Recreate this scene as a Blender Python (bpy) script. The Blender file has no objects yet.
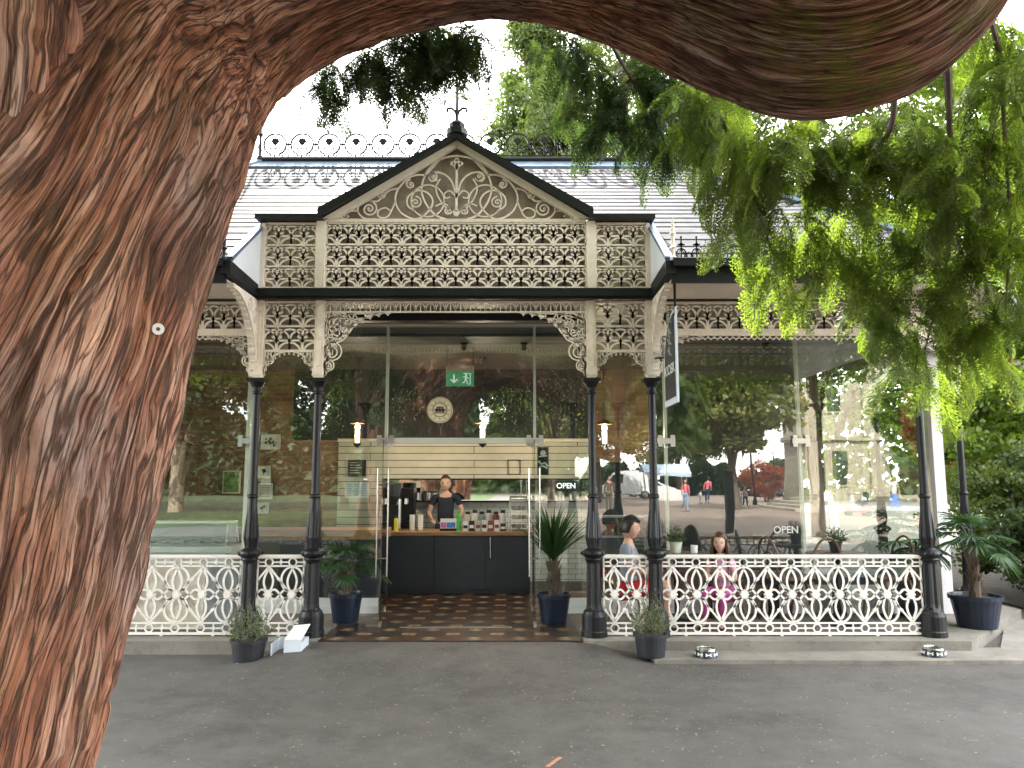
import bpy, math, random
import numpy as np
from mathutils import Vector, Matrix
from mathutils.bvhtree import BVHTree

random.seed(7)
rng = np.random.default_rng(7)
scene = bpy.context.scene
COL = scene.collection
R = math.radians
PI = math.pi
F = 770.0
PITCH = R(7.1)
CP, SP = math.cos(PITCH), math.sin(PITCH)
EYE = 1.6


def pt(px, py, Y):
    """point of the place seen at (px, py) at the distance Y from the lens"""
    x = (px - 512) / F
    v = (384 - py) / F
    d = (x, CP - v * SP, SP + v * CP)
    k = Y / d[1]
    return Vector((d[0] * k, Y, EYE + d[2] * k))


def zat(py, Y):
    return pt(512, py, Y).z


def xat(px, Y, z=1.6):
    return (px - 512) / F * (Y * CP + (z - EYE) * SP)


# ------------------------------------------------------------------ mesh helpers
class MB:
    def __init__(self):
        self.v = []
        self.f = []
        self.m = []
        self.fr((0, 0, 0), (1, 0, 0), (0, 0, 1))

    def fr(self, o, ex, ez):
        self.o = Vector(o)
        self.ex = Vector(ex).normalized()
        self.ez = Vector(ez).normalized()
        self.en = self.ex.cross(self.ez)
        return self

    def add(self, vs, fs, mi=0):
        b = len(self.v)
        self.v.extend([tuple(a) for a in vs])
        for f in fs:
            self.f.append(tuple(i + b for i in f))
            self.m.append(mi)
        return self

    def box(self, x0, x1, y0, y1, z0, z1, mi=0):
        vs = [(x0, y0, z0), (x1, y0, z0), (x1, y1, z0), (x0, y1, z0),
              (x0, y0, z1), (x1, y0, z1), (x1, y1, z1), (x0, y1, z1)]
        return self.add(vs, [(0, 3, 2, 1), (4, 5, 6, 7), (0, 1, 5, 4), (1, 2, 6, 5), (2, 3, 7, 6), (3, 0, 4, 7)], mi)

    def beam(self, a, b, w, h, mi=0, up=(0, 0, 1)):
        """box section w (sideways) by h (up) between a and b"""
        a, b = Vector(a), Vector(b)
        t = (b - a).normalized()
        s = t.cross(Vector(up))
        if s.length < 1e-4:
            s = Vector((1, 0, 0))
        s.normalize()
        u = s.cross(t)
        vs = []
        for p in (a, b):
            for i, j in ((-1, -1), (1, -1), (1, 1), (-1, 1)):
                vs.append(p + s * (i * w / 2) + u * (j * h / 2))
        return self.add(vs, [(3, 2, 1, 0), (4, 5, 6, 7), (0, 1, 5, 4), (1, 2, 6, 5), (2, 3, 7, 6), (3, 0, 4, 7)], mi)

    def tube(self, pts, r, n=8, mi=0, cap=True):
        pts = [Vector(p) for p in pts]
        k = len(pts)
        rs = r if isinstance(r, (list, tuple)) else [r] * k
        vs = []
        s = None
        for i, p in enumerate(pts):
            t = (pts[min(i + 1, k - 1)] - pts[max(i - 1, 0)])
            if t.length < 1e-9:
                t = Vector((0, 0, 1))
            t.normalize()
            if s is None:
                s = t.orthogonal().normalized()
            s = (s - t * s.dot(t))
            s = s.normalized() if s.length > 1e-6 else t.orthogonal().normalized()
            u = t.cross(s)
            for j in range(n):
                a = 2 * PI * j / n
                vs.append(p + (s * math.cos(a) + u * math.sin(a)) * rs[i])
        fs = []
        for i in range(k - 1):
            for j in range(n):
                fs.append((i * n + j, i * n + (j + 1) % n, (i + 1) * n + (j + 1) % n, (i + 1) * n + j))
        if cap:
            fs.append(tuple(range(n - 1, -1, -1)))
            fs.append(tuple((k - 1) * n + j for j in range(n)))
        return self.add(vs, fs, mi)

    def lathe(self, prof, c=(0, 0, 0), n=16, mi=0, flute=0, zr=None):
        vs = []
        for (r, z) in prof:
            for j in range(n):
                a = 2 * PI * j / n
                rr = r
                if flute and zr and zr[0] < z < zr[1] and j % 2:
                    rr = r * (1 - flute)
                vs.append((c[0] + rr * math.cos(a), c[1] + rr * math.sin(a), c[2] + z))
        fs = []
        k = len(prof)
        for i in range(k - 1):
            for j in range(n):
                fs.append((i * n + j, i * n + (j + 1) % n, (i + 1) * n + (j + 1) % n, (i + 1) * n + j))
        fs.append(tuple(range(n - 1, -1, -1)))
        fs.append(tuple((k - 1) * n + j for j in range(n)))
        return self.add(vs, fs, mi)

    def ball(self, c, r, n=10, m=7, mi=0):
        rx, ry, rz = r if isinstance(r, (tuple, list)) else (r, r, r)
        vs = []
        for i in range(1, m):
            th = PI * i / m
            for j in range(n):
                a = 2 * PI * j / n
                vs.append((c[0] + rx * math.sin(th) * math.cos(a), c[1] + ry * math.sin(th) * math.sin(a), c[2] + rz * math.cos(th)))
        t = len(vs)
        vs += [(c[0], c[1], c[2] + rz), (c[0], c[1], c[2] - rz)]
        fs = []
        for i in range(m - 2):
            for j in range(n):
                fs.append((i * n + (j + 1) % n, i * n + j, (i + 1) * n + j, (i + 1) * n + (j + 1) % n))
        for j in range(n):
            fs.append((t, j, (j + 1) % n))
            fs.append((t + 1, (m - 2) * n + (j + 1) % n, (m - 2) * n + j))
        return self.add(vs, fs, mi)

    def P(self, a, b, c=0.0):
        return self.o + self.ex * a + self.ez * b + self.en * c

    def stroke(self, pts, w, t=0.012, closed=False, mi=0, taper=None):
        """flat iron bar following a 2-D line in the frame's plane"""
        k = len(pts)
        vs = []
        for i, (a, b) in enumerate(pts):
            if closed:
                p0, p1 = pts[(i - 1) % k], pts[(i + 1) % k]
            else:
                p0, p1 = pts[max(i - 1, 0)], pts[min(i + 1, k - 1)]
            dx, dz = p1[0] - p0[0], p1[1] - p0[1]
            l = math.hypot(dx, dz) or 1
            nx, nz = -dz / l, dx / l
            ww = w / 2 * (taper[i] if taper else 1)
            for s, c in ((1, -1), (1, 1), (-1, 1), (-1, -1)):
                cc = c * t / 2
                vs.append(self.P(a + nx * ww * s, b + nz * ww * s, cc))
        fs = []
        for i in range(k if closed else k - 1):
            j = (i + 1) % k
            for q in range(4):
                r = (q + 1) % 4
                fs.append((i * 4 + q, i * 4 + r, j * 4 + r, j * 4 + q))
        if not closed:
            fs.append((3, 2, 1, 0))
            fs.append(tuple((k - 1) * 4 + q for q in range(4)))
        return self.add(vs, fs, mi)

    def arc(self, cx, cz, r, a0, a1, w, n=10, t=0.012, rz=None, mi=0):
        rz = r if rz is None else rz
        pts = [(cx + r * math.cos(R(a0 + (a1 - a0) * i / n)), cz + rz * math.sin(R(a0 + (a1 - a0) * i / n))) for i in range(n + 1)]
        return self.stroke(pts, w, t, mi=mi)

    def ring(self, cx, cz, r, w, n=16, t=0.012, mi=0):
        pts = [(cx + r * math.cos(2 * PI * i / n), cz + r * math.sin(2 * PI * i / n)) for i in range(n)]
        return self.stroke(pts, w, t, closed=True, mi=mi)

    def spiral(self, cx, cz, r, a0, turns, w, sgn=1, n=22, t=0.012, rin=0.12):
        pts = []
        for i in range(n + 1):
            u = i / n
            rr = r * (1 - u) + r * rin * u
            a = R(a0) + sgn * 2 * PI * turns * u
            pts.append((cx + rr * math.cos(a), cz + rr * math.sin(a)))
        self.stroke(pts, w, t)
        self.disc2(pts[-1][0], pts[-1][1], w * 1.1, t)
        return self

    def disc2(self, cx, cz, r, t=0.012, n=8, mi=0):
        vs = []
        for c in (-t / 2, t / 2):
            for i in range(n):
                vs.append(self.P(cx + r * math.cos(2 * PI * i / n), cz + r * math.sin(2 * PI * i / n), c))
        fs = [tuple(range(n)), tuple(range(2 * n - 1, n - 1, -1))]
        for i in range(n):
            fs.append((i, (i + 1) % n + 0, (i + 1) % n + n, i + n))
        return self.add(vs, fs, mi)

    def prism(self, pts2, t, mi=0):
        """flat polygon of thickness t in the frame's plane"""
        n = len(pts2)
        vs = [self.P(a, b, -t / 2) for a, b in pts2] + [self.P(a, b, t / 2) for a, b in pts2]
        fs = [tuple(range(n)), tuple(range(2 * n - 1, n - 1, -1))]
        for i in range(n):
            fs.append((i, (i + 1) % n, (i + 1) % n + n, i + n))
        return self.add(vs, fs, mi)

    def lens(self, x0, z0, x1, z1, bulge, w, t=0.012, n=8):
        """petal: two bowed bars between two points"""
        dx, dz = x1 - x0, z1 - z0
        l = math.hypot(dx, dz)
        nx, nz = -dz / l, dx / l
        for s in (1, -1):
            pts = []
            for i in range(n + 1):
                u = i / n
                b = s * bulge * math.sin(PI * u) ** 1.0
                pts.append((x0 + dx * u + nx * b, z0 + dz * u + nz * b))
            self.stroke(pts, w, t)
        return self

    def build(self, name, mats, parent=None, base=None, smooth=False):
        if parent is not None:
            off = parent.location if parent.get('_o') is None else Vector(parent['_o'])
        else:
            off = Vector(base) if base is not None else Vector((0, 0, 0))
        me = bpy.data.meshes.new(name)
        me.from_pydata([(a[0] - off[0], a[1] - off[1], a[2] - off[2]) for a in self.v], [], self.f)
        if not isinstance(mats, (list, tuple)):
            mats = [mats]
        for m in mats:
            me.materials.append(m)
        if len(mats) > 1:
            me.polygons.foreach_set('material_index', self.m)
        if smooth:
            me.polygons.foreach_set('use_smooth', [True] * len(self.f))
        me.update()
        o = bpy.data.objects.new(name, me)
        COL.objects.link(o)
        if parent is not None:
            o.parent = parent
            if parent.type == 'MESH':
                # a sub-part is built in the same coordinates as its part
                pass
        else:
            o.location = off
        return o


def sub(o, mb, name, mats, smooth=False):
    """a sub-part under the part o (which itself sits under an Empty, or is a thing with its origin at its base)"""
    root = o.parent if o.parent is not None else o
    off = root.location.copy() if o.parent is not None else o.location.copy()
    me = bpy.data.meshes.new(name)
    me.from_pydata([(a[0] - off[0], a[1] - off[1], a[2] - off[2]) for a in mb.v], [], mb.f)
    for m in (mats if isinstance(mats, (list, tuple)) else [mats]):
        me.materials.append(m)
    if isinstance(mats, (list, tuple)) and len(mats) > 1:
        me.polygons.foreach_set('material_index', mb.m)
    if smooth:
        me.polygons.foreach_set('use_smooth', [True] * len(mb.f))
    c = bpy.data.objects.new(name, me)
    COL.objects.link(c)
    c.parent = o
    return c


def np_mesh(name, V, Fc, mats, parent=None, base=(0, 0, 0), smooth=False, mi=None, uv=None):
    off = np.array(parent.location if parent is not None else base, dtype=np.float32)
    V = (np.asarray(V, dtype=np.float32) - off).astype(np.float32)
    Fc = np.asarray(Fc, dtype=np.int32)
    k = Fc.shape[1]
    me = bpy.data.meshes.new(name)
    me.vertices.add(len(V))
    me.vertices.foreach_set('co', V.ravel())
    me.loops.add(Fc.size)
    me.loops.foreach_set('vertex_index', Fc.ravel())
    me.polygons.add(len(Fc))
    me.polygons.foreach_set('loop_start', np.arange(0, Fc.size, k, dtype=np.int32))
    if uv is not None:
        l = me.uv_layers.new(name='UVMap')
        l.data.foreach_set('uv', np.asarray(uv, dtype=np.float32)[Fc.ravel()].ravel())
    for m in (mats if isinstance(mats, (list, tuple)) else [mats]):
        me.materials.append(m)
    if mi is not None:
        me.polygons.foreach_set('material_index', np.asarray(mi, dtype=np.int32))
    if smooth:
        me.polygons.foreach_set('use_smooth', np.ones(len(Fc), dtype=bool))
    me.update(calc_edges=True)
    me.validate()
    o = bpy.data.objects.new(name, me)
    COL.objects.link(o)
    if parent is not None:
        o.parent = parent
    else:
        o.location = Vector([float(a) for a in off])
    return o


def tag(o, label=None, cat=None, group=None, kind=None):
    if label:
        o['label'] = label
    if cat:
        o['category'] = cat
    if group:
        o['group'] = group
    if kind:
        o['kind'] = kind
    return o


def thing(name, loc, label=None, cat=None, group=None):
    o = bpy.data.objects.new(name, None)
    o.empty_display_size = 0.1
    COL.objects.link(o)
    o.location = loc
    return tag(o, label, cat, group)


def struct(o):
    o['kind'] = 'structure'
    return o


def kids(o):
    return [c for c in COL.objects if c.parent == o]


def dup(o, loc=None, rz=None, sc=None, label=None, parent=None):
    c = o.copy()
    COL.objects.link(c)
    if parent is not None:
        c.parent = parent
    for ch in kids(o):
        dup(ch, parent=c)
    if loc is not None:
        c.location = loc
    if rz is not None:
        c.rotation_euler = (0, 0, rz)
    if sc is not None:
        c.scale = (sc, sc, sc) if not isinstance(sc, tuple) else sc
    if label:
        c['label'] = label
    return c


# ------------------------------------------------------------------ materials
def nt(m):
    m.use_nodes = True
    return m.node_tree.nodes, m.node_tree.links


def mat(name, col, rough=0.6, metal=0.0, var=0.18, vs=3.0, bump=0.0, bs=40.0, spec=0.5, emis=None, stretch=(1, 1, 1), dirt=0.0):
    m = bpy.data.materials.new(name)
    N, L = nt(m)
    b = N['Principled BSDF']
    b.inputs['Roughness'].default_value = rough
    b.inputs['Metallic'].default_value = metal
    b.inputs['Specular IOR Level'].default_value = spec
    tc = N.new('ShaderNodeTexCoord')
    mp = N.new('ShaderNodeMapping')
    mp.inputs['Scale'].default_value = stretch
    L.new(tc.outputs['Object'], mp.inputs['Vector'])
    no = N.new('ShaderNodeTexNoise')
    no.inputs['Scale'].default_value = vs
    no.inputs['Detail'].default_value = 5
    L.new(mp.outputs[0], no.inputs['Vector'])
    rp = N.new('ShaderNodeValToRGB')
    rp.color_ramp.elements[0].position = 0.3
    rp.color_ramp.elements[1].position = 0.7
    c0 = [max(0, c * (1 - var)) for c in col]
    c1 = [min(1, c * (1 + var)) for c in col]
    rp.color_ramp.elements[0].color = (*c0, 1)
    rp.color_ramp.elements[1].color = (*c1, 1)
    L.new(no.outputs['Fac'], rp.inputs[0])
    out = rp.outputs[0]
    if dirt:
        n2 = N.new('ShaderNodeTexNoise')
        n2.inputs['Scale'].default_value = vs * 5
        n2.inputs['Detail'].default_value = 8
        n2.inputs['Roughness'].default_value = .7
        L.new(mp.outputs[0], n2.inputs['Vector'])
        r2 = N.new('ShaderNodeValToRGB')
        r2.color_ramp.elements[0].position = .52
        r2.color_ramp.elements[1].position = .68
        L.new(n2.outputs['Fac'], r2.inputs[0])
        mx = N.new('ShaderNodeMix')
        mx.data_type = 'RGBA'
        mm = N.new('ShaderNodeMath')
        mm.operation = 'MULTIPLY'
        mm.inputs[1].default_value = dirt
        L.new(r2.outputs[0], mm.inputs[0])
        L.new(mm.outputs[0], mx.inputs[0])
        L.new(out, mx.inputs[6])
        mx.inputs[7].default_value = (col[0] * .45, col[1] * .4, col[2] * .33, 1)
        out = mx.outputs[2]
    L.new(out, b.inputs['Base Color'])
    if bump:
        n3 = N.new('ShaderNodeTexNoise')
        n3.inputs['Scale'].default_value = bs
        n3.inputs['Detail'].default_value = 6
        L.new(mp.outputs[0], n3.inputs['Vector'])
        bp = N.new('ShaderNodeBump')
        bp.inputs['Strength'].default_value = bump
        bp.inputs['Distance'].default_value = 0.01
        L.new(n3.outputs['Fac'], bp.inputs['Height'])
        L.new(bp.outputs[0], b.inputs['Normal'])
    if emis:
        b.inputs['Emission Color'].default_value = (*emis[0], 1)
        b.inputs['Emission Strength'].default_value = emis[1]
    return m


def brick_mat(name, c1, c2, mortar, bw, bh, ms, rough=.8, axis='xz', bump=.5, zscale=1.0, freq=2, offs=.5, dirt=.25, spec=.5):
    m = bpy.data.materials.new(name)
    N, L = nt(m)
    b = N['Principled BSDF']
    b.inputs['Roughness'].default_value = rough
    b.inputs['Specular IOR Level'].default_value = spec
    tc = N.new('ShaderNodeTexCoord')
    sx = N.new('ShaderNodeSeparateXYZ')
    L.new(tc.outputs['Object'], sx.inputs[0])
    cx = N.new('ShaderNodeCombineXYZ')
    a = {'x': 0, 'y': 1, 'z': 2}
    L.new(sx.outputs[a[axis[0]]], cx.inputs[0])
    mz = N.new('ShaderNodeMath')
    mz.operation = 'MULTIPLY'
    mz.inputs[1].default_value = zscale
    L.new(sx.outputs[a[axis[1]]], mz.inputs[0])
    L.new(mz.outputs[0], cx.inputs[1])
    br = N.new('ShaderNodeTexBrick')
    br.inputs['Scale'].default_value = 1
    br.inputs['Brick Width'].default_value = bw
    br.inputs['Row Height'].default_value = bh
    br.inputs['Mortar Size'].default_value = ms
    br.inputs['Mortar Smooth'].default_value = .1
    br.inputs['Color1'].default_value = (*c1, 1)
    br.inputs['Color2'].default_value = (*c2, 1)
    br.inputs['Mortar'].default_value = (*mortar, 1)
    br.offset = offs
    br.offset_frequency = freq
    L.new(cx.outputs[0], br.inputs['Vector'])
    no = N.new('ShaderNodeTexNoise')
    no.inputs['Scale'].default_value = 4
    no.inputs['Detail'].default_value = 8
    L.new(tc.outputs['Object'], no.inputs['Vector'])
    mr = N.new('ShaderNodeMapRange')
    mr.inputs[1].default_value = .3
    mr.inputs[2].default_value = .7
    mr.inputs[3].default_value = 1 - dirt
    mr.inputs[4].default_value = 1 + dirt
    L.new(no.outputs['Fac'], mr.inputs[0])
    mx = N.new('ShaderNodeMix')
    mx.data_type = 'RGBA'
    mx.blend_type = 'MULTIPLY'
    mx.inputs[0].default_value = 1
    L.new(br.outputs['Color'], mx.inputs[6])
    L.new(mr.outputs[0], mx.inputs[7])
    L.new(mx.outputs[2], b.inputs['Base Color'])
    if bump:
        bp = N.new('ShaderNodeBump')
        bp.inputs['Strength'].default_value = bump
        bp.inputs['Distance'].default_value = .006
        bp.invert = True
        L.new(br.outputs['Fac'], bp.inputs['Height'])
        L.new(bp.outputs[0], b.inputs['Normal'])
    return m


def leaf_mat(name, c0, c1, trans=.4, rough=.55, scale=1.6, c2=None, tmul=1.5):
    m = bpy.data.materials.new(name)
    N, L = nt(m)
    N.remove(N['Principled BSDF'])
    out = N['Material Output']
    tc = N.new('ShaderNodeTexCoord')
    no = N.new('ShaderNodeTexNoise')
    no.inputs['Scale'].default_value = scale
    no.inputs['Detail'].default_value = 6
    no.inputs['Roughness'].default_value = .75
    L.new(tc.outputs['Object'], no.inputs['Vector'])
    rp = N.new('ShaderNodeValToRGB')
    rp.color_ramp.elements[0].position = .36
    rp.color_ramp.elements[1].position = .62
    rp.color_ramp.elements[0].color = (*c0, 1)
    rp.color_ramp.elements[1].color = (*c1, 1)
    if c2:
        e = rp.color_ramp.elements.new(.75)
        e.color = (*c2, 1)
    L.new(no.outputs['Fac'], rp.inputs[0])
    d = N.new('ShaderNodeBsdfDiffuse')
    t = N.new('ShaderNodeBsdfTranslucent')
    g = N.new('ShaderNodeBsdfGlossy')
    g.inputs['Roughness'].default_value = rough
    hs = N.new('ShaderNodeMix')
    hs.data_type = 'RGBA'
    hs.blend_type = 'MULTIPLY'
    hs.inputs[0].default_value = 1
    hs.inputs[7].default_value = (tmul * 1.1, tmul * 1.12, tmul * .5, 1)
    L.new(rp.outputs[0], d.inputs[0])
    L.new(rp.outputs[0], hs.inputs[6])
    L.new(hs.outputs[2], t.inputs[0])
    ms = N.new('ShaderNodeMixShader')
    ms.inputs[0].default_value = trans
    L.new(d.outputs[0], ms.inputs[1])
    L.new(t.outputs[0], ms.inputs[2])
    m2 = N.new('ShaderNodeMixShader')
    m2.inputs[0].default_value = .04
    L.new(ms.outputs[0], m2.inputs[1])
    L.new(g.outputs[0], m2.inputs[2])
    L.new(m2.outputs[0], out.inputs['Surface'])
    return m


def glass_mat(name, r0=.07, tint=(.93, .97, .95)):
    m = bpy.data.materials.new(name)
    N, L = nt(m)
    N.remove(N['Principled BSDF'])
    out = N['Material Output']
    ge = N.new('ShaderNodeNewGeometry')
    dp = N.new('ShaderNodeVectorMath')
    dp.operation = 'DOT_PRODUCT'
    L.new(ge.outputs['Normal'], dp.inputs[0])
    L.new(ge.outputs['Incoming'], dp.inputs[1])

    def M(op, a=None, b=None, av=0, bv=0):
        n = N.new('ShaderNodeMath')
        n.operation = op
        n.inputs[0].default_value = av
        n.inputs[1].default_value = bv
        if a is not None:
            L.new(a, n.inputs[0])
        if b is not None:
            L.new(b, n.inputs[1])
        return n.outputs[0]
    c = M('ABSOLUTE', dp.outputs['Value'])
    p = M('POWER', M('SUBTRACT', None, c, av=1), bv=5)
    fac = M('ADD', M('MULTIPLY', p, bv=1 - r0), bv=r0)
    tr = N.new('ShaderNodeBsdfTransparent')
    tr.inputs[0].default_value = (*tint, 1)
    gl = N.new('ShaderNodeBsdfGlossy')
    gl.inputs['Roughness'].default_value = 0.0
    tc = N.new('ShaderNodeTexCoord')
    nz = N.new('ShaderNodeTexNoise')
    nz.inputs['Scale'].default_value = 1.1
    nz.inputs['Detail'].default_value = 1
    L.new(tc.outputs['Object'], nz.inputs['Vector'])
    bp = N.new('ShaderNodeBump')
    bp.inputs['Strength'].default_value = .5
    bp.inputs['Distance'].default_value = .004
    L.new(nz.outputs[0], bp.inputs['Height'])
    L.new(bp.outputs[0], gl.inputs['Normal'])
    ms = N.new('ShaderNodeMixShader')
    L.new(fac, ms.inputs[0])
    L.new(tr.outputs[0], ms.inputs[1])
    L.new(gl.outputs[0], ms.inputs[2])
    L.new(ms.outputs[0], out.inputs['Surface'])
    return m


M = {}
M['cream'] = mat('cream_iron_paint', (.80, .72, .62), .5, var=.08, vs=5, dirt=.35)
M['cream_wood'] = mat('cream_wood_paint', (.77, .69, .59), .55, var=.07, vs=3, dirt=.2)
M['white'] = mat('white_iron_paint', (.80, .77, .74), .42, var=.04, vs=4, dirt=.25)
M['post'] = mat('pale_post_paint', (.62, .66, .58), .4, var=.05)
M['whitepost'] = mat('white_post_paint', (.62, .62, .64), .45, var=.04)
M['black'] = mat('black_gloss_paint', (.007, .008, .010), .42, var=.3, vs=6, dirt=.2, spec=.35)
M['black2'] = mat('black_fascia_paint', (.006, .007, .011), .45, var=.25, vs=4, spec=.3)
M['lead'] = mat('blue_grey_lead', (.075, .12, .20), .45, var=.15, vs=2)
M['cheek'] = mat('white_cheek_board', (.7, .72, .78), .5, var=.05)
M['gablewall'] = mat('brown_gable_boarding', (.36, .30, .255), .8, var=.2, vs=8)
M['ceil'] = brick_mat('grey_ceiling_boards', (.18, .18, .16), (.16, .16, .145), (.04, .04, .035), 9.0, .11, .006, .35, 'xy', .6, dirt=.1)
M['boards'] = brick_mat('cream_wall_boards', (.62, .59, .47), (.56, .54, .43), (.12, .11, .09), 3.1, .105, .006, .6, 'xz', .6, dirt=.1)
M['tiles_w'] = brick_mat('white_wall_tiles', (.62, .64, .60), (.56, .58, .55), (.2, .2, .19), .2, .075, .004, .3, 'xz', .4, dirt=.06)
M['brick'] = brick_mat('red_brown_brick', (.30, .15, .085), (.20, .095, .055), (.24, .18, .14), .225, .075, .010, .85, 'xz', .8, dirt=.35)
M['slate'] = brick_mat('grey_purple_slate', (.080, .078, .092), (.055, .054, .064), (.04, .04, .05), .24, .20, .004, .7, 'xz', .5, zscale=1.74, dirt=.45, spec=.12)
M['darkwall'] = mat('dark_navy_wall', (.010, .015, .018), .6, var=.35, vs=2)
M['navy'] = mat('navy_panel', (.030, .036, .050), .45, var=.12, vs=2, bump=.1, bs=20)
M['wood'] = mat('oiled_timber', (.30, .17, .08), .45, var=.3, vs=6, stretch=(1, 8, 8), bump=.15)
M['woodd'] = mat('dark_timber', (.10, .055, .03), .45, var=.3, vs=6, stretch=(1, 6, 6))
M['conc'] = mat('weathered_concrete', (.20, .185, .165), .85, var=.25, vs=2.2, bump=.5, bs=60, dirt=.5)
M['plastic'] = mat('black_plastic_pot', (.018, .020, .026), .5, var=.25, vs=7, bump=.1, bs=25)
M['navypot'] = mat('navy_glazed_pot', (.012, .02, .042), .3, var=.2, vs=5)
M['soil'] = mat('soil', (.04, .028, .02), .95, var=.4, vs=30, bump=.5)
M['steel'] = mat('brushed_steel', (.55, .56, .57), .3, metal=.9, var=.08)
M['chrome'] = mat('bright_steel', (.5, .5, .48), .18, metal=.9, var=.03)
M['glass'] = glass_mat('window_glass', .125)
M['case'] = glass_mat('display_glass', .06)
M['mirror'] = mat('mirror_glass', (.75, .75, .72), .03, metal=1.0, var=.02)
M['paper'] = mat('white_paper', (.75, .75, .72), .7, var=.04)
M['card'] = mat('pale_blue_card', (.62, .68, .76), .7, var=.05)
M['ink'] = mat('black_ink', (.02, .02, .022), .6, var=.1)
M['signdark'] = mat('charcoal_sign_board', (.02, .024, .03), .45, var=.2)
M['signgrey'] = mat('grey_green_print', (.25, .30, .28), .5, var=.3)
M['green'] = mat('exit_green', (.02, .30, .13), .4, var=.04, emis=((.02, .35, .15), .06))
M['exitw'] = mat('exit_white', (.8, .85, .8), .4, var=.02, emis=((.8, 1, .9), .08))
M['casew'] = mat('white_appliance', (.72, .73, .72), .35, var=.04)
M['greyp'] = mat('grey_laminate', (.30, .34, .36), .4, var=.08)
M['skin'] = mat('skin', (.48, .28, .20), .5, var=.08, vs=9)
M['skin2'] = mat('skin_pale', (.58, .37, .29), .5, var=.08, vs=9)
M['hair_d'] = mat('dark_hair', (.012, .009, .008), .45, var=.4, vs=30, stretch=(1, 1, .2))
M['hair_b'] = mat('brown_hair', (.06, .03, .018), .5, var=.4, vs=30, stretch=(1, 1, .2))
M['lip'] = mat('lips', (.32, .12, .10), .5)
M['eye'] = mat('eye_dark', (.02, .015, .012), .2)


def cloth(name, c, **k):
    return mat(name, c, .85, var=k.get('var', .12), vs=9, bump=.25, bs=60)


def asphalt():
    m = bpy.data.materials.new('asphalt')
    N, L = nt(m)
    b = N['Principled BSDF']
    b.inputs['Roughness'].default_value = .72
    tc = N.new('ShaderNodeTexCoord')

    def noise(s, d=6, r=.6):
        n = N.new('ShaderNodeTexNoise')
        n.inputs['Scale'].default_value = s
        n.inputs['Detail'].default_value = d
        n.inputs['Roughness'].default_value = r
        L.new(tc.outputs['Object'], n.inputs['Vector'])
        return n

    def ramp(src, p0, p1, c0, c1):
        r = N.new('ShaderNodeValToRGB')
        r.color_ramp.elements[0].position = p0
        r.color_ramp.elements[1].position = p1
        r.color_ramp.elements[0].color = (*c0, 1)
        r.color_ramp.elements[1].color = (*c1, 1)
        L.new(src, r.inputs[0])
        return r

    def mix(f, a, bb, mode='MIX', fv=None):
        x = N.new('ShaderNodeMix')
        x.data_type = 'RGBA'
        x.blend_type = mode
        if f is not None:
            L.new(f, x.inputs[0])
        else:
            x.inputs[0].default_value = fv
        L.new(a, x.inputs[6])
        L.new(bb, x.inputs[7])
        return x.outputs[2]
    big = ramp(noise(.55, 5).outputs[0], .3, .7, (.078, .071, .067), (.106, .098, .093))
    mid = ramp(noise(3.2, 8, .75).outputs[0], .3, .7, (.75, .75, .75), (1.2, 1.2, 1.2))
    fine = ramp(noise(120, 4, .8).outputs[0], .3, .72, (.55, .55, .55), (1.5, 1.5, 1.5))
    c = mix(None, big.outputs[0], mid.outputs[0], 'MULTIPLY', 1)
    c = mix(None, c, fine.outputs[0], 'MULTIPLY', .8)
    # pale specks: bits of gravel, seeds and old gum
    vo = N.new('ShaderNodeTexVoronoi')
    vo.inputs['Scale'].default_value = 9
    L.new(tc.outputs['Object'], vo.inputs['Vector'])
    sp = ramp(vo.outputs['Distance'], .035, .075, (1, 1, 1), (0, 0, 0))
    pn = ramp(noise(1.1, 4).outputs[0], .48, .62, (0, 0, 0), (1, 1, 1))
    mm = N.new('ShaderNodeMath')
    mm.operation = 'MULTIPLY'
    L.new(sp.outputs[0], mm.inputs[0])
    L.new(pn.outputs[0], mm.inputs[1])
    wc = N.new('ShaderNodeRGB')
    wc.outputs[0].default_value = (.26, .25, .24, 1)
    c = mix(mm.outputs[0], c, wc.outputs[0])
    # patched and stained areas with their own edges
    v2 = N.new('ShaderNodeTexVoronoi')
    v2.inputs['Scale'].default_value = .42
    v2.feature = 'DISTANCE_TO_EDGE'
    nz = noise(1.7, 6, .7)
    vd = N.new('ShaderNodeVectorMath')
    vd.operation = 'MULTIPLY_ADD'
    vd.inputs[1].default_value = (.5, .5, 0)
    L.new(nz.outputs['Color'], vd.inputs[0])
    L.new(tc.outputs['Object'], vd.inputs[2])
    L.new(vd.outputs[0], v2.inputs['Vector'])
    ln = ramp(v2.outputs['Distance'], .004, .014, (.55, .54, .52), (1, 1, 1))
    c = mix(None, c, ln.outputs[0], 'MULTIPLY', .12)
    st = ramp(noise(.9, 9, .8).outputs[0], .36, .50, (.62, .61, .60), (1, 1, 1))
    c = mix(None, c, st.outputs[0], 'MULTIPLY', 1)
    L.new(c, b.inputs['Base Color'])
    bp = N.new('ShaderNodeBump')
    bp.inputs['Strength'].default_value = .55
    bp.inputs['Distance'].default_value = .01
    L.new(noise(90, 5, .8).outputs[0], bp.inputs['Height'])
    L.new(bp.outputs[0], b.inputs['Normal'])
    return m


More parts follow.
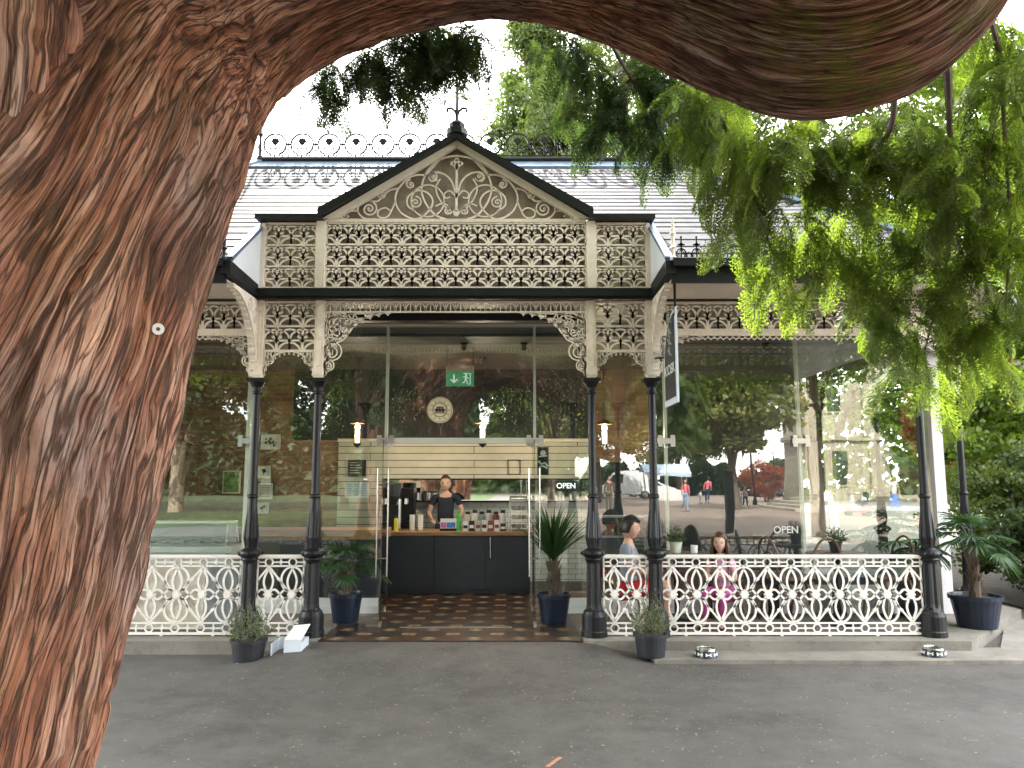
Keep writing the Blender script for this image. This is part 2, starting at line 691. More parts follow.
M['asphalt'] = asphalt()
M['paving'] = brick_mat('buff_pink_paving', (.27, .20, .155), (.23, .175, .14), (.14, .11, .09), .9, .6, .012, .85, 'xy', .2, dirt=.2)
M['grass'] = mat('lawn_grass', (.035, .06, .012), .9, var=.35, vs=1.4, bump=.8, bs=60)
M['earth'] = mat('planting_bed_earth', (.05, .04, .028), .95, var=.4, vs=5, bump=.6)
M['stone'] = brick_mat('buff_ashlar_stone', (.45, .40, .31), (.42, .37, .29), (.36, .31, .24), .9, .36, .008, .85, 'xz', .4, dirt=.2)
M['stone2'] = mat('buff_dressed_stone', (.42, .37, .29), .8, var=.15, vs=2)


def floor_tiles():
    m = bpy.data.materials.new('patterned_floor_tiles')
    N, L = nt(m)
    b = N['Principled BSDF']
    b.inputs['Roughness'].default_value = .35
    tc = N.new('ShaderNodeTexCoord')
    mp = N.new('ShaderNodeMapping')
    mp.inputs['Rotation'].default_value = (0, 0, R(45))
    L.new(tc.outputs['Object'], mp.inputs[0])
    ck = N.new('ShaderNodeTexChecker')
    ck.inputs['Scale'].default_value = 3.3
    ck.inputs['Color1'].default_value = (.050, .022, .016, 1)
    ck.inputs['Color2'].default_value = (.022, .017, .016, 1)
    L.new(mp.outputs[0], ck.inputs[0])
    c2 = N.new('ShaderNodeTexChecker')
    c2.inputs['Scale'].default_value = 9.9
    c2.inputs['Color1'].default_value = (.24, .18, .11, 1)
    c2.inputs['Color2'].default_value = (.16, .09, .05, 1)
    L.new(mp.outputs[0], c2.inputs[0])
    vo = N.new('ShaderNodeTexVoronoi')
    vo.inputs['Scale'].default_value = 3.3
    vo.voronoi_dimensions = '2D'
    vo.inputs['Randomness'].default_value = 0
    L.new(mp.outputs[0], vo.inputs[0])
    rp = N.new('ShaderNodeValToRGB')
    rp.color_ramp.elements[0].position = .20
    rp.color_ramp.elements[1].position = .26
    rp.color_ramp.elements[0].color = (1, 1, 1, 1)
    rp.color_ramp.elements[1].color = (0, 0, 0, 1)
    L.new(vo.outputs['Distance'], rp.inputs[0])
    x = N.new('ShaderNodeMix')
    x.data_type = 'RGBA'
    L.new(rp.outputs[0], x.inputs[0])
    L.new(ck.outputs[0], x.inputs[6])
    L.new(c2.outputs[0], x.inputs[7])
    L.new(x.outputs[2], b.inputs['Base Color'])
    return m


M['ftile'] = floor_tiles()
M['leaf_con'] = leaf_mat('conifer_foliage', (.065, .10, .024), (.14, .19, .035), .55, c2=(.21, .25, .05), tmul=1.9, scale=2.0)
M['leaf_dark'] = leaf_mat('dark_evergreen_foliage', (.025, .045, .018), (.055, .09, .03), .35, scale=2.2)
M['leaf_mid'] = leaf_mat('park_tree_foliage', (.04, .065, .015), (.085, .12, .022), .4, c2=(.15, .16, .03), scale=.8)
M['leaf_sun'] = leaf_mat('sunlit_olive_foliage', (.12, .14, .035), (.24, .23, .06), .3, c2=(.32, .28, .08), scale=1.2)  # olive leaf colour raised so the mirrored trees look sunlit
M['leaf_yel'] = leaf_mat('yellow_green_foliage', (.07, .12, .015), (.13, .19, .025), .5, c2=(.2, .24, .03), tmul=1.7)
M['leaf_red'] = leaf_mat('red_maple_foliage', (.20, .04, .02), (.30, .09, .035), .4, c2=(.3, .14, .06))
M['leaf_grey'] = leaf_mat('grey_green_herb_leaves', (.07, .09, .045), (.15, .17, .09), .2, scale=8)
M['leaf_palm'] = leaf_mat('palm_leaves', (.018, .05, .016), (.04, .095, .03), .25, scale=5)
M['leaf_ivy'] = leaf_mat('pale_trailing_leaves', (.16, .19, .09), (.45, .44, .28), .2, scale=14)
M['bark_far'] = mat('grey_brown_bark', (.12, .09, .065), .9, var=.4, vs=5, bump=.6, stretch=(1, 1, .2))
M['bark_pale'] = mat('pale_flaky_bark', (.30, .24, .17), .9, var=.4, vs=3, bump=.6, stretch=(1, 1, .4))
# ------------------------------------------------------------------ main planes of the place
YC, YG, YK = 7.6, 8.85, 11.6          # column line, glass line, kitchen back wall
ZP = 0.12                             # veranda floor
ZB = zat(297, YC)                     # underside of the cornice beam
ZS = 3.40                             # soffit
CX = [xat(p, YC) for p in (253.5, 315.5, 592.5, 653.5, 923.5)]
MID = (CX[1] + CX[2]) / 2
XL2 = 2 * MID - CX[4]
PXL, PXR = CX[0] - .04, CX[3] + .04   # porch width
YR, ZR = 10.25, 5.97
XR0, XR1 = xat(261, YR, ZR), xat(666, YR, ZR)
ZG0, ZG1 = 3.36, 3.56
YE = 6.8

# ------------------------------------------------------------------ ground
def ground_h(x, y):
    h = 0.0
    # the asphalt rises to the entrance tiles
    fx = min(1, max(0, (x - (CX[1] - .45)) / .45)) * min(1, max(0, ((CX[2] + .35) - x) / .45))
    fy = min(1, max(0, (y - 5.9) / (7.28 - 5.9)))
    fy = fy * fy * (3 - 2 * fy)
    return h + fx * fy * (ZP - .006)


xs = sorted(set([-400, -150, -60, -30, -15] + [-8 + .25 * i for i in range(66)] + [12, 20, 40, 150, 400]))
ys = sorted(set([-400, -150, -60, -30, -15, -8, -4] + [-2 + .4 * i for i in range(18)] + [5.4 + .12 * i for i in range(17)] + [7.36, 8.0, 9, 10, 12, 20, 40, 100, 400]))
V = [(x, y, ground_h(x, y) if y < 7.37 else (0 if y > 8 else ground_h(x, 7.3))) for y in ys for x in xs]
V = [(x, y, (z if y < 7.5 else -.0)) for x, y, z in V]
nx = len(xs)
Fc = [(j * nx + i, j * nx + i + 1, (j + 1) * nx + i + 1, (j + 1) * nx + i) for j in range(len(ys) - 1) for i in range(nx - 1)]
struct(np_mesh('asphalt_ground', V, Fc, M['asphalt'], smooth=True))


def sheet(name, pts, z, m):
    mb = MB()
    mb.add([(x, y, z) for x, y in pts], [tuple(range(len(pts)))])
    return struct(mb.build(name, m))


sheet('plaza_paving', [(1.5, -62), (60, -62), (60, -2.6), (9, -2.2), (4, -1.6), (2.0, -4), (-.5, -9), (-1, -20)], .004, M['paving'])
sheet('lawn', [(-60, -60), (-1.6, -60), (-2.2, -22), (-3.4, -11), (-7, -9), (-60, -9)], .008, M['grass'])
sheet('planting_bed', [(6.3, 8.2), (9, 7.0), (40, 5), (60, 40), (-60, 40), (-60, 15), (-8, 14.5), (6.6, 14.5)], .02, M['earth'])
# right hand path that passes the corner step
mb = MB()
mb.add([(xat(1060, 5.8), 7.9, .045), (3.9, 7.05, .03), (1.2, 6.98, .03), (1.2, 7.36, .035), (4.2, 7.36, .035), (5.0, 8.2, .04), (6.3, 8.2, .045), (8, 7.6, .045)], [tuple(range(8))])
V8 = [(8.6, 7.3), (5.2, 7.0), (3.6, 6.96), (1.25, 7.0), (1.25, 7.5), (4.6, 7.5), (5.6, 9.0), (7.2, 9.0)]
mb = MB()
mb.add([(x, y, .035) for x, y in V8] + [(x, y, -.05) for x, y in V8], [tuple(range(8))] + [(i, (i + 1) % 8, (i + 1) % 8 + 8, i + 8) for i in range(8)])
struct(mb.build('concrete_apron', M['conc']))
# small orange painted mark on the asphalt
p0, p1 = pt(549, 766, 4.6), pt(562, 757, 4.75)
p0 = Vector((xat(547, 4.55, 0), 4.55, .004))
p1 = Vector((xat(561, 4.68, 0), 4.70, .004))
mb = MB()
d = Vector((.012, -.006, 0))
mb.add([p0 - d, p0 + d, p1 + d, p1 - d], [(0, 1, 2, 3)])
struct(mb.build('painted_ground_mark', mat('worn_orange_paint', (.42, .20, .12), .8, var=.3, vs=40)))


# veranda platform with chamfered corners
def poly_prism(name, pts, z0, z1, m, parent=None, base=None):
    n = len(pts)
    mb = MB()
    mb.add([(x, y, z0) for x, y in pts] + [(x, y, z1) for x, y in pts],
           [tuple(range(n - 1, -1, -1)), tuple(range(n, 2 * n))] + [(i, (i + 1) % n, (i + 1) % n + n, i + n) for i in range(n)])
    return mb.build(name, m, parent, base)


E0 = 7.36
XRt = CX[4]
plat = [(CX[2] - .13, E0), (XRt + .22, E0), (5.85, 9.1), (5.85, 11.8), (XRt + .2, 13.3), (XL2 - .2, 13.3), (-6.95, 11.8), (-6.95, 9.1), (XL2 - .22, E0), (CX[1] + .13, E0),
        (CX[1] + .13, 7.9), (CX[2] - .13, 7.9)]
B = thing('park_pavilion', (MID, YR, 0), 'long glazed cafe pavilion with slate roof, lacy cream ironwork and black columns', 'pavilion')
poly_prism('platform', plat, -.1, ZP, M['conc'], B)
poly_prism('tiled_floor', [(CX[1] + .128, E0 + .0), (CX[2] - .128, E0 + .0), (CX[2] - .128, 11.6), (CX[1] + .128, 11.6)], 0.02, ZP + .004, M['ftile'], B)
poly_prism('interior_floor', [(-5.9, YG), (CX[1] + .12, YG), (CX[1] + .12, 11.6), (-5.9, 11.6)], 0.02, ZP + .004, M['woodd'], B)
poly_prism('interior_floor', [(CX[2] - .12, YG), (4.85, YG), (4.85, 12.8), (CX[2] - .12, 12.8)], 0.02, ZP + .004, M['woodd'], B)

# ------------------------------------------------------------------ columns
def column(x, y, parent):
    mb = MB()
    z0 = ZP
    zt = 2.60
    prof = [(.125, 0), (.125, .05), (.118, .06), (.118, .19), (.108, .21), (.100, .235), (.082, .25)]
    prof += [(.076, .27), (.072, .30), (.066, .68), (.070, .70), (.088, .72), (.080, .735), (.105, .755), (.115, .775), (.105, .80),
             (.075, .815), (.052, .83), (.054, .86), (.064, .92), (.062, .96), (.054, 1.10), (.048, 1.22), (.043, 1.30), (.054, 1.315), (.054, 1.33), (.040, 1.345),
             (.038, 1.40), (.036, zt - z0 - .16), (.052, zt - z0 - .15), (.052, zt - z0 - .14), (.040, zt - z0 - .13), (.046, zt - z0 - .09), (.072, zt - z0 - .045), (.078, zt - z0 - .035)]
    mb.lathe(prof, (x, y, z0), 20, flute=.14, zr=(.26, .69))
    mb.box(x - .085, x + .085, y - .085, y + .085, zt - .035, zt)
    for i in range(8):
        a = 2 * PI * i / 8
        mb.ball((x + .112 * math.cos(a), y + .112 * math.sin(a), z0 + .775), .017, 6, 5)
        # leaves round the vase above the collar
        mb.tube([(x + .050 * math.cos(a), y + .050 * math.sin(a), z0 + .83), (x + .066 * math.cos(a), y + .066 * math.sin(a), z0 + .93), (x + .058 * math.cos(a), y + .058 * math.sin(a), z0 + 1.06), (x + .048 * math.cos(a), y + .048 * math.sin(a), z0 + 1.18)], [.008, .013, .010, .004], 5)
    return mb.build('column', M['black'], parent)


cols = [(x, YC) for x in CX] + [(XL2, YC), (5.4, 9.3), (2 * MID - 5.4, 9.3), (5.4, 11.4), (2 * MID - 5.4, 11.4)]
for x, y in cols:
    column(x, y, B)

# ------------------------------------------------------------------ lace panels
TW = .012


def tile(mb, x, z, w, h, b=.013):
    """one casting: stem, crossing arches, curls above and a fan of rays below"""
    c = x + w / 2
    zc = z + h * .42
    mb.stroke([(c, z), (c, z + h)], b * 1.3)
    mb.arc(c, zc, w * .5, 0, 180, b, 10, rz=h * .46)
    mb.arc(x, zc, w * .5, 0, 90, b, 6, rz=h * .46)
    mb.arc(x + w, zc, w * .5, 90, 180, b, 6, rz=h * .46)
    mb.stroke([(x, zc), (x + w, zc)], b)
    for s in (-1, 1):
        mb.spiral(c + s * w * .13, zc + h * .18, w * .1, 90, 1.0 * s, b * .8, n=9, rin=.3)
        mb.arc(c + s * w * .5, z, w * .42, 90 if s > 0 else 0, 180 if s > 0 else 90, b, 6, rz=h * .34)
        mb.stroke([(c + s * w * .5, z + h * .0), (c + s * w * .5, zc)], b)
        mb.disc2(c + s * w * .5, zc, b)
    mb.disc2(c, zc, b * 1.5)


def grid(mb, x0, x1, z0, z1, nx, nz, b=.012, frame=.02):
    w = (x1 - x0) / nx
    h = (z1 - z0) / nz
    for i in range(nx):
        for j in range(nz):
            tile(mb, x0 + i * w, z0 + j * h, w, h, b)
    for j in range(nz + 1):
        mb.stroke([(x0, z0 + j * h), (x1, z0 + j * h)], frame * (.8 if 0 < j < nz else 1.2), .016)
    for i in (0, nx):
        mb.stroke([(x0 + i * w, z0), (x0 + i * w, z1)], frame, .016)


def bracket(mb, x, zt, zb, wid, s, b=.013):
    """corner spandrel: the arc runs from the post foot (x, zb) to the head (x + s*wid, zt)"""
    H = zt - zb
    n = 22
    arc = []
    for i in range(n + 1):
        a = PI / 2 * i / n
        arc.append((x + s * (wid - wid * math.cos(a)) + s * .015, zb + H * math.sin(a)))
    mb.stroke(arc, b * 1.5)
    for i in range(1, n, 1):
        if i % 2:
            p, q = arc[i - 1], arc[i + 1]
            dx, dz = q[0] - p[0], q[1] - p[1]
            l = math.hypot(dx, dz)
            nxx, nzz = s * dz / l, -s * dx / l
            c = (arc[i][0] + nxx * .022, arc[i][1] + nzz * .022)
            mb.stroke([p, c, q], b * .7)
            mb.disc2(c[0] + nxx * .006, c[1] + nzz * .006, b * .7, n=5)
    mb.stroke([(x + s * .01, zb), (x + s * .01, zt)], b * 1.4)
    m = min(wid, H)
    k = [(.22, .72, .20), (.17, .38, .14), (.52, .86, .11), (.10, .16, .08)]
    for u, v, r in k:
        cx_, cz_ = x + s * wid * u * .75, zb + H * v
        mb.spiral(cx_, cz_, m * r, 90, 1.4 * s, b * .85, n=18)
        mb.ring(cx_, cz_, m * r * 1.02, b * .8, 14)
    for u in (.15, .3, .45, .6, .75, .9):
        i = int(u * n)
        q = arc[i]
        mb.stroke([(x + s * .01, zb + H * u * .98), ((x + q[0]) / 2, (zb + H * u + q[1]) / 2 + .02), q], b * .75)
        mb.stroke([(q[0], q[1]), (q[0] + s * .01, zt)], b * .75)


L3 = MB()
TZ = zat(302, YC)
# porch front: side panels over the narrow bays, centre band, brackets
for a, b_ in ((CX[0], CX[1]), (CX[2], CX[3])):
    zb_ = zat(351, YC)
    L3 = MB()
    L3.fr((0, YC, 0), (1, 0, 0), (0, 0, 1))
    grid(L3, a + .045, b_ - .045, zb_, TZ, 2, 2, .018)
    # arched bottom edge with cusps
    w = b_ - a - .10
    cc = (a + b_) / 2
    n = 16
    arc = [(cc - w / 2 * math.cos(PI * i / n), 2.62 + (zb_ - 2.62) * math.sin(PI * i / n)) for i in range(n + 1)]
    L3.stroke(arc, .02)
    for i in range(1, n):
        x_, z_ = arc[i]
        L3.stroke([(x_, z_), (x_ * .96 + cc * .04, z_ - .028)], .009)
        L3.disc2(x_ * .96 + cc * .04, z_ - .03, .009, n=5)
        if i not in (7, 8, 9):
            L3.stroke([(x_, z_), (x_, zb_)], .010)
    L3.spiral(a + .12, zb_ - .09, .06, 90, 1.3, .01)
    L3.spiral(b_ - .12, zb_ - .09, .06, 90, -1.3, .01)
    L3.build('lace_panel', M['cream'], B)
L3 = MB()
L3.fr((0, YC, 0), (1, 0, 0), (0, 0, 1))
zz = zat(312, YC)
a, b_ = CX[1] + .045, CX[2] - .045
n = 26
w = (b_ - a) / n
for i in range(n):
    x_ = a + i * w
    L3.arc(x_ + w / 2, zz, w / 2, 0, 180, .011, 6, rz=(TZ - zz) * .9)
    L3.stroke([(x_ + w / 2, zz), (x_ + w / 2, TZ)], .011)
    L3.stroke([(x_, zz), (x_, TZ)], .009)
L3.stroke([(a, TZ), (b_, TZ)], .022, .016)
L3.stroke([(a, zz), (b_, zz)], .016, .016)
L3.build('lace_frieze', M['cream'], B)
for x_, s in ((a, 1), (b_, -1)):
    L3 = MB()
    L3.fr((0, YC, 0), (1, 0, 0), (0, 0, 1))
    bracket(L3, x_, zz, 2.63, .66, s, .014)
    L3.ring(x_ + s * .16, zz - .13, .12, .014)
    L3.spiral(x_ + s * .16, zz - .13, .1, 0, 1.5 * s, .011)
    L3.build('spandrel_bracket', M['cream'], B)

# side bays
ZF0, ZF1 = zat(330, YC), zat(303, YC)


def bay_lace(p0, p1, br=.48):
    """frieze, fringe and brackets between two columns (plan points)"""
    p0, p1 = Vector((*p0, 0)), Vector((*p1, 0))
    L_ = (p1 - p0).length
    d_ = (p1 - p0) / L_
    mb = MB()
    mb.fr(p0, d_, (0, 0, 1))
    n = max(2, round((L_ - .09) / .215))
    grid(mb, .045, L_ - .045, ZF0, ZF1, n, 1, .018)
    mb.stroke([(.045, ZF0 - .035), (L_ - .045, ZF0 - .035)], .05, .03)
    k = int((L_ - .5) / .062)
    for i in range(k):
        x_ = .3 + i * .062
        mb.arc(x_, ZF0 - .062, .03, 180, 360, .009, 5)
        mb.disc2(x_, ZF0 - .098, .008, n=5)
    mb.build('lace_frieze', M['cream'], B)
    for x_, s in ((.045, 1), (L_ - .045, -1)):
        m2 = MB()
        m2.fr(p0, d_, (0, 0, 1))
        bracket(m2, x_, ZF0 - .06, 2.63, br, s, .012)
        m2.build('spandrel_bracket', M['cream'], B)


bay_lace((CX[3], YC), (CX[4], YC))
bay_lace((XL2, YC), (CX[0], YC))
bay_lace((CX[4], YC), (5.4, 9.3))
bay_lace((2 * MID - 5.4, 9.3), (XL2, YC))
bay_lace((5.4, 9.3), (5.4, 11.4))
# pilaster strips above the columns
for x_ in CX[:4]:
    mb = MB()
    mb.box(x_ - .045, x_ + .045, YC - .04, YC + .04, 2.602, ZS + .0)
    mb.box(x_ - .055, x_ + .055, YC - .05, YC - .042, 2.63, 2.70)
    mb.box(x_ - .022, x_ + .022, YC - .052, YC - .041, 2.72, ZS - .06)
    mb.build('pilaster', M['cream'], B)
for x_, y_ in cols[4:]:
    mb = MB()
    mb.box(x_ - .045, x_ + .045, y_ - .045, y_ + .045, 2.602, ZS)
    mb.build('pilaster', M['cream'], B)
# brackets standing out under the eaves beside the porch
for x_, s in ((PXL + .0, 1), (PXR, 1)):
    mb = MB()
    mb.fr((x_, YC, 0), (0, -1, 0), (0, 0, 1))
    n = 14
    arc = [(.70 * (1 - math.cos(PI / 2 * i / n)) + .03, 2.62 + (ZS - .04 - 2.62) * math.sin(PI / 2 * i / n)) for i in range(n + 1)]
    mb.prism([(.0, 2.62), (.0, ZS - .01), (.72, ZS - .01), (.72, ZS - .04)] + arc[::-1][1:], .05)
    mb.stroke(arc, .03, .075)
    for u, v, r in ((.10, 3.22, .075), (.09, 3.02, .055), (.27, 3.30, .055), (.07, 2.87, .035)):
        mb.ring(u, v, r, .012, 14, .066)
        mb.spiral(u, v, r * .8, 90, 1.3, .01, t=.062, n=14)
    for i in range(1, n, 1):
        mb.disc2(arc[i][0] + .02, arc[i][1] - .02, .014, .04, n=6)
    mb.build('eaves_bracket', M['cream'], B)

# ------------------------------------------------------------------ cornice, soffit, gutters
mb = MB()
zb0, zb1 = zat(300, YC - .06), zat(291, YC - .06)
mb.box(PXL - .06, PXR + .06, YC - .11, YC + .08, zb0, zb1)
mb.box(PXL - .08, PXR + .08, YC - .14, YC - .11, zb0 + .025, zb1 + .012)
mb.build('cornice', M['black'], B)
mb = MB()
mb.box(CX[1] + .06, CX[2] - .06, 8.18, 8.30, zat(321, 8.2), ZS + .02)
mb.build('porch_joist', M['black'], B)
# side bay beams (black line over the frieze)
for x0, x1 in ((CX[3] + .05, CX[4]), (XL2, CX[0] - .05)):
    mb = MB()
    mb.box(x0, x1, YC - .05, YC + .05, ZF1 + .012, ZS - .003)
    mb.build('bay_beam', M['black'], B)
for p, q in (((CX[4], YC), (5.4, 9.3)), ((5.4, 9.3), (5.4, 11.4))):
    mb = MB()
    mb.beam((*p, ZS - .03), (*q, ZS - .03), .1, .05)
    mb.build('bay_beam', M['black'], B)
ev = [(XRt + .33, YE), (6.2, 8.95), (6.2, 11.55), (XRt + .33, 13.7), (XL2 - .33, 13.7), (2 * MID - 6.2, 11.55), (2 * MID - 6.2, 8.95), (XL2 - .33, YE)]


def soff(name, pts, z, m, th=.02):
    n = len(pts)
    mb = MB()
    mb.add([(x, y, z) for x, y in pts] + [(x, y, z + th) for x, y in pts],
           [tuple(range(n)), tuple(range(2 * n - 1, n - 1, -1))] + [(i, (i + 1) % n, (i + 1) % n + n, i + n) for i in range(n)])
    return mb.build(name, m, B)


soff('eaves_soffit', [(PXR + .03, YE + .03), ev[0], ev[1], (6.2, 9.4), (5.2, 9.4), (4.0, YC + .04), (PXR + .03, YC + .04)], ZS, M['cream_wood'])
soff('eaves_soffit', [(PXL - .03, YE + .03), (PXL - .03, YC + .04), (2 * MID - 4.0, YC + .04), (2 * MID - 5.2, 9.4), (2 * MID - 6.2, 9.4), ev[6], ev[7]], ZS, M['cream_wood'])
soff('veranda_ceiling', [(-5.6, YC + .045), (4.3, YC + .045), (5.3, 9.3), (5.3, YG + .6), (-6.4, YG + .6), (-6.4, 9.3)], ZS + .001, M['ceil'])
soff('interior_ceiling', [(-6.0, YG + .06), (4.84, YG + .06), (4.84, 13), (-6.0, 13)], 3.27, M['ceil'])
# gutters
for p, q in ((ev[7], (PXL - .02, YE)), ((PXR + .02, YE), ev[0]), (ev[0], ev[1]), (ev[1], ev[2]), (ev[6], ev[7])):
    mb = MB()
    d_ = (Vector((*q, 0)) - Vector((*p, 0))).normalized()
    mb.beam((*p, 3.455), (*q, 3.455), .05, .17)
    n_ = Vector((d_.y, -d_.x, 0)) * .05
    mb.beam(Vector((*p, 3.535)) + n_, Vector((*q, 3.535)) + n_, .12, .07)
    mb.tube([Vector((*p, 3.565)) + n_ * 2.0, Vector((*q, 3.565)) + n_ * 2.0], .014, 6)
    mb.build('gutter', M['black2'], B)
for x_ in (PXL, PXR):
    mb = MB()
    mb.beam((x_, YE - .07, 3.50), (x_, YC - .11, 3.47), .09, .12)
    mb.build('gutter_return', M['black2'], B)
    # spike finial on the gutter corner
    mb = MB()
    mb.lathe([(.028, 0), (.030, .03), (.016, .05), (.018, .10), (.032, .12), (.018, .14), (.014, .22), (.028, .25), (.02, .27), (.008, .36), (.002, .40)], (x_ + (-.03 if x_ < 0 else .03), YE - .05, 3.56), 10)
    mb.build('gutter_finial', M['cream'] if x_ > 0 else M['black'], B)
# gutter cresting
for x0, x1 in ((ev[7][0], PXL - .12), (PXR + .12, ev[0][0])):
    mb = MB()
    mb.fr((0, YE + .03, 0), (1, 0, 0), (0, 0, 1))
    n = int((x1 - x0) / .135)
    for i in range(n + 1):
        x_ = x0 + (x1 - x0) * i / n
        z_ = 3.58
        mb.stroke([(x_, z_), (x_, z_ + .22)], .011)
        mb.stroke([(x_ - .032, z_ + .155), (x_ + .032, z_ + .155)], .012)
        mb.disc2(x_, z_ + .155, .018)
        mb.disc2(x_, z_ + .225, .010)
        mb.arc(x_, z_ + .02, .055, 0, 180, .011, 6, rz=.10)
        mb.arc(x_ + .0675, z_ + .01, .045, 0, 180, .010, 6, rz=.07)
        mb.stroke([(x_ - .06, z_), (x_, z_ + .12), (x_ + .06, z_)], .010)
    mb.stroke([(x0, z_ + .0), (x1, z_ + .0)], .016)
    mb.stroke([(x0, z_ + .075), (x1, z_ + .075)], .009)
    mb.build('gutter_cresting', M['black'], B)

# ------------------------------------------------------------------ main roof: real overlapping courses
def courses(mb, a, b, c, d, n, lift=.007):
    """a-b eave edge, d-c top edge"""
    a, b, c, d = map(Vector, (a, b, c, d))
    nn = (b - a).cross(d - a).normalized()
    if nn.z < 0:
        nn = -nn
    for i in range(n):
        u0, u1 = i / n, (i + 1) / n
        p = a.lerp(d, u0) + nn * lift
        q = b.lerp(c, u0) + nn * lift
        r = b.lerp(c, u1)
        s = a.lerp(d, u1)
        p2, q2 = p - nn * lift * 1.3, q - nn * lift * 1.3
        mb.add([p, q, r, s, p2, q2], [(0, 1, 2, 3), (4, 5, 1, 0)])


def zslope(y):
    return ZG1 + .01 + (y - YE) * (ZR - ZG1 - .01) / (YR - YE)


ycut = YC + .10
rl, rr = Vector((XR0, YR, ZR)), Vector((XR1, YR, ZR))
zc_ = zslope(ycut)
mb = MB()
u = (ycut - YE) / (YR - YE)
A0, A1 = Vector((*ev[7], ZG1 + .01)), Vector((*ev[0], ZG1 + .01))
Lc, Rc = A0.lerp(rl, u), A1.lerp(rr, u)
nlow = 5
courses(mb, A0, (PXL, YE, ZG1 + .01), (PXL, ycut, zc_), Lc, nlow)
courses(mb, (PXR, YE, ZG1 + .01), A1, Rc, (PXR, ycut, zc_), nlow)
courses(mb, Lc, Rc, rr, rl, 19)
for i, j, t in ((0, 1, rr), (1, 2, rr), (2, 3, rr), (5, 6, rl), (6, 7, rl), (4, 5, rl)):
    courses(mb, (*ev[i], ZG1 + .01), (*ev[j], ZG1 + .01), t, t, 24)
courses(mb, (*ev[3], ZG1 + .01), (*ev[4], ZG1 + .01), rl, rr, 24)
rf = mb.build('slate_roof', M['slate'], B)
for t, cs in ((rr, (0, 1, 2, 3)), (rl, (4, 5, 6, 7))):
    for i in cs:
        mb = MB()
        mb.tube([Vector((*ev[i], ZG1 + .03)), t + Vector((0, 0, .02))], .045, 6)
        sub(rf, mb, 'hip_tile', M['lead'])
mb = MB()
# lead band and ridge roll
s_ = (ZR - ZG1 - .01) / (YR - YE)
for sg in (-1, 1):
    y1 = YR + sg * .26
    mb.add([(XR0 - .05, YR, ZR + .035), (XR1 + .05, YR, ZR + .035), (XR1 + .15, y1, ZR + .035 - .26 * s_), (XR0 - .15, y1, ZR + .035 - .26 * s_),
            (XR1 + .15, y1, ZR + .01 - .26 * s_), (XR0 - .15, y1, ZR + .01 - .26 * s_)], [(0, 1, 2, 3), (3, 2, 4, 5)])
sub(rf, mb, 'ridge_flashing', M['lead'])
mb = MB()
mb.tube([(XR0 - .05, YR, ZR + .055), (XR1 + .05, YR, ZR + .055)], .042, 8)
sub(rf, mb, 'ridge_roll', M['black'])
# ridge cresting: rings with a little plant in each
mb = MB()
mb.fr((0, YR, 0), (1, 0, 0), (0, 0, 1))
n = int((XR1 - XR0) / .372)
st = (XR1 - XR0) / n
for i in range(n):
    cx_ = XR0 + st * (i + .5)
    zc = ZR + .275
    mb.arc(cx_, zc, .155, -70, 250, .022, 20, t=.02)
    mb.stroke([(cx_, ZR + .08), (cx_, zc + .02)], .018)
    mb.disc2(cx_, zc + .03, .042)
    for k in range(5):
        a = R(90 + (k - 2) * 38)
        mb.disc2(cx_ + .045 * math.cos(a), zc + .035 + .045 * math.sin(a), .018, n=6)
    for s in (-1, 1):
        mb.spiral(cx_ + s * .06, zc - .07, .05, 90, 1.2 * s, .014, n=12)
        mb.arc(cx_ + s * st / 2, zc - .04, .05, 0, 360, .012, 8)
        mb.stroke([(cx_ + s * .10, ZR + .09), (cx_ + s * .155, zc)], .009)
    mb.disc2(cx_ + st / 2, zc + .0, .022)
    mb.stroke([(cx_ + st / 2, ZR + .08), (cx_ + st / 2, zc + .05)], .008)
mb.stroke([(XR0, ZR + .11), (XR1, ZR + .11)], .014)
sub(rf, mb, 'ridge_cresting', M['black'])
for x_ in (XR0 - .02, XR1 + .02):
    mb = MB()
    mb.lathe([(.035, 0), (.04, .04), (.022, .07), (.02, .34), (.04, .37), (.02, .40), (.008, .62), (.002, .68)], (x_, YR, ZR + .05), 8)
    sub(rf, mb, 'ridge_finial', M['black'])

# ------------------------------------------------------------------ gabled porch front
YF = YC - .0
zpl, zph = zat(290, YF), zat(222, YF)
gx0, gx1 = xat(322, YF, zph), xat(590.5, YF, zph)
sx0, sx1 = PXL + .045, PXR - .045
gcx = (gx0 + gx1) / 2
zap = zat(142, YF)
# boarding behind the lace
mb = MB()
mb.fr((0, YF + .09, 0), (1, 0, 0), (0, 0, 1))
mb.prism([(gx0, zpl), (gx1, zpl), (gx1, zph), (gcx, zap - .05), (gx0, zph)], .03)
mb.build('gable_wall', M['gablewall'], B)
for a, b_ in ((sx0, gx0), (gx1, sx1)):
    mb = MB()
    mb.fr((0, YF + .085, 0), (1, 0, 0), (0, 0, 1))
    mb.prism([(a, zpl), (b_, zpl), (b_, zph), (a, zph)], .03)
    mb.build('porch_side_wall', mat('faded_cream_boarding', (.60, .54, .43), .7, var=.12, vs=4), B)
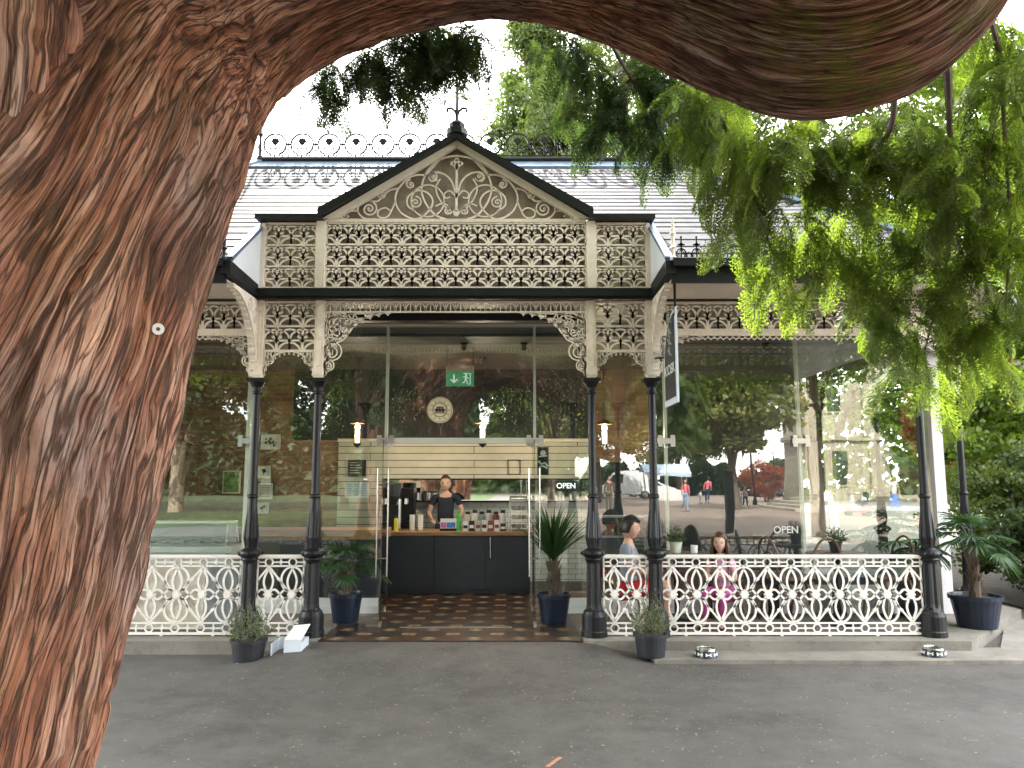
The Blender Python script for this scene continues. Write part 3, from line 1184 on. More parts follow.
# lace grid of the gable
L3 = MB()
L3.fr((0, YF, 0), (1, 0, 0), (0, 0, 1))
grid(L3, gx0 + .05, gx1 - .05, zpl + .02, zph - .01, 12, 3, .020, .022)
L3.build('gable_lace_grid', M['cream'], B)
for a, b_ in ((sx0 + .02, gx0 - .05), (gx1 + .05, sx1 - .02)):
    L3 = MB()
    L3.fr((0, YF, 0), (1, 0, 0), (0, 0, 1))
    grid(L3, a, b_, zpl + .02, zph - .02, 2, 3, .018, .02)
    L3.build('side_lace_grid', M['cream'], B)
mb = MB()
for x_ in (gx0, gx1):
    mb.box(x_ - .045, x_ + .045, YF - .035, YF + .07, zpl, zph)
for x_ in (sx0, sx1):
    mb.box(x_ - .02, x_ + .02, YF - .03, YF + .07, zpl, zph - .02)
mb.box(gx0 + .047, gx1 - .047, YF - .02, YF + .06, zph - .006, zph + .028)
mb.build('gable_frame', M['cream_wood'], B)
# scrollwork in the triangle
S = MB()
S.fr((gcx, YF, zph + .03), (1, 0, 0), (0, 0, 1))
k = (gx1 - gx0) / 2 / 465.0     # photo units of the enlarged view
HH = (zap - zph - .03)


def q(x, y):
    return ((x - 503) * k, (330 - y) * k * 1.0)


sc = HH / (270 * k)


def Q(x, y):
    a, b = q(x, y)
    return (a, b * sc * .93)


def mir(fn):
    for s in (1, -1):
        fn(s)


def pl(pts, s, w=.016):
    P_ = [Q(503 + s * (x - 503), y) for x, y in pts]
    out = []
    for i in range(len(P_) - 1):       # Catmull-Rom
        p0, p1, p2, p3 = P_[max(i - 1, 0)], P_[i], P_[i + 1], P_[min(i + 2, len(P_) - 1)]
        for t in (0, .25, .5, .75):
            out.append(tuple(.5 * ((2 * p1[c]) + (-p0[c] + p2[c]) * t + (2 * p0[c] - 5 * p1[c] + 4 * p2[c] - p3[c]) * t * t + (-p0[c] + 3 * p1[c] - 3 * p2[c] + p3[c]) * t ** 3) for c in (0, 1)))
    out.append(P_[-1])
    S.stroke(out, w)


S.stroke([Q(503, 330), Q(503, 120)], .024)
S.disc2(*Q(503, 122), .045)
for a in (0, 90, 180, 270):
    cx_, cz_ = Q(503, 122)
    S.disc2(cx_ + .045 * math.cos(R(a)), cz_ + .045 * math.sin(R(a)), .022)
for s in (1, -1):
    pl([(503, 92), (560, 105), (605, 150), (625, 215), (610, 270), (575, 315), (540, 330)], s, .018)      # big hoop
    pl([(610, 165), (660, 170), (705, 215), (715, 265), (690, 310), (640, 330), (600, 300), (585, 265), (600, 235), (635, 222), (670, 245), (672, 280), (645, 300)], s, .016)
    pl([(503, 250), (520, 190), (550, 160), (585, 155), (600, 172), (590, 188), (570, 182)], s)
    pl([(503, 300), (535, 290), (565, 250), (575, 210), (560, 180)], s, .013)
    pl([(503, 250), (525, 225), (545, 235), (540, 252), (525, 248)], s, .012)
    pl([(503, 330), (520, 290), (550, 272), (575, 282)], s, .013)
    S.spiral(*Q(503 + s * 30, 298), .05, 90, 1.5 * s, .012)
    S.spiral(*Q(503 + s * 80, 170), .05, 200, 1.4 * s, .012)
    S.spiral(*Q(503 + s * 142, 268), .065, 90, 1.6 * s, .013)
    S.spiral(*Q(503 + s * 160, 200), .05, 90, -1.5 * s, .012)
    S.spiral(*Q(503 + s * 258, 238), .055, 90, -1.4 * s, .012)
    pl([(715, 265), (740, 320), (770, 322), (775, 300), (750, 288), (730, 300)], s, .013)
    pl([(705, 215), (740, 225), (775, 262), (800, 262), (835, 268), (845, 300), (820, 328), (780, 330)], s, .015)
    S.spiral(*Q(503 + s * 302, 292), .085, 90, 1.8 * s, .014)
    pl([(845, 300), (870, 300), (895, 305), (905, 320), (890, 328), (875, 318)], s, .013)
    S.spiral(*Q(503 + s * 388, 318), .04, 90, 1.2 * s, .010)
    pl([(610, 165), (560, 105)], s, .012)
    S.arc(*Q(503 + s * 100, 262), .17, 0, 360, .012, 24)
S.build('gable_scrollwork', M['cream'], B)
# barge boards, black capping, cream inner board
for s in (-1, 1):
    xe = gx0 - .02 if s < 0 else gx1 + .02
    mb = MB()
    mb.fr((0, YF - .05, 0), (1, 0, 0), (0, 0, 1))
    t_ = .05
    mb.prism([(gcx, zap + .0), (gcx, zap + t_), (xe, zph + .06 + t_), (xe, zph + .01)], .14)
    mb.build('barge_board', M['black'], B)
    mb = MB()
    mb.fr((0, YF - .02, 0), (1, 0, 0), (0, 0, 1))
    mb.prism([(gcx, zap - .003), (xe - s * .04, zph + .025), (xe - s * .17, zph + .025), (gcx, zap - .07)], .06)
    mb.build('inner_barge_board', M['cream_wood'], B)
    mb = MB()
    x0, x1 = (sx0 - .06, gx0 + .02) if s < 0 else (gx1 - .02, sx1 + .06)
    mb.box(x0, x1, YF - .13, YF + .5, zph + .0, zph + .045)
    mb.build('porch_coping', M['black'], B)
    # porch gable roof back to the main slope
    mb = MB()
    yb = YE + (zap - ZG1) / s_ + .1
    ybe = YE + (zph - ZG1) / s_ + .1
    nrm = .01
    courses(mb, (xe, YF - .1, zph + .06 + t_), (xe, ybe, zph + .06 + t_), (gcx, yb, zap + t_ + .01), (gcx, YF - .1, zap + t_ + .01), 10)
    mb.build('porch_roof', M['slate'], B)
    # white cheek under the cut edge of the main roof
    x_ = PXL if s < 0 else PXR
    mb = MB()
    mb.fr((x_, 0, 0), (0, 1, 0), (0, 0, 1))
    mb.prism([(YE + .02, 3.45), (YC - .02, 3.45), (YC - .02, zslope(YC) + .0), (YE + .02, zslope(YE) + .0)], .05)
    mb.build('roof_cheek', M['cheek'], B)
    mb = MB()
    mb.beam((x_, YE, zslope(YE) + .03), (x_, YC + .1, zslope(YC + .1) + .03), .07, .035)
    mb.build('cheek_flashing', M['lead'], B)
# apex finial
mb = MB()
zf = zap + .08
mb.lathe([(.11, -.03), (.11, .03), (.075, .05), (.085, .09), (.06, .12), (.03, .13)], (gcx, YF - .03, zf), 12)
mb.fr((gcx, YF - .03, zf), (1, 0, 0), (0, 0, 1))
mb.tube([(gcx, YF - .03, zf + .1), (gcx, YF - .03, zf + .52), (gcx, YF - .03, zf + .62)], [.020, .015, .006], 6)
for s in (-1, 1):
    pts = [(0, .17), (s * .02, .24), (s * .06, .275), (s * .095, .27), (s * .105, .245), (s * .09, .235)]
    mb.stroke(pts, .022, .02)
mb.build('apex_finial', M['black'], B)
# ------------------------------------------------------------------ glass front
GP = [xat(p, YG) for p in (246, 385, 535, 667, 802)]
ZT = ZS - .02
zj = zat(441, YG)
GX1 = xat(938, YG)
for i, x_ in enumerate(GP):
    mb = MB()
    w_ = .028 if i else .04
    mb.box(x_ - w_ / 2 * 1.1, x_ + w_ / 2 * 1.1, YG - .0, YG + .06, ZP + .004 if i in (0, 3, 4) else zj, ZT)
    p_ = mb.build('glazing_post', M['post'], B)
    c = MB()
    c.box(x_ - .10, x_ + .10, YG - .035, YG - .016, zj - .03, zj + .03)
    for sx in (-1, 1):
        for sz in (-1, 1):
            c.lathe([(.03, 0), (.03, .02)], (0, 0, 0), 4) if False else None
            c.box(x_ + sx * .07 - .025, x_ + sx * .07 + .025, YG - .045, YG - .036, zj + sz * .045 - .02, zj + sz * .045 + .02)
    sub(p_, c, 'glass_clamp', M['steel'])
xw = GX1
mb = MB()
mb.box(xw - .06, xw + .06, YG - .05, YG + .10, ZP + .004, ZT)
mb.build('corner_post', M['whitepost'], B)
mb = MB()
mb.box(GP[1] - .06, GP[2] + .06, YG - .03, YG + .05, zj - .025, zj + .035)
mb.build('door_header', M['post'], B)
# panes
edges = [-5.9, -4.75, GP[0], GP[1]]
panes = []
for a, b_ in ((-5.9, -4.7), (-4.7, GP[0]), (GP[0], GP[1]), (GP[2], GP[3]), (GP[3], GP[4]), (GP[4], xw - .08)):
    panes.append((a, b_, ZP + .17, zj - .004))
    panes.append((a, b_, zj + .004, ZT))
panes.append((GP[1], GP[2], zj + .04, ZT))
rr_ = random.Random(3)
for a, b_, z0, z1 in panes:
    mb = MB()
    tw = rr_.uniform(-.0025, .0025)
    mb.add([(a + .004, YG - .006 + tw, z0), (b_ - .004, YG - .006 - tw, z0), (b_ - .004, YG + .006 - tw, z0), (a + .004, YG + .006 + tw, z0),
            (a + .004, YG - .006 + tw, z1), (b_ - .004, YG - .006 - tw, z1), (b_ - .004, YG + .006 - tw, z1), (a + .004, YG + .006 + tw, z1)],
           [(0, 3, 2, 1), (4, 5, 6, 7), (0, 1, 5, 4), (1, 2, 6, 5), (2, 3, 7, 6), (3, 0, 4, 7)])
    mb.build('window_pane', M['glass'], B)
mb = MB()
mb.box(xw - .006, xw + .006, YG + .12, 11.6, ZP + .1, ZT)
mb.build('window_pane', M['glass'], B)
for a, b_ in ((-5.9, GP[1] - .05), (GP[2] + .05, xw - .08)):
    mb = MB()
    mb.box(a, b_, YG - .03, YG + .04, ZP + .004, ZP + .085)
    mb.box(a, b_, YG - .018, YG + .028, ZP + .086, ZP + .168)
    mb.build('glazing_plinth', M['casew'], B)
# threshold strip
mb = MB()
mb.box(xat(404, 8.3, .1), xat(512, 8.3, .1), 7.98, 8.01, ZP + .004, ZP + .012)
mb.build('threshold_strip', M['steel'], B)


# glass doors, both standing open towards the path
def gdoor(hx, ang, s):
    """hinged at hx, leaf opened by ang degrees"""
    a = R(ang)
    d_ = Vector((math.cos(a) * s, -math.sin(a), 0))
    n_ = Vector((-d_.y, d_.x, 0))
    W = .88
    o = MB()
    o.fr((hx, YG - .02, 0), d_, (0, 0, 1))
    o.prism([(.01, ZP + .03), (W, ZP + .03), (W, zj - .03), (.01, zj - .03)], .012)
    dd = o.build('glass_door', M['glass'], B)
    h = MB()
    for sg in (-1, 1):
        b0 = Vector((hx, YG - .02, 0)) + d_ * (W - .09) + n_ * sg * .055
        h.tube([b0 + Vector((0, 0, .62)), b0 + Vector((0, 0, 1.72))], .009, 8)
        for zz_ in (.80, 1.55):
            h.tube([b0 + Vector((0, 0, zz_)), b0 - n_ * sg * .05 + Vector((0, 0, zz_))], .009, 6)
    sub(dd, h, 'door_handle', M['chrome'])
    for c in ((0, .03), (0, zj - .09 - ZP), (W - .12, 0)):
        h = MB()
        h.fr((hx, YG - .02, 0), d_, (0, 0, 1))
        h.prism([(c[0], ZP + .012 + c[1]), (c[0] + .122, ZP + .012 + c[1]), (c[0] + .122, ZP + .055 + c[1]), (c[0], ZP + .055 + c[1])], .03)
        sub(dd, h, 'door_fitting', M['steel'])
    return dd


gdoor(GP[1] + .03, 84, 1)
gdoor(GP[2] - .03, 90, -1)

# ------------------------------------------------------------------ inside walls
X1b = xat(291, YK)
X2b = xat(592, YK)
X3b = xat(650, YK)
zc0 = 3.27


def wall(name, x0, x1, z0, z1, m, y=YK, th=.12):
    mb = MB()
    mb.box(x0, x1, y, y + th, z0, z1)
    return mb.build(name, m, B)


wall('brick_wall', -6.0, X1b, ZP, zc0, M['brick'])
zt0, zt1 = zat(440, YK), zat(479, YK)       # cream boards
zm1 = zat(500, YK)
xk0 = xat(338, YK)
wall('kitchen_wall', X1b, X2b, zt0, zc0, M['darkwall'])
wall('kitchen_wall', X1b, xk0, ZP, zt0, M['brick'])
w_ = wall('board_wall', xk0, X2b, zt1, zt0 - .003, M['boards'], YK - .02)
tag(w_)
mb = MB()
mb.box(xk0, X2b, YK - .10, YK - .021, zt0 - .03, zt0 + .015)
mb.build('wall_shelf', M['cream_wood'], B)
wall('kitchen_wall', xk0, xat(386, YK), ZP, zt1 - .003, M['boards'], YK - .021)
wall('servery_mirror', xat(386, YK), X2b - .0, zm1, zt1 - .003, M['mirror'], YK - .03, .02)
mb = MB()
mb.box(xat(386, YK), X2b, YK - .16, YK - .031, zm1 - .025, zm1 - .003)
mb.box(xat(386, YK), X2b, YK - .045, YK - .031, zt1 - .012, zt1 + .008)
mb.build('mirror_frame', M['black'], B)
wall('tiled_splashback', xat(386, YK), X2b, ZP, zm1 - .026, M['tiles_w'], YK - .022)
wall('brick_wall', X2b, X3b, zat(462, YK), zc0, M['brick'], YK - .01)
wall('brick_wall', X2b, xat(603, YK), ZP, zat(462, YK) - .002, M['darkwall'], YK - .01)
mb = MB()
mb.box(-6.02, -5.9, YG + .02, 11.6, ZP, zc0)
mb.build('end_wall', M['brick'], B)
mb = MB()
mb.box(X2b, 4.85, 13.0, 13.1, ZP, zc0)
mb.build('rear_wall', M['darkwall'], B)  # dark colour stands for the unlit room, so the reflections show
wall('fascia_over_glass', -5.9, 4.85, ZT, ZT + .12, M['cream_wood'], YG - .03, .1)

# ------------------------------------------------------------------ railings
def railing(name, x0, x1, label, y=YC):
    t = thing(name, ((x0 + x1) / 2, y, ZP), label, 'railing', 'iron railings between the veranda columns')
    zt, zb = zat(556, y), ZP + .025
    z1, z2 = zt - .095, zb + .095
    n = max(1, round((x1 - x0) / .2385))
    w = (x1 - x0) / n
    top = MB()
    top.box(x0, x1, y - .025, y + .025, zt - .012, zt + .012)
    top.box(x0, x1, y - .015, y + .015, zt - .022, zt - .013)
    top.build('top_rail', M['white'], t)
    bt = MB()
    bt.box(x0, x1, y - .014, y + .014, zb - .012, zb + .010)
    i = 1
    while i < n:
        bt.box(x0 + i * w - .012, x0 + i * w + .012, y - .012, y + .012, ZP - .0, zb - .0125)
        i += 2
    bt.build('bottom_rail', M['white'], t)
    p = MB()
    p.fr((0, y, 0), (1, 0, 0), (0, 0, 1))
    b = .0185
    p.stroke([(x0, z1), (x1, z1)], .016)
    p.stroke([(x0, z2), (x1, z2)], .016)
    zc = (z1 + z2) / 2
    H = (z1 - z2) / 2
    for i in range(n):
        cx = x0 + (i + .5) * w
        for zz_ in ((zt - .022 + z1) / 2, (zb + z2) / 2):
            p.ring(cx, zz_, .037, .014, 14)
            p.stroke([(cx + .044, zz_), (cx + w - .044 if i < n - 1 else x1, zz_)], .012)
            if i == 0:
                p.stroke([(x0, zz_), (cx - .044, zz_)], .012)
            p.stroke([(cx + w / 2, zz_ - .036), (cx + w / 2, zz_ + .036)], .012)
            p.disc2(cx + w / 2, zz_, .016, .016)
        # flower
        ph = H * .90
        p.lens(cx, zc, cx, zc + ph, .045, b)
        p.lens(cx, zc, cx, zc - ph, .045, b)
        p.lens(cx, zc, cx + w * .5, zc, .046, b)
        p.lens(cx, zc, cx - w * .5, zc, .046, b)
        p.disc2(cx, zc, .030, .03, 10)
        for a in range(0, 360, 45):
            p.disc2(cx + .034 * math.cos(R(a)), zc + .034 * math.sin(R(a)), .011, .024, 6)
        # crossing diagonals
        if i % 2 == 0:
            for s in (-1, 1):
                for v in (-1, 1):
                    p.stroke([(cx, zc + v * (H - .005)), (cx + s * w * .55, zc + v * H * .42), (cx + s * w * .86, zc + v * H * .08)] if 0 <= (i + s) < n + 0 else [(cx, zc + v * (H - .005)), (cx + s * w * .5, zc + v * H * .46)], b * .95)
                    p.disc2(cx + s * w * .42, zc + v * H * .55, .016, .018, 6)
        else:
            for s in (-1, 1):
                for v in (-1, 1):
                    p.arc(cx, zc + v * H * .52, w * .46, 90 if s < 0 else 90, 250 if s < 0 else -70, b, 11, rz=H * .45) if v > 0 else p.arc(cx, zc - H * .52, w * .46, -90, -250 if s < 0 else 70, b, 11, rz=H * .45)
        p.disc2(cx, z1 - .008, .016, .018, 6)
        p.disc2(cx, z2 + .008, .016, .018, 6)
    for x_ in (x0 + .007, x1 - .007):
        p.stroke([(x_, zb), (x_, zt)], .014)
    p.build('iron_panel', M['white'], t)
    return t


railing('iron_railing', CX[3] + .05, CX[4] - .08, 'long white iron railing in front of the seated girl, between the two right columns')
railing('iron_railing', CX[2] + .09, CX[3] - .08, 'short white iron railing in front of the man in grey, right of the entrance')
railing('iron_railing', CX[0] + .07, CX[1] - .08, 'short white iron railing behind the white cardboard box, left of the entrance')
railing('iron_railing', XL2 + .09, CX[0] - .08, 'long white iron railing backed by a cream panel beside the big tree trunk')
# ------------------------------------------------------------------ inside furniture
yc0 = 10.3
ctop = zat(532, yc0)
xc0, xc1 = xat(386, yc0), xat(530, yc0)
t = thing('service_counter', ((xc0 + xc1) / 2, yc0 + .35, ZP), 'dark navy panelled counter with a timber top facing the open doors', 'counter')
mb = MB()
n = 3
for i in range(n):
    a = xc0 + (xc1 - xc0) * (0, .34, .69)[i]
    b_ = xc0 + (xc1 - xc0) * (.34, .69, 1)[i]
    mb.box(a + .003, b_ - .003, yc0 + .02, yc0 + .05, ZP + .06, ctop - .05)
mb.box(xc0 + .002, xc1 - .002, yc0 + .052, yc0 + .6, ZP + .0, ctop - .05)
mb.build('front_panel', M['navy'], t)
mb = MB()
mb.box(xc0 - .05, xc1 + .03, yc0 - .03, yc0 + .68, ctop - .045, ctop)
mb.build('counter_top', M['wood'], t)
mb = MB()
xh = xat(490.5, yc0)
mb.tube([(xh, yc0 + .005, zat(537, yc0)), (xh, yc0 - .005, zat(558, yc0))], .007, 6)
mb.build('handle', M['chrome'], t)


def simple(name, mb, m, base, label, cat, group=None, smooth=False):
    o = mb.build(name, m, None, base, smooth)
    return tag(o, label, cat, group)


# long low counter behind the left windows
a, b_ = xat(222, 9.6), xat(382, 9.6)
t = thing('side_counter', ((a + b_) / 2, 9.8, ZP), 'dark side counter with timber edge below the framed pictures', 'counter')
mb = MB()
mb.box(a, b_, 9.62, 10.2, ZP, zat(538, 9.6) - .02)
mb.build('cabinet', M['navy'], t)
mb = MB()
mb.box(a - .03, b_ + .03, 9.58, 10.24, zat(538, 9.6) - .017, zat(530, 9.6))
mb.build('counter_top', M['wood'], t)
zct = zat(530, 9.6)

# glass display fridge at left
a, b_ = xat(120, 8.9 + .25), xat(232, 9.15)
t = thing('display_fridge', ((a + b_) / 2, 9.4, ZP), 'white ice cream display fridge with glass hood behind the left railing', 'display fridge')
z0, z1, z2 = zat(552, 9.1), zat(546, 9.1), zat(524, 9.1)
mb = MB()
mb.box(a, b_, 9.05, 9.55, ZP + .08, z0)
mb.box(a - .02, b_ + .08, 9.0, 9.58, z0 + .002, z1)
mb.build('cabinet', M['casew'], t)
mb = MB()
mb.box(a + .02, b_, 9.08, 9.50, z1 + .002, z1 + .03)
for i in range(6):
    u = a + .1 + (b_ - a - .2) * i / 6
    mb.box(u, u + .14, 9.12, 9.46, z1 + .031, z1 + .055)
mb.build('tray', M['steel'], t)
mb = MB()
mb.fr((0, 9.1, 0), (1, 0, 0), (0, 0, 1))
mb.fr((0, 9.07, 0), (1, 0, 0), (0, .25, 1))
hh = (z2 - z1) * 1.03
mb.prism([(a, z1 - 0 + 0), (b_, z1), (b_, z1 + .01), (a, z1 + .01)], .01)
mb = MB()
mb.add([(a, 9.07, z1 + .003), (b_, 9.07, z1 + .003), (b_ - .03, 9.2, z2), (a, 9.2, z2), (a, 9.076, z1 + .003), (b_, 9.076, z1 + .003), (b_ - .03, 9.206, z2), (a, 9.206, z2)],
       [(0, 1, 2, 3), (7, 6, 5, 4), (0, 4, 5, 1), (1, 5, 6, 2), (2, 6, 7, 3), (3, 7, 4, 0)])
mb.build('glass_hood', M['case'], t)
mb = MB()
mb.box(a, b_ - .03, 9.19, 9.5, z2 + .001, z2 + .025)
mb.beam((b_ - .01, 9.07, z1), (b_ - .04, 9.2, z2), .012, .012)
mb.beam((b_ - .01, 9.5, z1), (b_ - .04, 9.48, z2), .012, .012)
mb.box(a, b_ - .05, 9.505, 9.52, z1 + .002, z2)  # white back board added to brighten the case
mb.build('hood_frame', M['casew'], t)
# panel lining the left railing
mb = MB()
mb.box(XL2 + .1, xat(211, YC + .1), YC + .06, YC + .085, ZP + .05, zat(561, YC + .07))
simple('windbreak_panel', mb, mat('cream_panel', (.66, .63, .55), .6, var=.05, vs=3), (xat(160, YC), YC + .07, ZP), 'plain cream board standing behind the long left railing', 'panel')
mb = MB()
mb.box(xat(213, YC + .1), xat(243, YC + .1), YC + .07, YC + .1, ZP + .03, zat(565, YC + .1))
simple('windbreak_panel', mb, M['greyp'], (xat(228, YC), YC + .08, ZP), 'narrow grey board behind the railing left of the first black column', 'panel')

# pictures on the brick wall
def picture(px, py, w, h, label, kind=0):
    p = pt(px, py, YK - .02)
    t = thing('framed_picture', (p.x, p.y, p.z), label, 'picture', 'framed pictures on the left brick wall')
    s = .01517
    W, H = w * s / 2, h * s / 2
    f_ = MB()
    for (x0, x1, z0, z1) in ((-W, W, H - .015, H), (-W, W, -H, -H + .015), (-W, -W + .015, -H + .015, H - .015), (W - .015, W, -H + .015, H - .015)):
        f_.box(p.x + x0, p.x + x1, p.y - .03, p.y - .005, p.z + z0, p.z + z1)
    f_.build('frame', M['casew'] if kind != 1 else M['black'], t)
    f_ = MB()
    f_.box(p.x - W + .015, p.x + W - .015, p.y - .018, p.y - .006, p.z - H + .015, p.z + H - .015)
    f_.build('paper', M['paper'], t)
    g = MB()
    g.fr((p.x, p.y - .020, p.z), (1, 0, 0), (0, 0, 1))
    r_ = random.Random(int(px))
    if kind == 0:
        for i in range(9):
            g.disc2(r_.uniform(-W * .6, W * .6), r_.uniform(-H * .5, H * .5), r_.uniform(.012, .028), .003)
    elif kind == 1:
        for i in range(7):
            g.stroke([(-W * .7, H * .6 - i * H * .2), (W * r_.uniform(.3, .7), H * .6 - i * H * .2)], .006, .003)
    else:
        for i in range(5):
            g.disc2(r_.uniform(-W * .3, W * .3), r_.uniform(-H * .4, H * .4), .018, .003)
        g.stroke([(0, -H * .6), (0, H * .3)], .008, .003)
    g.build('print', mat('print_blue_black', (.08, .10, .14), .7) if kind == 0 else M['ink'], t)


picture(271, 442, 19, 15, 'white framed landscape print of dark blobs, highest of the pictures')
picture(264, 472, 13, 12, 'small square white framed sketch below the dark-blob print', 2)
picture(266, 491, 17, 18, 'black edged sheet of fine writing between the two small sketches', 1)
picture(263, 508, 12, 11, 'lowest small framed sketch just above the side counter', 2)
# window-like little picture (sunlit green view)
p = pt(232, 482, YK - .02)
t = thing('garden_picture', p, 'small bright green garden view in a cream frame, left of the pale post', 'picture')
mb = MB()
mb.box(p.x - .13, p.x + .13, p.y - .03, p.y - .0, p.z - .17, p.z + .17)
mb.build('frame', M['cream_wood'], t)
mb = MB()
mb.box(p.x - .11, p.x + .11, p.y - .034, p.y - .031, p.z - .15, p.z + .15)
mb.build('print', mat('green_garden_print', (.16, .26, .09), .7, var=.8, vs=14), t)

# round wall emblem / clock
p = pt(440, 410, YK - .02)
t = thing('round_wall_plaque', p, 'round cream plaque with ring of marks and dark centre emblem on navy wall', 'plaque')
mb = MB()
r0 = .197
seg = 36
mb.fr(p, (1, 0, 0), (0, 0, 1))
mb.disc2(0, 0, r0, .03, seg)
mb.build('disc', mat('cream_enamel', (.80, .78, .68), .4, var=.05), t)
mb = MB()
mb.fr(p - Vector((0, .02, 0)), (1, 0, 0), (0, 0, 1))
mb.ring(0, 0, r0 * .54, .010, 32, .006)
mb.ring(0, 0, r0 * .93, .005, 36, .006)
for i in range(12):
    a = R(i * 30)
    mb.stroke([(r0 * .62 * math.cos(a), r0 * .62 * math.sin(a)), (r0 * .80 * math.cos(a), r0 * .80 * math.sin(a))], .008, .006)
for a in (-1, 0, 1):
    mb.disc2(a * .045, -.005, .030, .006, 8)
    mb.disc2(a * .035, .035, .018, .006, 7)
mb.stroke([(-.08, -.045), (.08, -.045)], .014, .006)
mb.stroke([(-.09, 0), (-.055, 0)], .016, .006)
mb.stroke([(.09, 0), (.055, 0)], .016, .006)
mb.build('emblem', M['ink'], t)


# text -> mesh
def text_mesh(name, s, size, m, parent, mtx, extr=.002, fontscale=(1, 1)):
    cu = bpy.data.curves.new(name, 'FONT')
    cu.body = s
    cu.size = size
    cu.align_x = 'CENTER'
    cu.align_y = 'CENTER'
    cu.extrude = extr
    cu.offset = size * .012
    ob = bpy.data.objects.new('tmp', cu)
    COL.objects.link(ob)
    bpy.context.view_layer.update()
    me = bpy.data.meshes.new_from_object(ob.evaluated_get(bpy.context.evaluated_depsgraph_get()))
    bpy.data.objects.remove(ob)
    me.transform(Matrix.Diagonal((fontscale[0], fontscale[1], 1, 1)))
    me.transform(mtx)
    me.materials.clear()
    me.materials.append(m)
    me.name = name
    o = bpy.data.objects.new(name, me)
    COL.objects.link(o)
    if parent is not None:
        o.parent = parent
    return o


UP = Matrix.Rotation(R(90), 4, 'X')     # text facing -Y

# exit sign
p = pt(460, 375, 9.6)
t = thing('exit_sign', p, 'green hanging exit sign with white down arrow and running figure', 'exit sign')
W, H = .175, .105
mb = MB()
mb.box(p.x - W, p.x + W, p.y - .012, p.y + .012, p.z - .14, p.z + .045)
mb.build('sign_face', M['green'], t)
mb = MB()
mb.box(p.x - W, p.x + W, p.y - .025, p.y + .025, p.z + .047, p.z + .115)
mb.box(p.x - W * .4, p.x + W * .4, p.y - .03, p.y + .03, p.z + .116, p.z + .15)
mb.build('lamp_housing', M['cream_wood'], t)
mb = MB()
for s in (-1, 1):
    mb.tube([(p.x + s * W * .95, p.y, p.z + .11), (p.x + s * W * .95, p.y, 3.27)], .004, 5)
mb.build('suspension_wire', M['black'], t)
mb = MB()
mb.fr(p - Vector((0, .0145, .047)), (1, 0, 0), (0, 0, 1))
mb.stroke([(-.075, .05), (-.075, -.035)], .02, .004)
mb.stroke([(-.115, -.01), (-.075, -.05), (-.035, -.01)], .02, .0042)
mb.stroke([(.045, .065), (.13, .065), (.13, -.07), (.10, -.07)], .012, .004)
mb.disc2(.078, .045, .014, .0044)
mb.stroke([(.08, .028), (.070, -.015)], .022, .0046)
mb.stroke([(.04, .02), (.065, .022), (.095, .012), (.112, -.005)], .010, .0048)
mb.stroke([(.070, -.015), (.092, -.03), (.09, -.06)], .012, .005)
mb.stroke([(.070, -.015), (.055, -.045), (.03, -.055)], .012, .0052)
mb.build('pictogram', M['exitw'], t)

# pendant lamps
M['bulb'] = mat('glowing_bulb', (1, .8, .5), .4, var=0, emis=((1, .72, .38), 14))
M['tube'] = mat('frosted_lamp_tube', (.55, .48, .34), .3, var=.1, emis=((1, .7, .35), .5))
M['brass'] = mat('aged_brass', (.20, .09, .04), .35, metal=.6, var=.2)


def pendant(px, py, y, label):
    p = pt(px, py, y)
    t = thing('pendant_lamp', p, label, 'pendant lamp', 'pendant lamps over the counter')
    m_ = MB()
    m_.tube([(p.x, p.y, p.z + .17), (p.x, p.y, 3.262)], .005, 5)
    m_.build('cord', M['black'], t)
    m_ = MB()
    m_.lathe([(.05, 3.262 - p.z - .02), (.055, 3.262 - p.z)], tuple(p), 12)
    m_.build('ceiling_rose', M['black'], t)
    m_ = MB()
    m_.lathe([(.10, .10), (.085, .14), (.03, .17), (.015, .19)], tuple(p), 16)
    m_.build('shade', M['brass'], t)
    m_ = MB()
    m_.ball((p.x, p.y, p.z + .055), (.032, .032, .045), 10, 8)
    m_.build('bulb', M['bulb'], t, smooth=True)
    m_ = MB()
    m_.lathe([(.03, -.16), (.034, -.10), (.036, .0), (.036, .01)], tuple(p), 12)
    m_.build('glass_tube', M['tube'], t)
    m_ = MB()
    m_.lathe([(.004, -.225), (.05, -.185), (.05, -.165)], tuple(p), 10)
    m_.build('lower_cap', M['black'], t)
    li = bpy.data.lights.new('lamp_light', 'POINT')
    li.energy = 22
    li.color = (1, .80, .56)
    li.shadow_soft_size = .04
    lo = bpy.data.objects.new('lamp_light', li)
    COL.objects.link(lo)
    lo.parent = t
    lo.location = (0, -.02, -.03)
    return t


pendant(357.5, 431, 10.4, 'glowing pendant lamp seen between the left black column and the pale post')
pendant(482.5, 431, 10.4, 'glowing pendant lamp hanging right of the round plaque')
pendant(604.5, 432, 10.4, 'glowing pendant lamp in front of the right-hand brick wall')

# spotlights
for px, py, lab in ((464, 336, 'small black ceiling spotlight above the exit sign'), (524, 332, 'small black ceiling spotlight right of the exit sign, near a pale post'), (765, 333, 'small black ceiling spotlight behind the right-hand frieze')):
    y = 9.3
    p = pt(px, py, y)
    t = thing('ceiling_spotlight', (p.x, y, 3.262), lab, 'spotlight', 'black ceiling spotlights')
    m_ = MB()
    m_.box(p.x - .04, p.x + .04, y - .03, y + .03, 3.245, 3.262)
    m_.build('mount', M['black'], t)
    m_ = MB()
    m_.tube([(p.x, y + .03, 3.225), (p.x, y - .05, 3.19)], .032, 10)
    m_.build('lamp_head', M['black'], t)

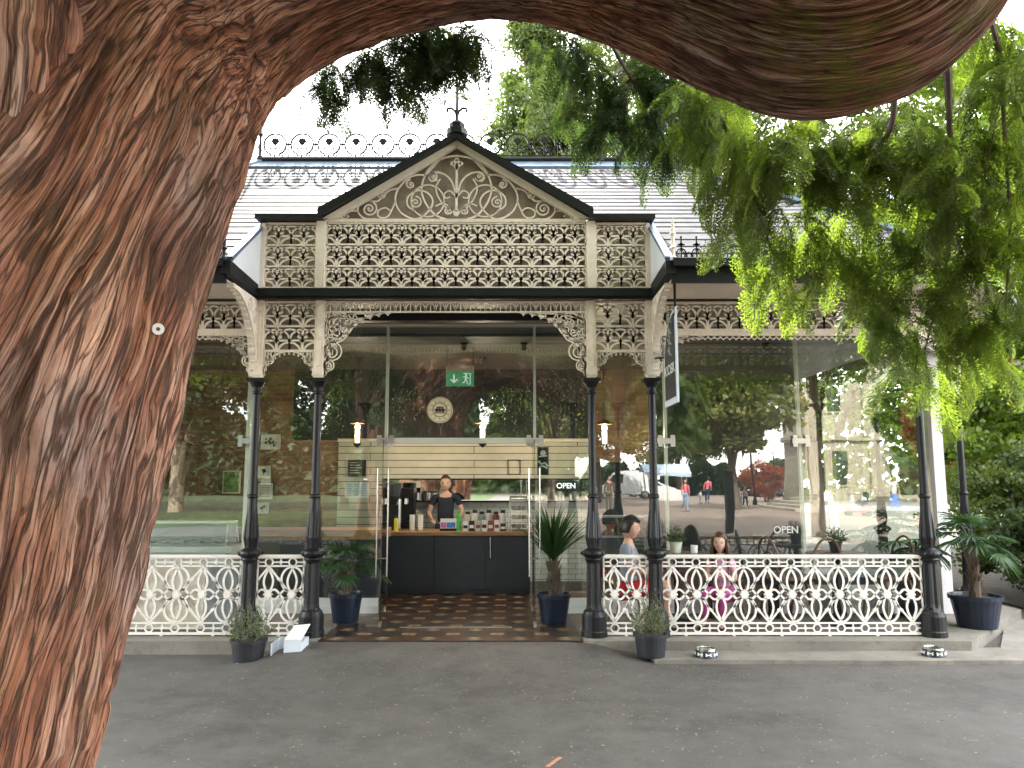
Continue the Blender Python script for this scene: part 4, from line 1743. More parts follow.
# trailing greenery on the dark wall
def greenery(px0, px1, py0, py1, label, seed, dens=150):
    r_ = np.random.default_rng(seed)
    vs, fs = [], []
    x0, x1 = xat(px0, YK), xat(px1, YK)
    zt_, zb_ = zat(py0, YK), zat(py1, YK)
    ns = int((x1 - x0) / .075) + 1
    for i in range(ns):
        x = x0 + (x1 - x0) * (i + r_.uniform(.2, .8)) / ns
        ln = (zt_ - zb_) * r_.uniform(.55, 1)
        nl = int(ln * 34)
        for k_ in range(nl):
            z = zt_ - ln * k_ / nl
            c = np.array([x + r_.normal(0, .02), YK - .05 - r_.uniform(0, .05), z])
            s = r_.uniform(.012, .026)
            a = r_.normal(size=3)
            a /= np.linalg.norm(a)
            b2 = np.cross(a, r_.normal(size=3))
            b2 /= np.linalg.norm(b2)
            n0 = len(vs)
            vs += [c - a * s, c + b2 * s * .6, c + a * s, c - b2 * s * .6]
            fs.append((n0, n0 + 1, n0 + 2, n0 + 3))
    o = np_mesh('trailing_plant', np.array(vs), fs, M['leaf_ivy'], base=((x0 + x1) / 2, YK - .05, zt_))
    tag(o, label, 'plant', 'trailing plants on the dark wall')


greenery(326, 345, 385, 437, 'pale trailing leaves on the dark wall left of the first pendant lamp', 1)
greenery(364, 382, 392, 437, 'pale trailing leaves between the first pendant lamp and the pale post', 2)
greenery(392, 424, 388, 436, 'wide pale trailing leaves left of the round plaque', 3)
greenery(500, 532, 384, 437, 'trailing leaves right of the second pendant lamp', 4)
greenery(543, 586, 380, 440, 'dense trailing leaves in the right end of the dark wall', 5)

# ---- things on and round the counter
zc_t = ctop


def jar(x, y, z, r, h, m, label, cat='jar', name='jar', lid=M['ink'], group=None):
    t = thing(name, (x, y, z), label, cat, group)
    m_ = MB()
    m_.lathe([(r * .95, 0), (r, .01), (r, h * .78), (r * .7, h * .86)], (x, y, z), 12)
    m_.build('body', m, t)
    m_ = MB()
    m_.lathe([(r * .72, h * .862), (r * .72, h), (r * .6, h * 1.02)], (x, y, z), 12)
    m_.build('lid', lid, t)
    return t


# espresso machine / grinder stack at the left of the hatch
x = xat(393, 10.7)
z = zc_t
t = thing('coffee_grinder', (x, 10.75, z), 'tall black coffee grinder with round hopper at the left end of the counter', 'coffee grinder')
m_ = MB()
m_.box(x - .09, x + .09, 10.62, 10.86, z, z + .34)
m_.build('body', M['black'], t)
m_ = MB()
m_.lathe([(.05, .341), (.10, .46), (.115, .62), (.10, .64)], (x, 10.74, z), 14)
m_.build('hopper', M['signdark'], t)
m_ = MB()
m_.tube([(x + .11, 10.64, z + .02), (x + .11, 10.64, z + .42)], .02, 8)
m_.build('spout', M['chrome'], t)
x = xat(402, 11.0)
t = thing('espresso_machine', (x, 11.1, z), 'black espresso machine with steel front behind the grinder', 'coffee machine')
m_ = MB()
m_.box(x - .16, x + .16, 10.99, 11.35, z, z + .10)
m_.box(x - .16, x + .16, 11.12, 11.35, z + .101, z + .42)
m_.box(x - .17, x + .17, 10.98, 11.35, z + .421, z + .56)
m_.build('body', M['black'], t)
for dx in (-.05, .06):
    m_ = MB()
    m_.tube([(x + dx, 11.05, z + .42), (x + dx, 11.05, z + .34)], .03, 10)
    m_.build('group_head', M['chrome'], t)
for i in range(3):
    tag(t)
# cups on the counter
for i, (px, lab) in enumerate(((413, 'left of two stacks of white paper cups beside the coffee machine'), (421, 'right of two stacks of white paper cups beside the coffee machine'))):
    x = xat(px, 10.6)
    m_ = MB()
    for k_ in range(7):
        m_.lathe([(.030, k_ * .03), (.042, k_ * .03 + .029)], (x, 10.6, z), 12)
    simple('cup_stack', m_, M['paper'], (x, 10.6, z), lab, 'paper cups', 'stacks of paper cups')
# yellow squeezy bottle
jar(xat(397, 10.42), 10.42, z, .03, .20, mat('yellow_plastic', (.6, .5, .05), .4), 'small yellow squeeze bottle at the left end of the counter', 'bottle', 'squeeze_bottle')
# till / card tablet with colourful screen
x = xat(449, 10.5)
t = thing('till_screen', (x, 10.5, z), 'small till with blue and pink screen in front of the server', 'till')
m_ = MB()
m_.box(x - .12, x + .12, 10.5, 10.6, z, z + .035)
m_.beam((x, 10.55, z + .03), (x, 10.56, z + .09), .05, .03)
m_.build('stand', M['black'], t)
m_ = MB()
m_.beam((x - .11, 10.49, z + .10), (x + .11, 10.49, z + .10), .015, .13)
m_.build('body', M['casew'], t)
m_ = MB()
m_.box(x - .10, x - .03, 10.475, 10.481, z + .045, z + .115)
m_.build('pink_panel', mat('pink_print', (.45, .12, .35), .5, var=.5, vs=30), t)
m_ = MB()
m_.box(x - .02, x + .09, 10.475, 10.481, z + .045, z + .115)
m_.build('blue_panel', mat('blue_print', (.06, .2, .55), .5, var=.5, vs=30), t)
# green bottle
x = xat(459, 10.5)
jar(x, 10.5, z, .032, .27, mat('bright_green_plastic', (.06, .42, .06), .35), 'bright green tall bottle on the counter right of the server', 'bottle', 'green_bottle', mat('green_cap', (.05, .35, .05), .4))
# packets and jars of confectionery
r_ = random.Random(5)
pk = mat('dark_red_packet', (.25, .06, .06), .5)
pkb = mat('cream_packet', (.55, .5, .4), .5)
pos = ['beside the green bottle', 'second from the green bottle', 'third from the green bottle', 'in the middle of the packet row', 'left of the glass case by three', 'left of the glass case by two', 'next to the glass case']
for i in range(7):
    x = xat(466 + i * 6.2, 10.5)
    h = .10 + .05 * r_.random()
    m_ = MB()
    m_.beam((x - .035, 10.47, z + h / 2), (x + .035, 10.47, z + h / 2), .05, h)
    mm = [M['paper'], M['ink'], pkb, M['paper'], pk, M['casew'], M['ink']][i]
    o = simple('snack_packet', m_, mm, (x, 10.47, z), ['white', 'black', 'cream', 'white', 'dark red', 'white', 'black'][i] + ' snack packet on the counter, ' + pos[i], 'packet', 'snack packets in front on the counter')
    l_ = MB()
    l_.box(x - .028, x + .028, 10.438, 10.444, z + h * .3, z + h * .6)
    sub(o, l_, 'packet_label', [M['ink'], M['paper'], pk, M['ink'], M['paper'], pk, M['paper']][i])
for i in range(6):
    x = xat(468 + i * 7, 10.85)
    jar(x, 10.85, z, .045, .24 + .02 * (i % 2), [pkb, M['paper'], M['greyp'], M['paper'], pk, M['casew']][i],
        ['cream', 'white', 'grey', 'white', 'dark red', 'white'][i] + ' lidded jar, number ' + ['one', 'two', 'three', 'four', 'five', 'six'][i] + ' from the left behind the packets', group='jars at the back of the counter')
# glass cake case
a, b_ = xat(510, 10.55), xat(529, 10.55)
t = thing('cake_case', ((a + b_) / 2, 10.6, z), 'upright glass cake case with shelves at the right end of the counter', 'display case')
zz_ = zat(501, 10.5)
m_ = MB()
for x in (a, b_):
    for y in (10.42, 10.8):
        m_.box(x - .008, x + .008, y - .008, y + .008, z, zz_)
m_.box(a - .01, b_ + .01, 10.41, 10.81, zz_ + .001, zz_ + .02)
m_.build('case_frame', M['chrome'], t)
m_ = MB()
m_.box(a + .009, b_ - .009, 10.42, 10.424, z + .001, zz_ - .001)
m_.build('case_glass', M['case'], t)
for k_ in range(3):
    m_ = MB()
    zk = z + .03 + k_ * (zz_ - z) * .3
    m_.box(a + .01, b_ - .01, 10.43, 10.79, zk, zk + .008)
    s_o = m_.build('case_shelf', M['casew'], t)
    m_ = MB()
    for q_ in range(3):
        m_.lathe([(.03, .009), (.034, .05), (.02, .06)], (a + .05 + q_ * .07, 10.55, zk), 8)
    sub(s_o, m_, 'cake', M['woodd'])
# jars on the mirror shelf
for i, px in enumerate((412, 418, 424, 429, 434)):
    x = xat(px, YK - .1)
    jar(x, YK - .11, zm1 - .002, .035, .13, [M['ink'], M['steel'], M['signdark'], M['casew'], M['steel']][i], ['black', 'steel', 'charcoal', 'white', 'pale steel'][i] + ' jar on the mirror shelf left of the server', group='jars on the mirror shelf')
for i, px in enumerate((560, 567, 575, 583)):
    x = xat(px, YK - .1)
    jar(x, YK - .11, zm1 - .002, .035, .15, [M['casew'], M['ink'], M['greyp'], pkb][i], ['white', 'black', 'grey', 'cream'][i] + ' jar at the right end of the mirror shelf', group='jars on the mirror shelf')
# square outline plaque on the board wall
p = pt(514, 467, YK - .03)
m_ = MB()
m_.fr(p, (1, 0, 0), (0, 0, 1))
m_.stroke([(-.09, -.105), (.09, -.105), (.09, .105), (-.09, .105)], .012, .02, closed=True)
simple('square_wire_frame', m_, M['ink'], p, 'thin black square frame on the cream board wall', 'frame')
# small boxed black things at left of boards
p = pt(357, 468, YK - .05)
t = thing('menu_board', p, 'black menu board on the cream boards left of the coffee grinder', 'menu board')
m_ = MB()
m_.box(p.x - .13, p.x + .13, p.y - .02, p.y + .02, p.z - .12, p.z + .12)
m_.build('board', M['ink'], t)
m_ = MB()
m_.fr(p - Vector((0, .022, 0)), (1, 0, 0), (0, 0, 1))
for i in range(5):
    m_.stroke([(-.10, .08 - i * .038), (.02 + .06 * ((i * 7) % 3) / 2, .08 - i * .038)], .008, .003)
m_.build('chalk_lines', M['paper'], t)
# menu sheet hanging on the glass at left
p = pt(357, 490, 9.0)
t = thing('menu_sheet', p, 'pale notice with columns of small lines taped inside the left glass', 'notice')
m_ = MB()
m_.box(p.x - .14, p.x + .14, p.y - .002, p.y + .002, p.z - .09, p.z + .09)
m_.build('sheet', M['paper'], t)
m_ = MB()
m_.fr(p - Vector((0, .004, 0)), (1, 0, 0), (0, 0, 1))
for c_ in range(3):
    for i in range(6):
        m_.stroke([(-.12 + c_ * .085, .065 - i * .025), (-.06 + c_ * .085, .065 - i * .025)], .006, .002)
m_.build('small_print', M['signgrey'], t)

# black and white poster, OPEN sign and OPEN lettering on the glass
yg = YG - .03
p = pt(543, 461, YG + .02)
t = thing('window_poster', p, 'tall narrow black poster with white brush strokes on the glass right of the doors', 'poster')
m_ = MB()
m_.box(p.x - .065, p.x + .065, p.y - .002, p.y + .002, p.z - .16, p.z + .16)
m_.build('sheet', M['ink'], t)
m_ = MB()
m_.fr(p - Vector((0, .004, 0)), (1, 0, 0), (0, 0, 1))
m_.stroke([(-.05, .0), (-.02, -.035), (.02, -.02), (.055, -.06)], .022, .003)
m_.stroke([(-.045, -.07), (.0, -.055), (.05, -.085)], .018, .0032)
m_.disc2(.0, .09, .035, .003)
m_.stroke([(-.05, .05), (.05, .06)], .014, .0034)
m_.build('artwork', M['paper'], t)
p = pt(566, 486, YG + .04)
t = thing('open_sign', p, 'small black sign reading OPEN in white capitals behind the glass', 'open sign')
m_ = MB()
W, H = .125, .055
m_.fr(p, (1, 0, 0), (0, 0, 1))
pts = []
for cx_, cz_, a0 in ((W - .02, H - .02, 0), (-W + .02, H - .02, 90), (-W + .02, -H + .02, 180), (W - .02, -H + .02, 270)):
    for i in range(5):
        a = R(a0 + i * 22.5)
        pts.append((cx_ + .02 * math.cos(a), cz_ + .02 * math.sin(a)))
m_.prism(pts, .012)
m_.build('board', M['ink'], t)
text_mesh('lettering', 'OPEN', .085, mat('white_letters', (.8, .8, .78), .5, var=0, emis=((1, 1, .95), .25)), t, Matrix.Translation((0, -.009, 0)) @ UP, .001)
p = pt(786, 530, YG - .012)
o = text_mesh('window_lettering', 'OPEN', .11, M['paper'], None, UP, .0006)
o.location = p
tag(o, 'small white word OPEN stuck on the large right window beside the pale post', 'lettering')

# KIOSK flag sign
YS0, YS1 = YC - .13, YE + .10
xs_ = 1.50
zb_, zt_ = zat(402, YS1), zat(303, YS1) - .03
t = thing('projecting_sign', (xs_, YS0, zb_), 'dark projecting sign with curved edge and word KIOSK hung from the eaves', 'sign')
Wd = YS0 - YS1
outer = [(0, zb_), (Wd, zb_)]
cur = []
for i in range(13):
    u = i / 12
    cur.append((Wd * (1 - (1 - math.cos(u * PI / 2))), zb_ + (zt_ - zb_) * (.42 + .58 * math.sin(u * PI / 2))))
m_ = MB()
m_.fr((xs_, YS1, 0), (0, 1, 0), (0, 0, 1))
m_.prism([(0, zb_), (Wd, zb_)] + cur, .016)
m_.build('sign_border', M['card'], t)
m_ = MB()
for sg in (-1, 1):
    m_.fr((xs_ + sg * .011, YS1, 0), (0, 1, 0), (0, 0, 1))
    cin = [(.055 + (a - 0) * (Wd - .11) / Wd * 1.0, zb_ + .06 + (b2 - zb_) * .88) for a, b2 in cur]
    m_.prism([(.055, zb_ + .06), (Wd - .055, zb_ + .06)] + cin, .005)
m_.build('sign_face', M['signdark'], t)
rotm = Matrix.Rotation(R(-90), 4, 'Z') @ UP
text_mesh('kiosk_lettering', 'KIOSK', .165, M['paper'], t, Matrix.Translation((-.0155, YS1 + Wd / 2 - YS0, .33)) @ rotm, .001, (1.0, .8))
m_ = MB()
m_.fr((xs_ - .0155, YS1, 0), (0, 1, 0), (0, 0, 1))
for i in range(4):
    zc = zb_ + .50 + i * .105
    m_.spiral(Wd * .48, zc, .05, 90 * i, 1.1, .018, t=.003)
    m_.stroke([(Wd * .3, zc - .05), (Wd * .62, zc + .03)], .014, .0034)
m_.build('printed_motif', M['signgrey'], t)
m_ = MB()
m_.tube([(xs_, YS1 + .04, zt_ - .08), (xs_, YS1 + .04, ZS)], .012, 6)
m_.tube([(xs_, YS0 + .0, zb_ + .5), (CX[3], YC - .03, zb_ + .5)], .012, 6)
m_.build('hanging_bracket', M['black'], t)
# ------------------------------------------------------------------ pots, bowls, box
def bush(parent, cx, cy, cz, rx, rz, n, seed, m=M['leaf_grey']):
    r_ = np.random.default_rng(seed)
    vs, fs = [], []
    for i in range(n):
        th = r_.uniform(0, 2 * PI)
        ph = math.acos(r_.uniform(.0, 1)) * .95
        d = np.array([math.sin(ph) * math.cos(th), math.sin(ph) * math.sin(th), max(.25, math.cos(ph))])
        L_ = r_.uniform(.75, 1.1)
        tip = np.array([cx, cy, cz]) + d * np.array([rx, rx, rz]) * L_
        b0 = np.array([cx, cy, cz]) + d * np.array([rx, rx, 0]) * .35
        ax = tip - b0
        ln = np.linalg.norm(ax)
        ax /= ln
        k = 13
        for j in range(k):
            c = b0 + ax * ln * (.25 + .75 * j / k)
            a = ax * .5 + r_.normal(0, .55, 3)
            a /= np.linalg.norm(a)
            b2 = np.cross(a, r_.normal(size=3))
            b2 /= np.linalg.norm(b2)
            s = r_.uniform(.016, .030)
            n0 = len(vs)
            vs += [c, c + a * s * .5 + b2 * s * .16, c + a * s, c + a * s * .5 - b2 * s * .16]
            fs.append((n0, n0 + 1, n0 + 2, n0 + 3))
    return np_mesh('foliage', np.array(vs), fs, m, parent)


def pot_mb(x, y, z, r, h, taper=.8):
    mb = MB()
    mb.lathe([(r * taper, 0), (r * taper * 1.02, .01), (r * .97, h * .86), (r * 1.05, h * .87), (r * 1.06, h), (r * .96, h), (r * .93, h * .86)], (x, y, z), 24)
    return mb


def potted_bush(px, ybase, r, h, label, seed, z=0.0, cat='potted plant', fh=.34, fr=.25, name='potted_shrub', n=150, m=None, potm=None, grp='potted grey-green shrubs on the asphalt'):
    x = xat(px, ybase, z)
    t = thing(name, (x, ybase, z), label, cat, grp)
    pot_mb(x, ybase, z, r, h).build('pot', potm or M['plastic'], t, smooth=False)
    so = MB()
    so.lathe([(r * .93, h * .9), (r * .5, h * .93), (.01, h * .94)], (x, ybase, z), 16)
    so.build('soil', M['soil'], t)
    bush(t, x, ybase, z + h * .9, fr, fh, n, seed, m or M['leaf_grey'])
    return t


potted_bush(248, 7.08, .155, .20, 'bushy grey-green shrub in a round black pot at the left railing', 3, z=0.0, fr=.235, fh=.36)
potted_bush(651, 7.14, .15, .20, 'bushy grey-green shrub in a black pot right of the entrance', 4, z=.036, fr=.205, fh=.44)


def segs_frond(vs, fs, c, d, up, n_seg, L_, w, r_, spread=150, droop=.3):
    """a fan leaf: pointed segments radiating from c, main direction d"""
    d = d.normalized()
    s = d.cross(up).normalized()
    u = s.cross(d).normalized()
    for i in range(n_seg):
        a = R(-spread / 2 + spread * i / (n_seg - 1) + r_.uniform(-3, 3))
        dirv = (d * math.cos(a) + s * math.sin(a)).normalized()
        side = (-d * math.sin(a) + s * math.cos(a)).normalized()
        l = L_ * (1 - .25 * abs(i / (n_seg - 1) - .5) * 2) * r_.uniform(.9, 1.08)
        fold = u * (w * .35 * (1 if i % 2 else -1))
        n0 = len(vs)
        k = 4
        for j in range(k + 1):
            tt = j / k
            ww = w * (math.sin(PI * min(1, tt * .75 + .22)) ** .8) * (1 if j < k else .05)
            p = c + dirv * l * tt - Vector((0, 0, 1)) * (droop * l * tt ** 2.4)
            vs.append(p - side * ww / 2 + fold * tt)
            vs.append(p + side * ww / 2 - fold * tt)
        for j in range(k):
            fs.append((n0 + 2 * j, n0 + 2 * j + 1, n0 + 2 * j + 3, n0 + 2 * j + 2))


def potted_palm(x, y, z, pr, ph, th, label, seed, nf, L_, style='fan', potm=None, lean=0, top_r=.3):
    r_ = random.Random(seed)
    t = thing('potted_palm', (x, y, z), label, 'potted palm', 'potted palms beside the glass')
    pot_mb(x, y, z, pr, ph, .74).build('pot', potm or M['navypot'], t)
    so = MB()
    so.lathe([(pr * .93, ph * .9), (pr * .5, ph * .93), (.01, ph * .94)], (x, y, z), 16)
    so.build('soil', M['soil'], t)
    zt_ = z + ph + th
    tr = MB()
    tr.tube([(x, y, z + ph * .85), (x + lean * .4, y, z + ph + th * .5), (x + lean, y, zt_)], [.055, .048, .06], 9)
    for i in range(50):      # old leaf bases
        a = r_.uniform(0, 2 * PI)
        u = r_.uniform(0, 1)
        zz_ = z + ph + th * u
        rr2 = .05
        tr.tube([(x + lean * u + rr2 * math.cos(a), y + rr2 * math.sin(a), zz_), (x + lean * u + rr2 * 1.6 * math.cos(a), y + rr2 * 1.6 * math.sin(a), zz_ + .07)], [.014, .004], 4)
    tr.build('trunk', M['bark_far'], t)
    vs, fs = [], []
    st = MB()
    c0 = Vector((x + lean, y, zt_))
    for i in range(nf):
        a = 2 * PI * i / nf + r_.uniform(-.4, .4)
        if style == 'fan':
            el = r_.uniform(-.35, 1.25)
            pl_ = L_ * r_.uniform(.7, 1.15)
            d = Vector((math.cos(a) * math.cos(el), math.sin(a) * math.cos(el), math.sin(el)))
            e = c0 + d * pl_
            mid = c0 + d * pl_ * .5 + Vector((0, 0, .06 * pl_))
            st.tube([c0, mid, e], [.010, .007, .005], 5)
            dd = (d + Vector((0, 0, -.45))).normalized()
            upv = Vector((0, 0, 1)) if abs(dd.z) < .9 else Vector((1, 0, 0))
            segs_frond(vs, fs, e, dd, upv, 18, L_ * .95 * r_.uniform(.85, 1.1), .019, r_, 190, .30)
        else:
            el = r_.uniform(.75, 1.5)
            d = Vector((math.cos(a) * math.cos(el), math.sin(a) * math.cos(el), math.sin(el)))
            l = L_ * r_.uniform(.7, 1.15)
            s = d.cross(Vector((math.sin(a), -math.cos(a), .2))).normalized()
            n0 = len(vs)
            k = 6
            for j in range(k + 1):
                tt = j / k
                w = .03 * math.sin(PI * min(1, tt * .8 + .18)) * (1 if j < k else .05)
                p = c0 + d * l * tt - Vector((0, 0, 1)) * .12 * l * tt ** 3 + Vector((math.cos(a), math.sin(a), 0)) * .10 * tt ** 2
                sd = Vector((-math.sin(a), math.cos(a), 0))
                vs.append(p - sd * w / 2)
                vs.append(p + sd * w / 2)
            for j in range(k):
                fs.append((n0 + 2 * j, n0 + 2 * j + 1, n0 + 2 * j + 3, n0 + 2 * j + 2))
    if st.v:
        st.build('stalk', M['leaf_palm'], t)
    np_mesh('fronds', [tuple(v) for v in vs], fs, M['leaf_palm'], t)
    return t


yp = 8.35
potted_palm(xat(349, yp), yp, ZP, .175, .30, .22, 'fan palm drooping from a black pot left of the open doors', 5, 15, .24)
yp = 8.30
potted_palm(xat(553, yp), yp, ZP, .175, .30, .33, 'upright narrow-leaved palm in a dark pot right of the open doors', 6, 120, .62, 'strap')
potted_palm(4.72, 8.05, ZP, .24, .32, .50, 'tall fan palm in a large navy pot on the right-hand corner', 7, 15, .26)
# dark leafy plant behind the right column collar
t = potted_palm(4.30, 8.35, ZP, .13, .2, .55, 'dark leafy houseplant in a small pot by the white corner post', 9, 9, .22, 'fan')


def dog_bowl(px, y, z, label):
    x = xat(px, y, z)
    t = thing('dog_bowl', (x, y, z), label, 'dog bowl', 'dog bowls on the concrete apron')
    mb = MB()
    mb.lathe([(.098, 0), (.100, .005), (.088, .062), (.080, .070), (.074, .066), (.070, .030), (.02, .022)], (x, y, z), 24)
    mb.build('bowl', [M['navypot']], t)
    mb = MB()
    mb.lathe([(.090, .0615), (.083, .074), (.076, .0665)], (x, y, z), 24)
    mb.build('steel_rim', M['chrome'], t)
    for i in range(8):
        a = 2 * PI * i / 8
        c = Vector((x + .0965 * math.cos(a), y + .0965 * math.sin(a), z + .032))
        mb = MB()
        ex = Vector((-math.sin(a), math.cos(a), 0))
        mb.fr(c, ex, (-.18 * math.cos(a), -.18 * math.sin(a), 1))
        mb.stroke([(-.016, 0), (.016, 0)], .008, .004)
        for s in (-1, 1):
            for v in (-1, 1):
                mb.disc2(s * .019, v * .006, .008, .004, 6)
        mb.build('bone_mark', M['paper'], t)
    return t


dog_bowl(706, 7.12, .035, 'navy dog bowl with white bone marks beside the long railing')
dog_bowl(934, 7.16, .035, 'navy dog bowl with white bone marks at the foot of the right column')

# flattened open cardboard box
bx, by = xat(292, 7.22, 0), 7.18
t = thing('cardboard_box', (bx, by, 0), 'white opened cardboard box lying against the entrance column', 'box')
mb = MB()
mb.box(bx - .11, bx + .10, by - .09, by + .10, .002, .008)
mb.box(bx - .02, bx + .10, by - .095, by - .09, .008, .150)
mb.box(bx + .095, bx + .10, by - .09, by + .10, .008, .135)
mb.box(bx - .11, bx - .105, by - .09, by + .10, .008, .125)
mb.box(bx - .11, bx + .10, by + .095, by + .10, .008, .135)
mb.build('tray', M['card'], t)
mb = MB()
mb.fr((bx, by - .0, 0), (1, 0, 0), (0, .2, 1))
mb.add([(bx - .02, by - .093, .152), (bx + .10, by - .093, .152), (bx + .14, by - .03, .245), (bx + .03, by - .03, .235),
        (bx - .02, by - .087, .150), (bx + .10, by - .087, .150), (bx + .14, by - .024, .243), (bx + .03, by - .024, .233)], [(0, 1, 2, 3), (7, 6, 5, 4), (0, 4, 5, 1), (1, 5, 6, 2), (2, 6, 7, 3), (3, 7, 4, 0)])
mb.build('flap', M['casew'], t)
mb = MB()
mb.add([(bx - .11, by - .09, .012), (bx - .32, by - .16, .006), (bx - .22, by + .02, .03), (bx - .11, by + .03, .05), (bx - .11, by - .09, .016), (bx - .32, by - .16, .010), (bx - .22, by + .02, .034), (bx - .11, by + .03, .054)],
       [(0, 1, 2, 3), (7, 6, 5, 4), (0, 4, 5, 1), (1, 5, 6, 2), (2, 6, 7, 3), (3, 7, 4, 0)])
mb.build('flap', M['greyp'], t)
t.scale = (1.3, 1.3, 1.3)
t.location.y -= .02

# ------------------------------------------------------------------ veranda furniture
def chair(x, y, rz, label, m=M['woodd']):
    t = thing('bentwood_chair', (0, 0, 0), label, 'chair', 'bentwood chairs along the right veranda')
    mb = MB()
    mb.lathe([(.19, .43), (.20, .445), (.195, .46), (.01, .455)], (0, 0, 0), 18)
    mb.build('seat', m, t)
    for sx in (-1, 1):
        for sy in (-1, 1):
            mb = MB()
            mb.tube([(sx * .14, sy * .14, .43), (sx * .19, sy * .20, 0)], [.016, .012], 7)
            mb.build('leg', m, t)
    mb = MB()
    pts = []
    for i in range(15):
        a = PI * i / 14
        pts.append((-.185 * math.cos(a), .17 + .06 * math.sin(a), .44 + .44 * math.sin(a) ** .75))
    mb.tube(pts, .013, 7)
    pts = []
    for i in range(11):
        a = PI * i / 10
        pts.append((-.11 * math.cos(a), .165 + .045 * math.sin(a), .45 + .28 * math.sin(a) ** .8))
    mb.tube(pts, .010, 6)
    mb.build('backrest', m, t)
    t.location = (x, y, ZP)
    t.rotation_euler = (0, 0, rz)
    return t


def table(x, y, r, h, label):
    t = thing('bistro_table', (x, y, ZP), label, 'table', 'bistro tables along the right veranda')
    mb = MB()
    mb.lathe([(r, h - .03), (r + .005, h - .015), (r, h)], (x, y, ZP), 28)
    mb.build('table_top', M['woodd'], t)
    mb = MB()
    mb.lathe([(.22, 0), (.22, .02), (.04, .05), (.03, .1), (.03, h - .06), (.12, h - .031)], (x, y, ZP), 14)
    mb.build('pedestal', M['black'], t)
    return t


yt = 8.28
table(xat(674, yt), yt, .30, .72, 'round table between the man in grey and the girl')
table(xat(832, yt), yt, .30, .72, 'round table right of the girl carrying a dark potted herb')
for px, rz, lab in ((782, 1.9, 'bentwood chair left of the second veranda table'), (812, 3.4, 'bentwood chair behind the white railing just left of the potted herb'), (884, -1.3, 'bentwood chair nearest the right-hand column')):
    chair(xat(px, 8.35), 8.38, rz, lab)
chair(xat(626, 8.1), 8.08, PI / 2 + .1, 'bentwood chair the man in grey sits on').scale = (.9, .9, .74)
chair(xat(722, 8.2), 8.22, -PI / 2 - .5, 'bentwood chair the girl sits on').scale = (.85, .85, .62)
# pots on tables
zt_ = ZP + .72
for px, lab, m_l, sd, pm in ((674, 'bushy green herb in a pale pot on the table beside the man', M['leaf_dark'], 11, M['post']), (832, 'dark green herb in a dark pot on the second veranda table', M['leaf_dark'], 12, M['plastic'])):
    x = xat(px, yt)
    t = thing('table_plant', (x, yt, zt_), lab, 'potted plant', 'herb pots on the veranda tables')
    pot_mb(x, yt, zt_, .065, .11).build('pot', pm, t)
    bush(t, x, yt, zt_ + .10, .13, .20, 90, sd, leaf_mat('herb_leaves_%d' % sd, (.03, .06, .02), (.07, .11, .04), .2, scale=9))
# white mug
x = xat(690, yt)
mb = MB()
mb.lathe([(.028, 0), (.036, .01), (.038, .085), (.034, .085), (.032, .02)], (x, yt - .1, zt_), 14)
simple('white_mug', mb, M['casew'], (x, yt - .1, zt_), 'white mug beside the bushy herb on the first table', 'mug')
# bookshelf behind glass
a, b_ = xat(597, 9.5), xat(648, 9.5)
t = thing('book_shelf', ((a + b_) / 2, 9.6, ZP), 'grey low shelf of red and dark books behind the seated man', 'bookshelf')
mb = MB()
z1_ = zat(516, 9.5)
for z in (z1_, z1_ - .24, z1_ - .48, ZP + .03):
    mb.box(a + .02, b_ - .02, 9.5, 9.75, z - .02, z)
for x in (a, b_):
    mb.box(x - .018, x + .018, 9.49, 9.76, ZP, z1_ + .003)
mb.build('shelf_frame', M['greyp'], t)
r_ = random.Random(8)
bm_ = [pk, M['ink'], mat('olive_book', (.15, .14, .05), .6), mat('brown_book', (.2, .09, .04), .6)]
x = a + .04
i = 0
while x < b_ - .07:
    w_ = r_.uniform(.02, .045)
    h = r_.uniform(.13, .19)
    mb = MB()
    mb.box(x, x + w_, 9.53, 9.68, z1_ - .238, z1_ - .238 + h)
    mb.build('book', bm_[i % 4], t)
    x += w_ + .003
    i += 1
# bench along the glass
t = thing('banquette_bench', (xat(800, 8.62), 8.62, ZP), 'long dark upholstered bench against the right window', 'bench')
mb = MB()
mb.box(xat(700, 8.6), xat(905, 8.6), 8.50, 8.80, ZP + .36, ZP + .44)
mb.build('seat', M['navy'], t)
for px in (705, 770, 835, 900):
    mb = MB()
    x = xat(px, 8.6)
    mb.box(x - .02, x + .02, 8.52, 8.78, ZP, ZP + .359)
    mb.build('leg', M['black'], t)
# black posts seen through the far side
for k_ in range(0):
    pass

# ------------------------------------------------------------------ people
def skin_mesh(J, name='tmp', lev=1, root=0):
    """J: list of (pos, radius, parent)"""
    me = bpy.data.meshes.new(name)
    me.from_pydata([tuple(j[0]) for j in J], [(i, j[2]) for i, j in enumerate(J) if j[2] is not None], [])
    ob = bpy.data.objects.new(name, me)
    COL.objects.link(ob)
    sk = ob.modifiers.new('s', 'SKIN')
    sk.use_smooth_shade = True
    sk.branch_smoothing = .4
    ss = ob.modifiers.new('u', 'SUBSURF')
    ss.levels = lev
    ss.render_levels = lev
    for i, j in enumerate(J):
        r = j[1]
        me.skin_vertices[0].data[i].radius = r if isinstance(r, tuple) else (r, r)
        me.skin_vertices[0].data[i].use_root = (i == root)
    bpy.context.view_layer.update()
    dg = bpy.context.evaluated_depsgraph_get()
    m2 = bpy.data.meshes.new_from_object(ob.evaluated_get(dg))
    vs = [tuple(v.co) for v in m2.vertices]
    fs = [tuple(p.vertices) for p in m2.polygons]
    bpy.data.objects.remove(ob)
    bpy.data.meshes.remove(m2)
    return vs, fs


